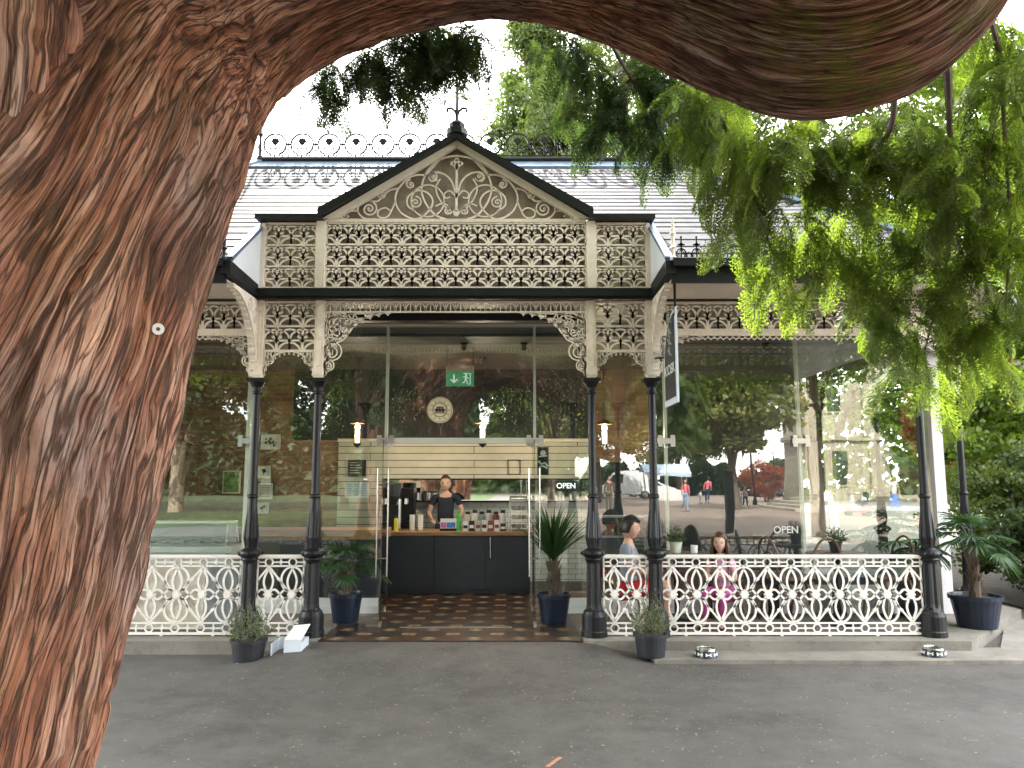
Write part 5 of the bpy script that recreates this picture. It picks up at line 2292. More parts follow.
def head_add(mb, c, s, yaw=0, pitch=0, mi_skin=0, mi_eye=1, mi_lip=2):
    """head centred at c, s = head height; face towards -Y turned by yaw"""
    rot = Matrix.Rotation(yaw, 3, 'Z') @ Matrix.Rotation(pitch, 3, 'X')
    n, m = 22, 18
    vs = []

    def shape(th, a):
        x = math.sin(th) * math.cos(a)
        y = math.sin(th) * math.sin(a)
        z = math.cos(th)
        rx, ry, rz = .335, .42, .5
        if z < 0:
            k = 1 - .34 * (-z) ** 1.5
            rx *= k
            ry *= (1 - .16 * (-z) ** 2)
        X, Y, Z = x * rx, y * ry, z * rz
        if y < 0:
            Y *= .94
            # nose
            gx = math.exp(-(X / .055) ** 2)
            gz = math.exp(-((Z + .09) / .07) ** 2) + .45 * math.exp(-((Z - .0) / .07) ** 2)
            Y -= .085 * gx * gz
            # brow and eye sockets
            for sx in (-1, 1):
                Y += .030 * math.exp(-((X - sx * .14) / .075) ** 2 - ((Z - .0) / .05) ** 2)
            Y -= .018 * math.exp(-(X / .2) ** 2 - ((Z - .085) / .04) ** 2)
            # lips and chin
            Y -= .022 * math.exp(-(X / .09) ** 2 - ((Z + .235) / .035) ** 2)
            Y -= .030 * math.exp(-(X / .10) ** 2 - ((Z + .40) / .07) ** 2)
        return X, Y, Z
    for i in range(1, m):
        for j in range(n):
            vs.append(shape(PI * i / m, 2 * PI * j / n))
    t_ = len(vs)
    vs += [shape(0, 0), shape(PI, 0)]
    fs = []
    for i in range(m - 2):
        for j in range(n):
            fs.append((i * n + (j + 1) % n, i * n + j, (i + 1) * n + j, (i + 1) * n + (j + 1) % n))
    for j in range(n):
        fs.append((t_, j, (j + 1) % n))
        fs.append((t_ + 1, (m - 2) * n + (j + 1) % n, (m - 2) * n + j))
    T = lambda v: Vector(c) + rot @ (Vector(v) * s)
    mb.add([T(v) for v in vs], fs, mi_skin)
    for sx in (-1, 1):
        b = MB()
        b.ball((sx * .14, -.335, 0), (.045, .03, .022), 8, 6)
        mb.add([T(v) for v in b.v], b.f, mi_eye)
        b = MB()      # ear
        b.ball((sx * .335, .02, -.03), (.03, .06, .10), 8, 6)
        mb.add([T(v) for v in b.v], b.f, mi_skin)
        b = MB()      # eyebrow
        b.tube([(sx * .07, -.385, .075), (sx * .15, -.375, .09), (sx * .21, -.33, .07)], .012, 5)
        mb.add([T(v) for v in b.v], b.f, mi_eye)
    b = MB()
    b.ball((0, -.385, -.235), (.085, .025, .020), 10, 6)
    mb.add([T(v) for v in b.v], b.f, mi_lip)
    return T


def hair_obj(T, s, style, m, parent):
    mb = MB()
    n, k = 24, 12
    vs = []
    rr2 = random.Random(4)
    for i in range(k + 1):
        th = (PI * .62) * i / k
        for j in range(n):
            a = 2 * PI * j / n
            x, y, z = math.sin(th) * math.cos(a), math.sin(th) * math.sin(a), math.cos(th)
            if y < 0:     # hairline over the forehead
                lim = PI * .30 + (1 - min(1, -y * 1.4)) * PI * .22
                if th > lim:
                    x, y, z = math.sin(lim) * math.cos(a), math.sin(lim) * math.sin(a), math.cos(lim)
            q_ = 1 + rr2.uniform(-.03, .04)
            g = .055 if style != 'short' else .035
            vs.append((x * (.335 + g) * q_, y * (.42 + g) * q_ * (.96 if y < 0 else 1), z * (.5 + g) * q_ + .01))
    fs = [(i * n + (j + 1) % n, i * n + j, (i + 1) * n + j, (i + 1) * n + (j + 1) % n) for i in range(k) for j in range(n)]
    mb.add([T(v) for v in vs], fs)
    if style == 'long':
        for a in range(-8, 9):
            an = R(90 + a * 13.5)
            for q_ in range(2):
                x, y = .36 * math.cos(an), .43 * math.sin(an)
                e = 1.0 + rr2.uniform(-.1, .15)
                mb.tube([T((x * .9, y * .9, .15)), T((x * 1.12, y * 1.08, -.2)), T((x * 1.2 + rr2.uniform(-.04, .04), y * 1.1, -.6)), T((x * 1.15 + rr2.uniform(-.08, .08), y * 1.05, -.95 * e))], [s * .09, s * .10, s * .09, s * .02], 6)
    if style == 'spiky':
        for i in range(60):
            th = rr2.uniform(0, 1.1)
            a = rr2.uniform(0, 2 * PI)
            d = Vector((math.sin(th) * math.cos(a), math.sin(th) * math.sin(a), math.cos(th)))
            b0 = Vector((d.x * .36, d.y * .44, d.z * .52))
            mb.tube([T(b0), T(b0 + d * .06 + Vector((0, -.05, .02)))], [s * .05, s * .012], 5)
    if style == 'bun':
        mb.ball(T((0, .45, .2)), .16 * s, 8, 6)
    mb.build('hair', m, parent, smooth=True)


def person(base, yaw, H, pose, label, shirt, legs, shirt_col, leg_col, hair=('short', 'hair_d'), skin='skin', sleeves='short', legs_len='long', hyaw=0, female=False, fingers=False, child=False, grp=None, arms=None, lev=1, shoe=None, skirt=False, headk=1.0):
    k = H / 1.72
    t = thing('person', (0, 0, 0), label, 'person', grp)
    dz = 0
    sit = pose == 'sit'
    pel = Vector((0, 0, .95))
    if sit:
        dz = -.50
    sh = .165 if female else .185
    if child:
        sh *= .9

    def q_(x, y, z):
        return Vector((x, y, z + (dz if z > .8 else 0))) * k
    J = []

    def add(p, r, par):
        J.append((p, tuple(a * k for a in r) if isinstance(r, tuple) else r * k, par))
        return len(J) - 1
    pe = add(q_(0, 0, .95), (.135, .10), None)
    be = add(q_(0, -.005, 1.10), (.12 if not female else .105, .09), pe)
    ch = add(q_(0, 0, 1.30), (.15 if not female else .13, .10), be)
    nb = add(q_(0, .005, 1.45), (.07, .06), ch)
    ne = add(q_(0, -.012, 1.51), .054, nb)
    hd = add(q_(0, -.02, 1.535), .05, ne)
    idx = {}
    A = arms or {}
    for s in (-1, 1):
        S_ = add(q_(s * sh, .0, 1.405), .058, nb)
        ed, wd, fd = A.get(s, ((s * (sh + .055), .03, 1.13), (s * (sh + .06), -.04, .89), (s * (sh + .055), -.07, .80)) if not sit else ((s * (sh + .05), -.06, 1.16), (s * .13, -.30, 1.21), (s * .10, -.38, 1.22)))
        e = add(Vector(q_(*ed)), .042, S_)
        f = add(Vector(q_(*wd)) if not isinstance(wd, Vector) else wd, .027, e)
        h = add(Vector(q_(*fd)), (.040, .022), f)
        idx[s] = (S_, e, f, h)
        if sit:
            hp = add(q_(s * .09, -.05, .94), .085, pe)
            kn = add(Vector((s * .13, -.44, .52)) * k, .060, hp)
            an = add(Vector((s * .13, -.42, .10)) * k, .038, kn)
            to = add(Vector((s * .14, -.57, .035)) * k, (.035, .03), an)
        else:
            w = 0
            if pose == 'walk':
                w = s * .20
            hp = add(q_(s * .085, w * .15, .90), .085, pe)
            kn = add(q_(s * .095, -.03 + w * .55 - (.05 if w > 0 else 0), .50), .057, hp)
            an = add(q_(s * .10, .03 + w * 1.15, .09 + (.05 if w > 0 else 0)), .037, kn)
            to = add(q_(s * .115, -.13 + w * 1.05, .035), (.035, .03), an)
        idx[s] += (hp, kn, an, to)
    vs, fs = skin_mesh(J, lev=lev)
    body = MB()
    body.add(vs, fs, 0)
    if fingers:
        for s in (-1, 1):
            f, h = J[idx[s][2]][0], J[idx[s][3]][0]
            d = (h - f).normalized()
            side = d.cross(Vector((0, 0, 1)))
            side = side.normalized() if side.length > .1 else Vector((1, 0, 0))
            dn = Vector((0, 0, -1)) if abs(d.z) < .7 else Vector((0, -1, 0))
            for i in range(4):
                o_ = side * (-.027 + .018 * i) * k
                L_ = (.068, .080, .076, .058)[i] * k
                p0 = h + o_
                body.tube([p0, p0 + d * L_ * .5, p0 + d * L_ * .85 + dn * L_ * .35, p0 + d * L_ * .9 + dn * L_ * .7], [.0095 * k, .009 * k, .008 * k, .006 * k], 6)
            p0 = f.lerp(h, .45) - side * s * .025 * k
            body.tube([p0, p0 - side * s * .025 * k + d * .03 * k, p0 - side * s * .025 * k + d * .06 * k + dn * .01], [.011 * k, .010 * k, .007 * k], 6)
    hs = .243 * k * (1.14 if child else 1) * headk
    hc = J[hd][0] + Vector((0, -.015 * k, hs * .40))
    T = head_add(body, hc, hs, hyaw)
    body.build('body', [M[skin], M['eye'], M['lip']], t, smooth=True)
    hair_obj(T, hs, hair[0], M[hair[1]], t)
    # shirt
    SJ = []

    def sa(i, gr, par, p=None):
        p0, r0, _ = J[i]
        r = tuple(a + gr * k for a in r0) if isinstance(r0, tuple) else r0 + gr * k
        SJ.append((p if p is not None else p0, r, par))
        return len(SJ) - 1
    a0 = sa(pe, .012, None, J[pe][0] - Vector((0, 0, .03 * k)) if not sit else None)
    a1 = sa(be, .018, a0)
    a2 = sa(ch, .016, a1)
    a3 = sa(nb, .014, a2)
    for s in (-1, 1):
        b1 = sa(idx[s][0], .006, a3)
        if sleeves == 'long':
            b2 = sa(idx[s][1], .014, b1)
            sa(idx[s][2], .012, b2, J[idx[s][1]][0].lerp(J[idx[s][2]][0], .95))
        else:
            SJ.append((J[idx[s][0]][0].lerp(J[idx[s][1]][0], .62), .050 * k, b1))
    vs, fs = skin_mesh(SJ, lev=lev)
    mb = MB()
    mb.add(vs, fs)
    mb.build(shirt, shirt_col, t, smooth=True)
    # legs
    LJ = []
    p0, r0, _ = J[pe]
    LJ.append((p0 - Vector((0, 0, .02 * k)), tuple(a + .010 * k for a in r0), None))
    for s in (-1, 1):
        hp, kn, an, to = idx[s][4:]
        LJ.append((J[hp][0], J[hp][1] + .014 * k, 0))
        i0 = len(LJ) - 1
        if legs_len == 'long':
            LJ.append((J[kn][0], J[kn][1] + .014 * k, i0))
            LJ.append((J[kn][0].lerp(J[an][0], .92), J[an][1] + .018 * k, i0 + 1))
        else:
            LJ.append((J[hp][0].lerp(J[kn][0], .80), .082 * k, i0))
    vs, fs = skin_mesh(LJ, lev=lev)
    mb = MB()
    mb.add(vs, fs)
    if skirt:
        mb.lathe([(.30 * k, .42 * k), (.24 * k, .65 * k), (.16 * k, .98 * k)], (0, 0, 0), 16)
    mb.build(legs, leg_col, t, smooth=True)
    for s in (-1, 1):
        an, to = idx[s][6], idx[s][7]
        b = MB()
        A_, T_ = J[an][0].copy(), J[to][0].copy()
        v2, f2 = skin_mesh([(A_ + Vector((0, .03 * k, -.035 * k)), (.045 * k, .045 * k), None), (T_ + Vector((0, .03 * k, .005)), (.048 * k, .038 * k), 0), (T_ + Vector((0, -.04 * k, -.002)), (.038 * k, .025 * k), 1)])
        b.add(v2, f2)
        b.build('shoe', shoe or M['ink'], t, smooth=True)
    t.location = base
    t.rotation_euler = (0, 0, yaw)
    return t


C_navy = cloth('navy_cloth', (.018, .022, .04))
C_grey = cloth('grey_marl_cloth', (.21, .23, .27))
C_red = cloth('red_cloth', (.50, .03, .035))
C_pink = cloth('pink_print_cloth', (.55, .30, .42), var=.5)
C_mag = cloth('magenta_cloth', (.45, .08, .30))
C_jean = cloth('pale_denim', (.22, .33, .50))
C_djean = cloth('dark_denim', (.03, .05, .12))
C_coral = cloth('coral_knit', (.60, .16, .18))
C_white = cloth('white_cloth', (.75, .74, .72))
C_blue = cloth('pale_blue_cloth', (.45, .55, .68))
C_royal = cloth('blue_cloth', (.08, .15, .45))
C_brown = cloth('brown_cloth', (.12, .07, .04))
C_olive = cloth('olive_cloth', (.08, .08, .05))

# server behind the counter
yb = 11.22
person((xat(446, yb), yb, ZP), 0, 1.50, 'stand', 'person in a dark navy shirt standing behind the counter', 'shirt', 'trousers', C_navy, C_navy, ('short', 'hair_b'), 'skin2', 'short', fingers=True,
       arms={-1: ((-.27, -.01, 1.16), (-.20, -.20, 1.06), (-.17, -.29, 1.05)), 1: ((.27, -.01, 1.16), (.20, -.20, 1.06), (.17, -.29, 1.05))}, lev=2, headk=1.08).scale = (1.04, 1.02, 1)
# man sitting on the veranda, facing the girl (towards +X)
person((xat(628, 8.1) - .02, 8.08, ZP - .02), R(72), 1.52, 'sit', 'person in a grey T-shirt and red shorts sitting behind the short railing', 'shirt', 'shorts', C_grey, C_red, ('spiky', 'hair_d'), 'skin', 'short', 'short', fingers=True, lev=2,
       arms={1: ((.25, -.12, 1.14), (.16, -.36, 1.22), (.14, -.45, 1.23)), -1: ((-.25, -.10, 1.14), (-.14, -.34, 1.22), (-.11, -.43, 1.23))}, headk=1.08)
# girl facing the camera and him
person((xat(719, 8.2) + .0, 8.22, ZP - .02), R(-32), 1.27, 'sit', 'person with long brown hair in a pale pink patterned top behind the long railing', 'top', 'leggings', C_pink, C_mag, ('long', 'hair_b'), 'skin2', 'short', 'long', fingers=True, lev=2, female=True, child=True, hyaw=R(10),
       arms={1: ((.22, -.10, 1.14), (.12, -.30, 1.24), (.08, -.38, 1.24)), -1: ((-.22, -.10, 1.14), (-.10, -.30, 1.22), (-.07, -.38, 1.23))})
# ------------------------------------------------------------------ value noise on a lattice
_T = np.random.default_rng(11).random((512, 512))


def vn(x, y, px=None):
    xi = np.floor(x).astype(int)
    yi = np.floor(y).astype(int)
    fx, fy = x - xi, y - yi
    fx = fx * fx * (3 - 2 * fx)
    fy = fy * fy * (3 - 2 * fy)
    if px:
        x0, x1 = xi % px, (xi + 1) % px
    else:
        x0, x1 = xi, xi + 1
    x0, x1 = x0 % 512, x1 % 512
    y0, y1 = yi % 512, (yi + 1) % 512
    return (_T[x0, y0] * (1 - fx) + _T[x1, y0] * fx) * (1 - fy) + (_T[x0, y1] * (1 - fx) + _T[x1, y1] * fx) * fy


def spline(P_, n):
    P_ = np.array(P_, float)
    out = []
    m = len(P_)
    for t in np.linspace(0, m - 1, n):
        i = min(int(t), m - 2)
        f = t - i
        p0, p1, p2, p3 = P_[max(i - 1, 0)], P_[i], P_[i + 1], P_[min(i + 2, m - 1)]
        out.append(.5 * (2 * p1 + (p2 - p0) * f + (2 * p0 - 5 * p1 + 4 * p2 - p3) * f * f + (3 * p1 - p0 - 3 * p2 + p3) * f ** 3))
    return np.array(out)


def bark_tube(path, rad, us, nv, K, amp, seed, twist=0.0, dens=None):
    """path (m,3), rad (m); us: angles; returns V, F, height attribute"""
    PR = spline(np.hstack([np.array(path), np.array(rad)[:, None]]), 600)

    def resample(P_, n):
        l_ = np.concatenate([[0], np.cumsum(np.linalg.norm(np.diff(P_[:, :3], axis=0), axis=1))])
        t_ = np.linspace(0, l_[-1], n)
        return np.stack([np.interp(t_, l_, P_[:, c]) for c in range(4)], 1)
    PR = resample(PR, 600)
    for _ in range(3):
        w_ = 17
        pad = np.concatenate([2 * PR[0] - PR[w_:0:-1], PR, 2 * PR[-1] - PR[-2:-w_ - 2:-1]])
        PR = np.stack([np.convolve(pad[:, c], np.ones(2 * w_ + 1) / (2 * w_ + 1), 'valid') for c in range(4)], 1)
    PR = resample(PR, nv)
    C, r = PR[:, :3], PR[:, 3]
    T = np.gradient(C, axis=0)
    T /= np.linalg.norm(T, axis=1)[:, None]
    s = np.array([0, -1.0, 0])
    S_, U_ = [], []
    for i in range(nv):
        s = s - T[i] * s.dot(T[i])
        s /= np.linalg.norm(s)
        S_.append(s.copy())
        U_.append(np.cross(T[i], s))
    S_, U_ = np.array(S_), np.array(U_)
    L_ = np.concatenate([[0], np.cumsum(np.linalg.norm(np.diff(C, axis=0), axis=1) * (np.minimum(1, .9 / r[1:])) ** 0 * np.maximum(1, .9 / r[1:]) ** .75)])
    A, Lg = np.meshgrid(us / (2 * PI), L_)
    # long fibres: stretched noise, warped sideways
    w = (vn(A * 14 + seed, Lg * .9 + seed, 14) - .5) * 2.6 + (vn(A * 46, Lg * 3.0 + seed * 3, 46) - .5) * 1.3
    x = A * K + w + twist * Lg
    n1 = vn(x, Lg * 1.7 + seed, K)
    n2 = vn(x * 2.0 + 7, Lg * 4.2 + 9, 2 * K)
    n3 = vn(x * .5 + 3, Lg * .9 + 5, K)
    n4 = vn(x * 3.0 + 1, Lg * 9 + 2, 3 * K)
    g1 = np.abs(2 * n1 - 1) ** .7          # 0 in the grooves
    g2 = np.abs(2 * n2 - 1) ** .8
    big = vn(A * 7 + 3, Lg * .8 + seed, 7) - .5
    h = .42 * g1 + .20 * g2 + .24 * np.abs(2 * n3 - 1) ** .6 + .14 * n4
    # cross cracks break the plates
    cr = vn(x * .8 + 31, Lg * 7 + seed, K)
    h = h - .14 * np.clip((cr - .72) * 10, 0, 1)
    d = (amp * (h - .45) + big * amp * 1.6) * (.42 + .58 * np.minimum(1, r / .9))[:, None]
    rr = r[:, None] * (1 + .05 * np.sin(A * 2 * PI * 3 + Lg * .8)) + d
    V = C[:, None, :] + (S_[:, None, :] * np.cos(A * 2 * PI)[..., None] + U_[:, None, :] * np.sin(A * 2 * PI)[..., None]) * rr[..., None]
    nu = len(us)
    i, j = np.meshgrid(np.arange(nv - 1), np.arange(nu), indexing='ij')
    j2 = (j + 1) % nu
    Fc = np.stack([i * nu + j, i * nu + j2, (i + 1) * nu + j2, (i + 1) * nu + j], -1).reshape(-1, 4)
    uv = np.stack([x * .055, Lg], -1).reshape(-1, 2)
    return V.reshape(-1, 3), Fc, np.clip(h, 0, 1).ravel(), uv


def bark_mat():
    m = bpy.data.materials.new('red_brown_fibrous_bark')
    N, L = nt(m)
    b = N['Principled BSDF']
    b.inputs['Roughness'].default_value = .85
    b.inputs['Specular IOR Level'].default_value = .25
    at = N.new('ShaderNodeAttribute')
    at.attribute_name = 'ridge'
    rp = N.new('ShaderNodeValToRGB')
    e = rp.color_ramp.elements
    e[0].position, e[0].color = .15, (.040, .018, .012, 1)
    e[1].position, e[1].color = .80, (.42, .29, .22, 1)
    a = e.new(.42)
    a.color = (.235, .115, .075, 1)
    L.new(at.outputs['Fac'], rp.inputs[0])
    uvn = N.new('ShaderNodeUVMap')
    uvn.uv_map = 'UVMap'
    mp = N.new('ShaderNodeMapping')
    mp.inputs['Scale'].default_value = (30, 4.0, 1)
    L.new(uvn.outputs[0], mp.inputs[0])
    n1 = N.new('ShaderNodeTexNoise')
    n1.inputs['Scale'].default_value = 3.0
    n1.inputs['Detail'].default_value = 8
    n1.inputs['Roughness'].default_value = .75
    L.new(mp.outputs[0], n1.inputs['Vector'])
    mr = N.new('ShaderNodeMapRange')
    mr.inputs[1].default_value, mr.inputs[2].default_value = .3, .7
    mr.inputs[3].default_value, mr.inputs[4].default_value = .68, 1.65
    L.new(n1.outputs[0], mr.inputs[0])
    mx = N.new('ShaderNodeMix')
    mx.data_type = 'RGBA'
    mx.blend_type = 'MULTIPLY'
    mx.inputs[0].default_value = 1
    L.new(rp.outputs[0], mx.inputs[6])
    L.new(mr.outputs[0], mx.inputs[7])
    # large hue patches: grey weathered and orange
    tc = N.new('ShaderNodeTexCoord')
    n2 = N.new('ShaderNodeTexNoise')
    n2.inputs['Scale'].default_value = 1.5
    n2.inputs['Detail'].default_value = 4
    L.new(tc.outputs['Object'], n2.inputs['Vector'])
    r2 = N.new('ShaderNodeValToRGB')
    r2.color_ramp.elements[0].position, r2.color_ramp.elements[0].color = .38, (1.12, .92, .80, 1)
    r2.color_ramp.elements[1].position, r2.color_ramp.elements[1].color = .62, (.86, .95, 1.08, 1)
    L.new(n2.outputs[0], r2.inputs[0])
    m2 = N.new('ShaderNodeMix')
    m2.data_type = 'RGBA'
    m2.blend_type = 'MULTIPLY'
    m2.inputs[0].default_value = 1
    L.new(mx.outputs[2], m2.inputs[6])
    L.new(r2.outputs[0], m2.inputs[7])
    # deep fissures between the bark plates
    mq = N.new('ShaderNodeMapping')
    mq.inputs['Scale'].default_value = (25, 1.55, 1)
    L.new(uvn.outputs[0], mq.inputs[0])
    nw = N.new('ShaderNodeTexNoise')
    nw.inputs['Scale'].default_value = 1.3
    nw.inputs['Detail'].default_value = 5
    L.new(mq.outputs[0], nw.inputs['Vector'])
    vm = N.new('ShaderNodeVectorMath')
    vm.operation = 'MULTIPLY_ADD'
    vm.inputs[1].default_value = (1.1, 1.1, 0)
    L.new(nw.outputs['Color'], vm.inputs[0])
    L.new(mq.outputs[0], vm.inputs[2])
    crk = None
    for sc_, e0, e1 in ((1.0, .004, .075), (2.3, .0, .07)):
        vo = N.new('ShaderNodeTexVoronoi')
        vo.feature = 'DISTANCE_TO_EDGE'
        vo.inputs['Scale'].default_value = sc_
        L.new(vm.outputs[0], vo.inputs['Vector'])
        mv = N.new('ShaderNodeMapRange')
        mv.interpolation_type = 'SMOOTHSTEP'
        mv.inputs[1].default_value, mv.inputs[2].default_value = e0, e1
        mv.inputs[3].default_value, mv.inputs[4].default_value = (0.0 if sc_ == 1.0 else .45), 1
        L.new(vo.outputs['Distance'], mv.inputs[0])
        if crk is None:
            crk = mv.outputs[0]
        else:
            mu = N.new('ShaderNodeMath')
            mu.operation = 'MULTIPLY'
            L.new(crk, mu.inputs[0])
            L.new(mv.outputs[0], mu.inputs[1])
            crk = mu.outputs[0]
    mc = N.new('ShaderNodeMix')
    mc.data_type = 'RGBA'
    L.new(crk, mc.inputs[0])
    mc.inputs[6].default_value = (.085, .043, .029, 1)
    L.new(m2.outputs[2], mc.inputs[7])
    m2 = mc
    # moss
    n3 = N.new('ShaderNodeTexNoise')
    n3.inputs['Scale'].default_value = 2.4
    n3.inputs['Detail'].default_value = 10
    n3.inputs['Roughness'].default_value = .8
    L.new(tc.outputs['Object'], n3.inputs['Vector'])
    r3 = N.new('ShaderNodeValToRGB')
    r3.color_ramp.elements[0].position, r3.color_ramp.elements[1].position = .48, .62
    L.new(n3.outputs[0], r3.inputs[0])
    at2 = N.new('ShaderNodeAttribute')
    at2.attribute_name = 'moss'
    mm = N.new('ShaderNodeMath')
    mm.operation = 'MULTIPLY'
    L.new(r3.outputs[0], mm.inputs[0])
    L.new(at2.outputs['Fac'], mm.inputs[1])
    m3 = N.new('ShaderNodeMix')
    m3.data_type = 'RGBA'
    L.new(mm.outputs[0], m3.inputs[0])
    L.new(m2.outputs[2], m3.inputs[6])
    m3.inputs[7].default_value = (.15, .15, .025, 1)
    L.new(m3.outputs[2], b.inputs['Base Color'])
    bp = N.new('ShaderNodeBump')
    bp.inputs['Strength'].default_value = .8
    bp.inputs['Distance'].default_value = .012
    b2 = N.new('ShaderNodeBump')
    b2.inputs['Strength'].default_value = 1.0
    b2.inputs['Distance'].default_value = .02
    L.new(crk, b2.inputs['Height'])
    L.new(n1.outputs[0], bp.inputs['Height'])
    L.new(b2.outputs[0], bp.inputs['Normal'])
    L.new(bp.outputs[0], b.inputs['Normal'])
    return m


M['bark'] = bark_mat()


def bark_obj(name, V, Fc, h, uv, moss, parent):
    o = np_mesh(name, V, Fc, M['bark'], parent, smooth=True, uv=uv)
    for nm, arr in (('ridge', h), ('moss', moss)):
        a = o.data.attributes.new(nm, 'FLOAT', 'POINT')
        a.data.foreach_set('value', np.asarray(arr, np.float32))
    return o


zs = [-.15, .3, .78, 1.2, 1.54, 1.97]
ph = [51, 49.2, 47.4, 46.2, 44.5, 42.6]
rd = [1.05, .98, .95, .95, .95, .94]
path = [(-2.9 * math.sin(R(a)), 2.9 * math.cos(R(a)), z) for a, z in zip(ph, zs)]
TREE = thing('giant_conifer', (path[0][0], path[0][1], 0), 'huge red-barked conifer in the foreground with a thick limb arching overhead', 'tree')
# one continuous stem: the trunk leans over into the great limb
lp = [(-70, 215, 2.32, 262), (-18, 112, 2.44, 236), (64, 16, 2.60, 204), (190, -58, 2.72, 165), (322, -84, 2.74, 127), (432, -84, 2.72, 100), (560, -80, 2.68, 82), (668, -42, 2.7, 82), (740, -8, 2.68, 90),
      (800, 18, 2.65, 100), (860, 28, 2.6, 106), (910, 6, 2.55, 106), (932, -70, 2.5, 104), (935, -210, 2.5, 98), (900, -380, 2.6, 90), (860, -620, 2.9, 80)]
pth, rad_ = list(path), list(rd)
for a, b_, y, r_ in lp:
    p = pt(a, b_, y)
    pth.append(tuple(p))
    rad_.append(r_ / F * (p.y * CP + (p.z - EYE) * SP))
usA = np.concatenate([np.linspace(-.8, 2.7, 880, endpoint=False), np.linspace(2.7, 2 * PI - .8, 70, endpoint=False)])
NV = 1500
V1, F1, h1, uv1 = bark_tube(pth, rad_, usA, NV, 130, .060, 5)
mo = np.where(V1[:, 0] > .3, np.clip((V1[:, 0] - .3) / .6, .12, 1.0), .12)
trunk = bark_obj('trunk', V1, F1, h1, uv1, mo, TREE)
nlow = int(NV * .42) * len(usA)
fl = F1[F1.max(1) < nlow]
bv = BVHTree.FromPolygons([tuple(v) for v in V1[:nlow:1]], [tuple(f) for f in fl.tolist()])
# second stem going straight up on the left
z2 = [1.3, 1.97, 2.4, 3.0, 4.2, 6, 9, 13]
p2_ = [45.9, 46.2, 46.8, 48.2, 50, 52, 53, 54]
r2_ = [.30, .66, .88, .96, .95, .8, .5, .3]
path = [(-2.9 * math.sin(R(a)), 2.9 * math.cos(R(a)), z) for a, z in zip(p2_, z2)]
path.append(path[-1])
V2, F2, h2, uv2 = bark_tube(path[:5], r2_[:5], usA, 640, 120, .060, 15)
bark_obj('upper_trunk', V2, F2, h2, uv2, .12 * np.ones(len(V2)), TREE)
V3, F3, h3, uv3 = bark_tube(path[4:8], r2_[4:8], np.linspace(0, 2 * PI, 160, endpoint=False), 160, 60, .05, 15)
bark_obj('upper_trunk', V3, F3, h3, uv3, .12 * np.ones(len(V3)), TREE)
# white washer nailed to the trunk
d_ = (pt(158, 329, 1) - Vector((0, 0, EYE))).normalized()
hit = bv.ray_cast(Vector((0, 0, EYE)), d_)
if hit[0] is not None:
    c = hit[0] - d_ * .012
    mb = MB()
    nrm = (-d_ + Vector((.15, 0, 0))).normalized()
    ex = nrm.cross(Vector((0, 0, 1))).normalized()
    mb.fr(c, ex, ex.cross(nrm))
    mb.ring(0, 0, .0115, .011, 18, .008)
    o = mb.build('white_washer', M['casew'], None, c)
    tag(o, 'small round white washer fixed to the huge red trunk', 'washer')

# ------------------------------------------------------------------ conifer sprays
def make_spray(seed):
    r_ = np.random.default_rng(seed)
    vs, fs = [], []

    def blade(p, d, n, L_, w):
        s = np.cross(d, n)
        s /= np.linalg.norm(s) + 1e-9
        k = len(vs)
        m = p + d * L_ * .45
        vs.extend([p, m + s * w / 2, p + d * L_, m - s * w / 2])
        fs.append((k, k + 1, k + 2, k + 3))
    Ls = .46
    nb = 17
    for i in range(nb):
        t = (i + .5) / nb
        x = Ls * t
        base = np.array([x, .02 * math.sin(t * 5 + seed), -.16 * t * t])
        tan = np.array([1, 0, -.32 * t * 2 * .46 / Ls])
        tan /= np.linalg.norm(tan)
        blade(base - tan * .02, tan, np.array([0, 0, 1.0]), .055, .008)
        for s in (-1, 1):
            bl = .16 * math.sin(PI * min(1, t * .82 + .15)) * r_.uniform(.75, 1.15)
            d = np.array([.72, s * .69, -.12 - .35 * t + r_.normal(0, .08)])
            d /= np.linalg.norm(d)
            ks = max(3, int(bl / .024))
            for j in range(ks):
                u = (j + .6) / ks
                pp = base + d * bl * u - np.array([0, 0, .05 * u * u])
                wl = .046 * (1 - .5 * u) * r_.uniform(.8, 1.3)
                for q_ in (-1, 1):
                    dd = d * .8 + q_ * np.array([-.45 * s * 0 + .2, -.55 * q_ * 0, 0]) + np.cross(d, [0, 0, 1.0]) * q_ * .55 + r_.normal(0, .10, 3)
                    dd /= np.linalg.norm(dd)
                    blade(pp, dd, np.array([0, 0, 1.0]) + r_.normal(0, .35, 3), wl, .0135)
            blade(base + d * bl * .0, d, np.array([0, 0, 1.0]), bl, .006)
    return np.array(vs), np.array(fs)


SPR = [make_spray(s) for s in range(5)]


def spray_cloud(blobs, seed, scale=1.0):
    r_ = np.random.default_rng(seed)
    Vs, Fs = [], []
    off = 0
    for (px, py, Y, rx, ry, n) in blobs:
        c = np.array(pt(px, py, Y))
        ax = Y / F
        for i in range(n):
            d = r_.normal(size=3)
            d /= np.linalg.norm(d)
            d *= r_.uniform(.1, 1) ** .45
            p = c + d * np.array([rx * ax, (rx + ry) * .45 * ax, ry * ax])
            V, Fc = SPR[r_.integers(5)]
            yaw = r_.uniform(0, 2 * PI)
            pit = r_.uniform(.15, 1.25)
            rol = r_.normal(0, .5)
            m_ = Matrix.Rotation(yaw, 3, 'Z') @ Matrix.Rotation(pit, 3, 'Y') @ Matrix.Rotation(rol, 3, 'X')
            Rm = np.array(m_)
            sc = r_.uniform(.45, .95) * scale
            Vs.append((V * sc) @ Rm.T + p)
            Fs.append(Fc + off)
            off += len(V)
    return np.concatenate(Vs), np.concatenate(Fs)


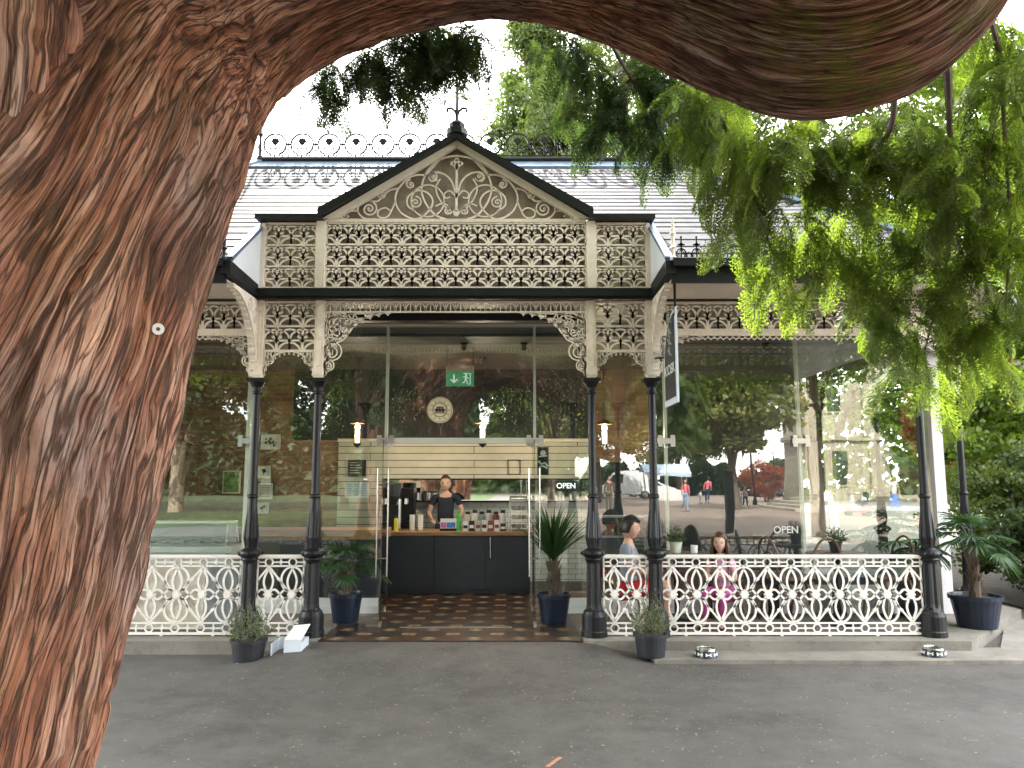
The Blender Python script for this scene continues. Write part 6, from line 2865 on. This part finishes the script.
near = [
    # right hand masses
    (705, 110, 5.2, 34, 42, 34), (735, 160, 5.0, 40, 40, 40), (790, 150, 4.8, 50, 45, 46), (850, 160, 4.8, 48, 45, 42), (760, 215, 4.9, 34, 26, 22),
    (900, 130, 4.6, 45, 40, 36), (950, 170, 4.6, 45, 50, 42), (1005, 120, 4.5, 40, 55, 36), (1010, 220, 4.6, 36, 50, 36), (940, 240, 4.8, 48, 36, 36),
    (870, 225, 5.0, 48, 32, 30), (800, 228, 5.0, 30, 20, 14), (775, 262, 5.0, 18, 16, 7), (835, 262, 5.0, 32, 18, 14), (900, 285, 4.9, 40, 26, 24), (960, 300, 4.8, 40, 26, 22),
    (1010, 310, 4.7, 30, 30, 20), (860, 322, 5.1, 26, 12, 7), (925, 335, 5.0, 30, 18, 10), (1000, 60, 4.4, 30, 40, 22), (985, 20, 4.4, 20, 20, 8), (918, 368, 5.0, 14, 22, 5), (975, 352, 4.9, 22, 16, 6),
]
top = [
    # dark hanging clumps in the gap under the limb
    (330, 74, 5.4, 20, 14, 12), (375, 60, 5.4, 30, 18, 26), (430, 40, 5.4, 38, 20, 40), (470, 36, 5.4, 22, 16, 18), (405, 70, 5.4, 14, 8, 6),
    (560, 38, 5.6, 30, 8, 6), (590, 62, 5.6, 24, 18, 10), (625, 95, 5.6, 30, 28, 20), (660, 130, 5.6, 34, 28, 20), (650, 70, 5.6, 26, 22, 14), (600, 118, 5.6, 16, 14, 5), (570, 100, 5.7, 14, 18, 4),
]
near = [(a, b, c, d * 1.12, e * 1.12, int(n * 1.05)) for a, b, c, d, e, n in near]
top = [(a, b, c, d, e, int(n * 1.6)) for a, b, c, d, e, n in top]
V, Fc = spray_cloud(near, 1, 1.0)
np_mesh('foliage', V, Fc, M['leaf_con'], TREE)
top += [(60, 60, 3.9, 60, 40, 26), (120, 130, 3.9, 50, 50, 30), (60, 220, 3.9, 60, 50, 30), (110, 300, 3.9, 40, 40, 20), (20, 350, 3.9, 40, 40, 16)]  # sprays added out of sight behind the trunk, to cover its reflection
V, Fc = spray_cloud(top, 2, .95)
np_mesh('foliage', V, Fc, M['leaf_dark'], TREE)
# twigs and small branches
mb = MB()
r_ = random.Random(12)


def branch(pts, r0):
    P_ = [pt(*p) for p in pts]
    out = spline([tuple(p) for p in P_], 5 * len(P_))
    n = len(out)
    if r0 > .007:
        b_ = MB()
        b_.tube([Vector(o_) for o_ in out], [r0 * (1 - .75 * i / n) for i in range(n)], 7)
        b_.build('branch', M['bark_far'], TREE)
    else:
        mb.tube([Vector(o_) for o_ in out], [r0 * (1 - .75 * i / n) for i in range(n)], 7)


branch([(935, 20, 3.1), (945, 45, 3.6), (948, 80, 4.0), (950, 135, 4.5), (955, 200, 4.7)], .035)
branch([(895, 50, 3.1), (890, 130, 4.4), (860, 160, 4.8), (825, 190, 5.0), (790, 205, 5.1)], .020)
branch([(940, 240, 4.8), (915, 262, 4.9), (880, 272, 5.0), (840, 275, 5.0)], .012)
branch([(560, -30, 3.2), (600, 20, 4.6), (620, 60, 5.4), (650, 110, 5.6), (668, 150, 5.6)], .022)
branch([(640, 70, 5.5), (610, 95, 5.6), (575, 108, 5.7)], .010)
branch([(380, -30, 3.4), (430, 10, 5.0), (440, 55, 5.4), (405, 75, 5.4), (350, 85, 5.4)], .018)
branch([(440, 55, 5.4), (470, 60, 5.4), (480, 70, 5.4)], .008)
branch([(700, 30, 3.6), (710, 90, 5.0), (735, 150, 5.0), (760, 215, 4.9), (775, 260, 5.0)], .018)
branch([(950, -40, 3.0), (985, 5, 3.8), (1000, 60, 4.4), (1005, 140, 4.5), (1010, 230, 4.6), (1005, 310, 4.7)], .022)
branch([(955, 200, 4.7), (945, 270, 4.8), (930, 330, 5.0), (918, 375, 5.0)], .010)
for (px, py, Y, rx, ry, n) in near + top:
    for k_ in range(max(2, n // 7)):
        a = (px, py - ry * .5, Y)
        e = (px + r_.uniform(-1, 1) * rx, py + r_.uniform(-.3, 1) * ry, Y + r_.uniform(-.3, .3))
        m_ = ((a[0] + e[0]) / 2, (a[1] + e[1]) / 2 - 8, (a[2] + e[2]) / 2)
        branch([a, m_, e], .006)
tag(mb.build('twigs', M['bark_far'], TREE), kind='stuff')


# ------------------------------------------------------------------ leafy trees
def leaf_quads(C, s, r_, flat=.0):
    n = len(C)
    a = r_.normal(size=(n, 3))
    a /= np.linalg.norm(a, axis=1)[:, None]
    b = np.cross(a, r_.normal(size=(n, 3)))
    b /= np.linalg.norm(b, axis=1)[:, None]
    sz = (s * r_.uniform(.6, 1.35, n))[:, None]
    V = np.stack([C - a * sz * .5, C + b * sz * .32, C + a * sz * .5, C - b * sz * .32], 1).reshape(-1, 3)
    Fc = np.arange(n * 4).reshape(-1, 4)
    return V, Fc


def tree_mesh(name, base, H, cr, cz0, nclump, nleaf, ls, lm, seed, label, tr=.22, bark='bark_far', cat='tree', grp=None, cone=False, crs=None, limbs=9):
    r_ = np.random.default_rng(seed)
    t = thing(name, base, label, cat, grp)
    bx_, by_, bz_ = base
    cc = []
    while len(cc) < nclump:
        d = r_.uniform(-1, 1, 3)
        if np.dot(d, d) > 1:
            continue
        if np.dot(d, d) < .16 and r_.random() < .7:
            continue
        z = cz0 + (H - cz0) * (d[2] + 1) / 2
        k = 1.0
        if cone:
            u = (z - cz0) / (H - cz0)
            k = (1 - u) ** .75 + .12
            d2 = d[:2] / max(.3, math.sqrt(max(0.05, 1 - d[2] ** 2)))
        else:
            d2 = d[:2]
        cc.append([bx_ + d2[0] * cr * k, by_ + d2[1] * cr * k, bz_ + z])
    cc = np.array(cc)
    crr = crs or cr * .26
    P_ = []
    for c in cc:
        n = int(nleaf * r_.uniform(.5, 1.4))
        g = r_.normal(size=(n, 3))
        g /= np.linalg.norm(g, axis=1)[:, None]
        g *= (r_.uniform(0, 1, n) ** .5)[:, None] * crr * r_.uniform(.6, 1.3)
        g[:, 2] *= .65
        P_.append(c + g)
    P_ = np.concatenate(P_)
    V, Fc = leaf_quads(P_, ls, r_)
    np_mesh('crown', V, Fc, lm, t)
    mb = MB()
    rr2 = random.Random(seed)
    top_z = cz0 + (H - cz0) * .8
    tp = [(bx_, by_, bz_ - .1), (bx_ + .02, by_, bz_ + .3), (bx_ + rr2.uniform(-.15, .15), by_, bz_ + top_z * .4), (bx_ + rr2.uniform(-.3, .3), by_, bz_ + top_z * .7), (bx_ + rr2.uniform(-.3, .3), by_, bz_ + top_z)]
    sp = spline(tp, 14)
    mb.tube([Vector(p) for p in sp], [tr * (1.25 if i == 0 else 1.05 if i == 1 else 1 - .8 * i / 14) for i in range(14)], 10)
    for i in range(min(limbs, len(cc))):
        c = cc[i * len(cc) // max(1, limbs)]
        j = min(12, max(4, int(14 * (c[2] - bz_ - .15 * (H - cz0)) / max(.1, top_z) * .8)))
        s0 = sp[j]
        m_ = (s0 + c) / 2 + np.array([0, 0, .12 * cr])
        q_ = spline([s0, m_, c], 7)
        mb.tube([Vector(p) for p in q_], [tr * .38 * (1 - .75 * k / 7) for k in range(7)], 6)
    mb.build('trunk', M[bark], t)
    return t


# beyond the building
tree_mesh('tall_tree', (1.0, 27, 0), 20, 3.0, 3, 170, 420, .15, M['leaf_mid'], 31, 'airy yellow-green tree rising behind the roof right of the gable finial', .22, cone=True, crs=.75)
tree_mesh('tall_tree', (4.0, 25, 0), 20, 3.6, 4, 210, 420, .15, M['leaf_mid'], 32, 'taller airy tree behind the right half of the ridge', .25, crs=.85)
tree_mesh('tall_tree', (8.6, 22, 0), 16, 3.6, 3, 150, 420, .15, M['leaf_mid'], 33, 'leafy tree behind the right hip of the roof', .25, crs=.9)
tree_mesh('tall_tree', (12.5, 19, 0), 13, 3.8, 1.5, 130, 330, .22, M['leaf_yel'], 34, 'dense yellow-green tree beyond the right end of the pavilion', .25, crs=1.0)
tree_mesh('garden_tree', (8.9, 13.2, 0), 5.6, 2.0, .9, 110, 330, .11, M['leaf_yel'], 35, 'bright yellow-green small tree beside the right corner column', .10, crs=.5)
tree_mesh('red_maple', (9.7, 15.6, 0), 4.4, 1.5, 1.0, 60, 260, .10, M['leaf_red'], 36, 'orange-red maple glimpsed behind the right corner column', .08, crs=.4)
for i, (x, y, h, r, lab, m_) in enumerate(((7.1, 9.6, 1.45, .95, 'dark glossy shrub right of the navy palm pot', 'leaf_dark'), (8.4, 9.0, 1.7, 1.1, 'sunlit shrub at the right edge above the path', 'leaf_yel'), (7.6, 11.4, 2.1, 1.3, 'mid-green shrub behind the dark glossy shrub', 'leaf_mid'), (9.9, 11.6, 2.4, 1.5, 'sunlit yellow-green shrub at the far right', 'leaf_yel'))):
    tree_mesh('garden_shrub', (x, y, 0), h, r, .05, 90, 260, .075, M[m_], 40 + i, lab, .04, cat='shrub', grp='shrubs in the right-hand bed', crs=.30)
tree_mesh('tall_tree', (-9.5, 20, 0), 9, 3.4, 1, 80, 260, .22, M['leaf_mid'], 38, 'green tree behind the left end of the pavilion', .25, crs=1.0)

# the side of the park that the windows mirror
pk_ = [((12.0, -24, 0), 8.4, 3.4, 3.0, 'leaf_sun', 'rounded olive-green tree reflected in the large right window', 'bark_far'),
       ((6.5, -38, 0), 10, 4.2, 3.2, 'leaf_sun', 'pale green tree reflected at the left edge of the large right window', 'bark_far'),
       ((18.6, -17.5, 0), 7.5, 1.7, 2.0, 'leaf_yel', 'first bright green tree reflected near the white corner post', 'bark_pale'),
       ((24.0, -22, 0), 11, 3.2, 2.4, 'leaf_mid', 'second green tree reflected near the white corner post', 'bark_far'),
       ((-16.7, -21, 0), 14, 6.4, 4.2, 'leaf_dark', 'pale-trunked tree on the lawn reflected left of the first column', 'bark_pale'),
       ((-9.5, -26, 0), 15, 6.4, 3.6, 'leaf_mid', 'lawn tree reflected between the framed pictures', 'bark_far'),
       ((-4.6, -20, 0), 13, 5.2, 3.8, 'leaf_dark', 'tree reflected beside the left palm', 'bark_far'),
       ((2.4, -25, 0), 14, 5.6, 4.0, 'leaf_dark', 'tree reflected over the dark wall right of the plaque', 'bark_far'),
       ((16.5, -58, 0), 13, 5.5, 3.0, 'leaf_mid', 'far park tree reflected behind the walkers', 'bark_far'),
       ((-25, -27, 0), 15, 6.5, 3.0, 'leaf_mid', 'lawn tree reflected beside the trunk edge', 'bark_far'),
       ((2.5, -60, 0), 13, 5.5, 2.5, 'leaf_yel', 'far park tree reflected above the seated man', 'bark_far')]
for i, (b0, H, cr, cz, lm, lab, bk) in enumerate(pk_):
    tree_mesh('park_tree', b0, H, cr, cz, 110, 170, .34, M[lm], 60 + i, lab, .30 if i != 4 else .42, bk, grp='park trees opposite the pavilion', crs=cr * .27)
# hedge behind the plaza
r2 = np.random.default_rng(5)
n = 60000
C = np.stack([r2.uniform(-60, 60, n), -64 + r2.uniform(-1.5, 1.5, n), r2.uniform(0, 1, n) ** .8 * (2.6 + 1.2 * np.sin(np.arange(n) * 0))], 1)
C[:, 2] *= (.8 + .25 * np.sin(C[:, 0] * .7) + .15 * np.sin(C[:, 0] * 2.3)) * np.where(C[:, 0] < 6, 4.6, 1.3)
V, Fc = leaf_quads(C, .5, r2)
V = np.repeat(C, 4, 0) + (V - np.repeat(C, 4, 0)) * np.where(np.repeat(C[:, 0], 4) < 6, 2.6, 1)[:, None]
o = np_mesh('park_hedge', V, Fc, M['leaf_dark'], base=(0, -64, 0))
tag(o, 'long dark belt of trees and hedge across the far side of the plaza', 'hedge', kind='stuff')
# distant woodland belt all round, beyond the building and the plaza
for (yy, x0, x1, hh, mname, nm, lab) in ((70, -90, 4, 7, 'leaf_mid', 'distant_wood', 'far belt of trees beyond the left end of the pavilion'), (60, 14, 110, 13, 'leaf_mid', 'distant_wood', 'far belt of trees beyond the right-hand garden')):
    n = 16000
    C = np.stack([r2.uniform(x0, x1, n), yy + r2.uniform(-3, 3, n), r2.uniform(0, 1, n)], 1)
    C[:, 2] *= hh * (.75 + .2 * np.sin(C[:, 0] * .35) + .15 * np.sin(C[:, 0] * 1.1 + 1))
    V, Fc = leaf_quads(C, .9, r2)
    tag(np_mesh(nm, V, Fc, M[mname], base=((x0 + x1) / 2, yy, 0)), lab, 'trees', kind='stuff')

# stone building and steps in the reflection
t = thing('stone_building', (23, -34, 0), 'tall buff stone building with a doorway reflected in the right window', 'building')
mb = MB()
mb.box(16.9, 31, -30, -27.5, 0, 10.5)
mb.build('wall', M['stone'], t)
mb = MB()
for z in (.0, 3.9, 10.5):
    mb.box(16.75, 31.1, -27.5, -27.3, z, z + .35)
    mb.box(16.72, 16.895, -30, -27.3, z, z + .35)
for x in (17.0, 20.6, 24.2, 28):
    mb.box(x, x + .5, -27.5, -27.2, .351, 3.899)
    mb.box(x, x + .5, -27.5, -27.2, 4.251, 10.499)
mb.build('moulding', M['stone2'], t)
mb = MB()
mb.box(21.8, 23.3, -27.5, -27.42, .36, 2.9)
mb.build('door', M['woodd'], t)
for x in (18.3, 25.6):
    for z in (1.3, 5.6):
        mb = MB()
        mb.box(x, x + 1.1, -27.5, -27.42, z, z + 2.0)
        w0 = mb.build('window', M['stone2'], t)
        mb = MB()
        mb.box(x + .12, x + .98, -27.42, -27.40, z + .12, z + 1.88)
        sub(w0, mb, 'pane', M['ink'])
t = thing('stone_steps', (19, -23.5, 0), 'broad flight of stone steps reflected in the right window', 'steps')
mb = MB()
for i in range(5):
    mb.box(14.4 + i * .5, 26, -27.4, -21.5 - i * .75, i * .16, i * .16 + .16)
mb.build('flight', M['stone2'], t)

G_ = 'people out in the plaza, reflected in the windows'
def pl_pos(px, Yv):
    return ((px - 512) / F * Yv, 2 * YG - Yv, .01)


person(pl_pos(686, 39), R(180), 1.68, 'walk', 'person in a white top, coral cardigan and pale jeans reflected in the right window', 'cardigan', 'jeans', C_coral, C_jean, ('long', 'hair_b'), 'skin2', 'long', female=True, grp=G_)
person(pl_pos(709, 52), R(20), 1.74, 'walk', 'person in a coral top and dark trousers walking beside a toddler', 'top', 'trousers', C_coral, C_djean, ('short', 'hair_d'), 'skin2', 'long', grp=G_)
person(pl_pos(702, 51), R(150), .88, 'stand', 'toddler in pale clothes beside the person in coral and dark trousers', 'top', 'leggings', C_white, C_white, ('short', 'hair_b'), 'skin2', 'long', grp=G_, child=True)
person(pl_pos(731.5, 45), R(160), 1.74, 'stand', 'person in pale blue top and light trousers reflected beside two children', 'shirt', 'trousers', C_blue, C_white, ('short', 'hair_b'), 'skin2', 'long', grp=G_)
person(pl_pos(738, 44.5), R(200), 1.15, 'stand', 'child in white beside the person in pale blue', 'top', 'leggings', C_white, C_jean, ('short', 'hair_b'), 'skin2', 'long', grp=G_, child=True)
person(pl_pos(743, 45), R(170), 1.2, 'walk', 'child in a pale top and black leggings right of the child in white', 'top', 'leggings', C_pink, C_navy, ('short', 'hair_b'), 'skin2', 'long', grp=G_, child=True)
person(pl_pos(886, 36), R(190), 1.70, 'walk', 'person in a white top and blue skirt reflected near the right column', 'top', 'skirt', C_white, C_royal, ('bun', 'hair_b'), 'skin2', 'short', female=True, grp=G_, skirt=True)
person(pl_pos(613, 38), R(180), 1.80, 'stand', 'person in brown and dark olive clothes reflected beside the bookshelf', 'jacket', 'trousers', C_brown, C_olive, ('short', 'hair_d'), 'skin', 'long', grp=G_)


# mobility scooter
def box_round(mb, c, sz, mi=0):
    x, y, z = c
    a, b_, h = sz[0] / 2, sz[1] / 2, sz[2] / 2
    k = .22
    pts = [(-a, -b_ * (1 - k)), (-a * (1 - k), -b_), (a * (1 - k), -b_), (a, -b_ * (1 - k)), (a, b_ * (1 - k)), (a * (1 - k), b_), (-a * (1 - k), b_), (-a, b_ * (1 - k))]
    vs = []
    for zz_, s in ((-h, .94), (-h * .7, 1), (h * .7, 1), (h, .9)):
        vs += [(x + p * s, y + q_ * s, z + zz_) for p, q_ in pts]
    fs = [tuple(range(7, -1, -1)), tuple(range(24, 32))]
    for i in range(3):
        for j in range(8):
            fs.append((i * 8 + j, i * 8 + (j + 1) % 8, (i + 1) * 8 + (j + 1) % 8, (i + 1) * 8 + j))
    mb.add(vs, fs, mi)


def wheel(mb, c, r, w, axis=(1, 0, 0)):
    a = Vector(axis)
    mb.tube([Vector(c) - a * w / 2, Vector(c) - a * w * .3, Vector(c) + a * w * .3, Vector(c) + a * w / 2], [r * .86, r, r, r * .86], 16)


p = pl_pos(850, 35)
t = thing('mobility_scooter', (0, 0, 0), 'small red mobility scooter with grey seat reflected beside the stone steps', 'mobility scooter')
mb = MB()
box_round(mb, (0, 0, .28), (1.15, .5, .22))
box_round(mb, (.42, 0, .45), (.35, .48, .2))
mb.build('body', mat('red_scooter_plastic', (.45, .04, .04), .35), t)
mb = MB()
box_round(mb, (.22, 0, .62), (.42, .42, .12))
box_round(mb, (.42, 0, .88), (.12, .42, .48))
mb.build('seat', M['signdark'], t)
mb = MB()
mb.tube([(-.42, 0, .35), (-.34, 0, .98)], .035, 8)
mb.tube([(-.34, -.24, 1.0), (-.34, .24, 1.0)], .02, 8)
mb.build('tiller', M['greyp'], t)
for x, y in ((-.45, -.2), (-.45, .2), (.4, -.24), (.4, .24)):
    mb = MB()
    wheel(mb, (x, y, .13), .13, .09, (0, 1, 0))
    mb.build('wheel', M['ink'], t)
t.location = p


def vehicle(loc, rz, kind, col, label):
    t = thing('parked_' + kind, (0, 0, 0), label, kind, 'vehicles parked across the plaza')
    L_, W, Hh = (5.0, 1.95, 2.35) if kind == 'van' else (4.2, 1.75, 1.45)
    if kind == 'van':
        prof = [(-L_ / 2, .35), (-L_ / 2, 1.05), (-L_ / 2 + .75, 1.25), (-L_ / 2 + 1.5, 2.2), (-L_ / 2 + 1.9, 2.35), (L_ / 2 - .1, 2.35), (L_ / 2, 2.2), (L_ / 2, .35)]
    else:
        prof = [(-L_ / 2, .32), (-L_ / 2 + .03, .72), (-L_ / 2 + 1.05, .92), (-L_ / 2 + 1.75, 1.42), (.75, 1.45), (1.55, 1.0), (L_ / 2 - .02, .92), (L_ / 2, .35)]
    n = len(prof)
    mb = MB()
    vs = []
    for y, s in ((-W / 2, 1), (W / 2, 1)):
        for x, z in prof:
            tuck = .12 if z > 1.2 else 0
            vs.append((x, y * (1 - tuck), z))
    mb.add(vs, [tuple(range(n)), tuple(range(2 * n - 1, n - 1, -1))] + [(i, i + n, (i + 1) % n + n, (i + 1) % n) for i in range(n)])
    mb.build('body', mat(kind + '_paint_' + str(int(loc[0] * 10)), col, .25, var=.03), t)
    g = MB()
    for s in (-1, 1):
        y = s * W / 2 * .945
        if kind == 'van':
            pts = [(-1.35, 1.3), (-.95, 2.05), (-.1, 2.05), (-.1, 1.3)]
        else:
            pts = [(-.95, .97), (-.35, 1.36), (.65, 1.37), (1.2, 1.02)]
        g.fr((0, y, 0), (1, 0, 0), (0, 0, 1))
        g.prism(pts, .06)
    g.build('side_window', M['ink'], t)
    g = MB()
    if kind == 'van':
        g.add([(-1.72, -.75, 1.33), (-1.72, .75, 1.33), (-1.08, .7, 2.16), (-1.08, -.7, 2.16), (-1.70, -.75, 1.30), (-1.70, .75, 1.30), (-1.06, .7, 2.14), (-1.06, -.7, 2.14)], [(0, 1, 2, 3), (7, 6, 5, 4)])
    else:
        g.add([(-1.02, -.7, .97), (-1.02, .7, .97), (-.40, .62, 1.42), (-.40, -.62, 1.42), (-1.0, -.7, .95), (-1.0, .7, .95), (-.38, .62, 1.40), (-.38, -.62, 1.40)], [(0, 1, 2, 3), (7, 6, 5, 4)])
    g.build('windscreen', M['ink'], t)
    for x in (-L_ / 2 + .85, L_ / 2 - .85):
        for s in (-1, 1):
            g = MB()
            wheel(g, (x, s * (W / 2 - .08), .32), .32, .2, (0, 1, 0))
            w0 = g.build('wheel', M['ink'], t)
            g = MB()
            wheel(g, (x, s * (W / 2 + .02), .32), .19, .02, (0, 1, 0))
            sub(w0, g, 'rim', M['steel'])
    for s in (-1, 1):
        g = MB()
        box_round(g, (-L_ / 2 + .02, s * W * .36, .70 if kind == 'car' else .85), (.1, .3, .14))
        g.build('headlight', M['casew'], t)
    t.location = loc
    t.rotation_euler = (0, 0, rz)


vehicle(pl_pos(628, 66), 0.1, 'van', (.7, .7, .7), 'white van reflected behind the seated man')
vehicle(pl_pos(652, 72), .05, 'car', (.6, .6, .62), 'silver car reflected right of the white van')
vehicle(pl_pos(770, 75), .0, 'car', (.05, .06, .08), 'dark car reflected beyond the two children')
# red flowering beds / stalls far across
for px, lab in ((668, 'pale blue market stall reflected behind the walkers'),):
    x, y, _ = pl_pos(px, 62)
    t = thing('market_stall', (x, y, 0), lab, 'stall')
    mb = MB()
    for sx in (-1.4, 1.4):
        for sy in (-.9, .9):
            mb.box(x + sx - .04, x + sx + .04, y + sy - .04, y + sy + .04, 0, 2.2)
    mb.build('stall_frame', M['steel'], t)
    mb = MB()
    mb.add([(x - 1.7, y - 1.2, 2.2), (x + 1.7, y - 1.2, 2.2), (x + 1.7, y, 2.85), (x - 1.7, y, 2.85), (x + 1.7, y + 1.2, 2.2), (x - 1.7, y + 1.2, 2.2), (x - 1.7, y + 1.22, 1.95), (x + 1.7, y + 1.22, 1.95)], [(0, 1, 2, 3), (3, 2, 4, 5), (5, 4, 7, 6)])
    mb.build('canopy', C_coral if px == 752 else C_blue, t)
    mb = MB()
    box_round(mb, (x, y + .5, .45), (2.6, .8, .9))
    mb.build('table', C_coral if px == 752 else C_white, t)
tree_mesh('red_shrub', (pl_pos(765, 58)[0], pl_pos(765, 58)[1], 0), 3.0, 1.9, .2, 50, 120, .16, M['leaf_red'], 91, 'rust-red shrub reflected left of the stone building', .08, cat='shrub')
# lamp posts in the reflection
for px, Yv, lab in ((728, 24, 'black square post reflected between the walkers'), (753, 50, 'thin black lamp post reflected left of the stone steps'), (534 + 240, 70, 'far black lamp post reflected beside the stone building')):
    x, y, _ = pl_pos(px, Yv)
    if Yv == 24:
        t = thing('square_bollard', (x, y, 0), lab, 'post')
        mb = MB()
        mb.box(x - .11, x + .11, y - .11, y + .11, 0, 1.75)
        mb.build('shaft', M['black'], t)
        mb = MB()
        mb.box(x - .14, x + .14, y - .14, y + .14, 1.752, 1.82)
        mb.build('cap', M['black'], t)
    else:
        t = thing('lamp_post', (x, y, 0), lab, 'lamp post', 'black lamp posts across the plaza')
        mb = MB()
        mb.lathe([(.16, 0), (.16, .3), (.08, .5), (.06, 3.6), (.1, 3.7)], (x, y, 0), 10)
        mb.build('pole', M['black'], t)
        mb = MB()
        mb.lathe([(.1, 3.71), (.2, 4.2), (.22, 4.22), (.05, 4.45)], (x, y, 0), 8)
        mb.build('lantern', M['casew'], t)

# unseen high crown of the conifer, shaped to shade the trunk and ground
r2 = np.random.default_rng(77)
cl = []
for i in range(900):
    x, y = r2.uniform(-10, 3.0), r2.uniform(-7, 10)
    if i % 4 == 0:
        x, y = r2.uniform(3, 10), r2.uniform(-7, 1)
    zmin = max(4.6, EYE + .70 * y + .7)
    z = zmin + r2.uniform(0, 1) ** 1.5 * 5.5
    cl.append((x, y, z))
cl = np.array(cl)
P_ = []
for c in cl:
    g = r2.normal(size=(110, 3)) * np.array([.55, .55, .30])
    P_.append(c + g)
P_ = np.concatenate(P_)
keep = P_[:, 2] > EYE + .69 * P_[:, 1] + .12
P_ = P_[keep]
V, Fc = leaf_quads(P_, .20, r2)
np_mesh('crown', V, Fc, M['leaf_con'], TREE)
for i in range(0, len(cl), 30):
    mb = MB()
    c = cl[i]
    z0 = max(4.0, c[2] - 2)
    s0 = np.array([path[4][0], path[4][1], z0])
    q_ = spline([s0, (s0 + c) / 2 + [0, 0, .5], c], 8)
    mb.tube([Vector(p) for p in q_], [.10 * (1 - .8 * k / 8) for k in range(8)], 6)
    mb.build('branch', M['bark_far'], TREE)

# fallen needles, seeds and leaf scraps on the asphalt
r2 = np.random.default_rng(99)
n = 2600
C = np.stack([r2.normal(.3, 2.8, n), 7.0 - r2.uniform(0, 1, n) ** 1.4 * 3.4, np.full(n, .006)], 1)
m_ = np.array([ground_h(x, y) for x, y in C[:, :2]])
C[:, 2] += m_
C = C[(C[:, 1] < 6.9)]
V, Fc = leaf_quads(C, .022, r2)
V[:, 2] = np.repeat(C[:, 2], 4) + (V[:, 2] - np.repeat(C[:, 2], 4)) * .15
tag(np_mesh('leaf_litter', V, Fc, mat('dry_litter', (.26, .22, .17), .9, var=.5, vs=3), base=(0, 5, 0)), 'pale scraps of dry leaves and seeds scattered over the asphalt', 'leaf litter', kind='stuff')

# ------------------------------------------------------------------ camera, light, sky
cam = bpy.data.cameras.new('camera')
co = bpy.data.objects.new('camera', cam)
COL.objects.link(co)
co.location = (0, 0, EYE)
co.rotation_euler = (R(90) + PITCH, 0, 0)
cam.sensor_width = 36
cam.lens = F / 1024 * 36
cam.clip_start = .05
cam.clip_end = 3000
scene.camera = co

EL = R(46)
sx_, sy_ = -.22, 1.0
az = math.atan2(sx_, sy_)
su = bpy.data.lights.new('sun', 'SUN')
su.energy = 3.0
su.angle = R(.53)
su.color = (1, .955, .88)
so_ = bpy.data.objects.new('sun', su)
COL.objects.link(so_)
dv = Vector((math.sin(az) * math.cos(EL), math.cos(az) * math.cos(EL), math.sin(EL)))
so_.rotation_euler = dv.to_track_quat('Z', 'Y').to_euler()
so_.location = dv * 40
w = bpy.data.worlds.new('World')
scene.world = w
w.use_nodes = True
N, L = w.node_tree.nodes, w.node_tree.links
bg = N['Background']
sky = N.new('ShaderNodeTexSky')
sky.sky_type = 'NISHITA'
sky.sun_disc = False
sky.sun_elevation = EL
sky.sun_rotation = az
sky.air_density = 1.0
sky.dust_density = 1.5
sky.ozone_density = 1.0
# thin bright cloud over the blue
tc = N.new('ShaderNodeTexCoord')
mp = N.new('ShaderNodeMapping')
mp.inputs['Scale'].default_value = (1.2, 1.2, 3.0)
L.new(tc.outputs['Generated'], mp.inputs[0])
no = N.new('ShaderNodeTexNoise')
no.inputs['Scale'].default_value = 2.2
no.inputs['Detail'].default_value = 7
L.new(mp.outputs[0], no.inputs['Vector'])
rp = N.new('ShaderNodeValToRGB')
rp.color_ramp.elements[0].position = .36
rp.color_ramp.elements[1].position = .54
L.new(no.outputs[0], rp.inputs[0])
mx = N.new('ShaderNodeMix')
mx.data_type = 'RGBA'
L.new(rp.outputs[0], mx.inputs[0])
L.new(sky.outputs[0], mx.inputs[6])
mx.inputs[7].default_value = (10, 9.8, 9.5, 1)
L.new(mx.outputs[2], bg.inputs[0])
bg.inputs[1].default_value = .15
vs_ = scene.view_settings
vs_.view_transform = 'Standard'
vs_.look = 'None'
vs_.gamma = 1
vs_.use_curve_mapping = False
vs_.exposure = 2.9
scene.cycles.max_bounces = 8
scene.cycles.transparent_max_bounces = 12
scene.cycles.diffuse_bounces = 4
scene.cycles.glossy_bounces = 4
scene.cycles.caustics_reflective = False
scene.cycles.caustics_refractive = False
scene.cycles.sample_clamp_indirect = 6
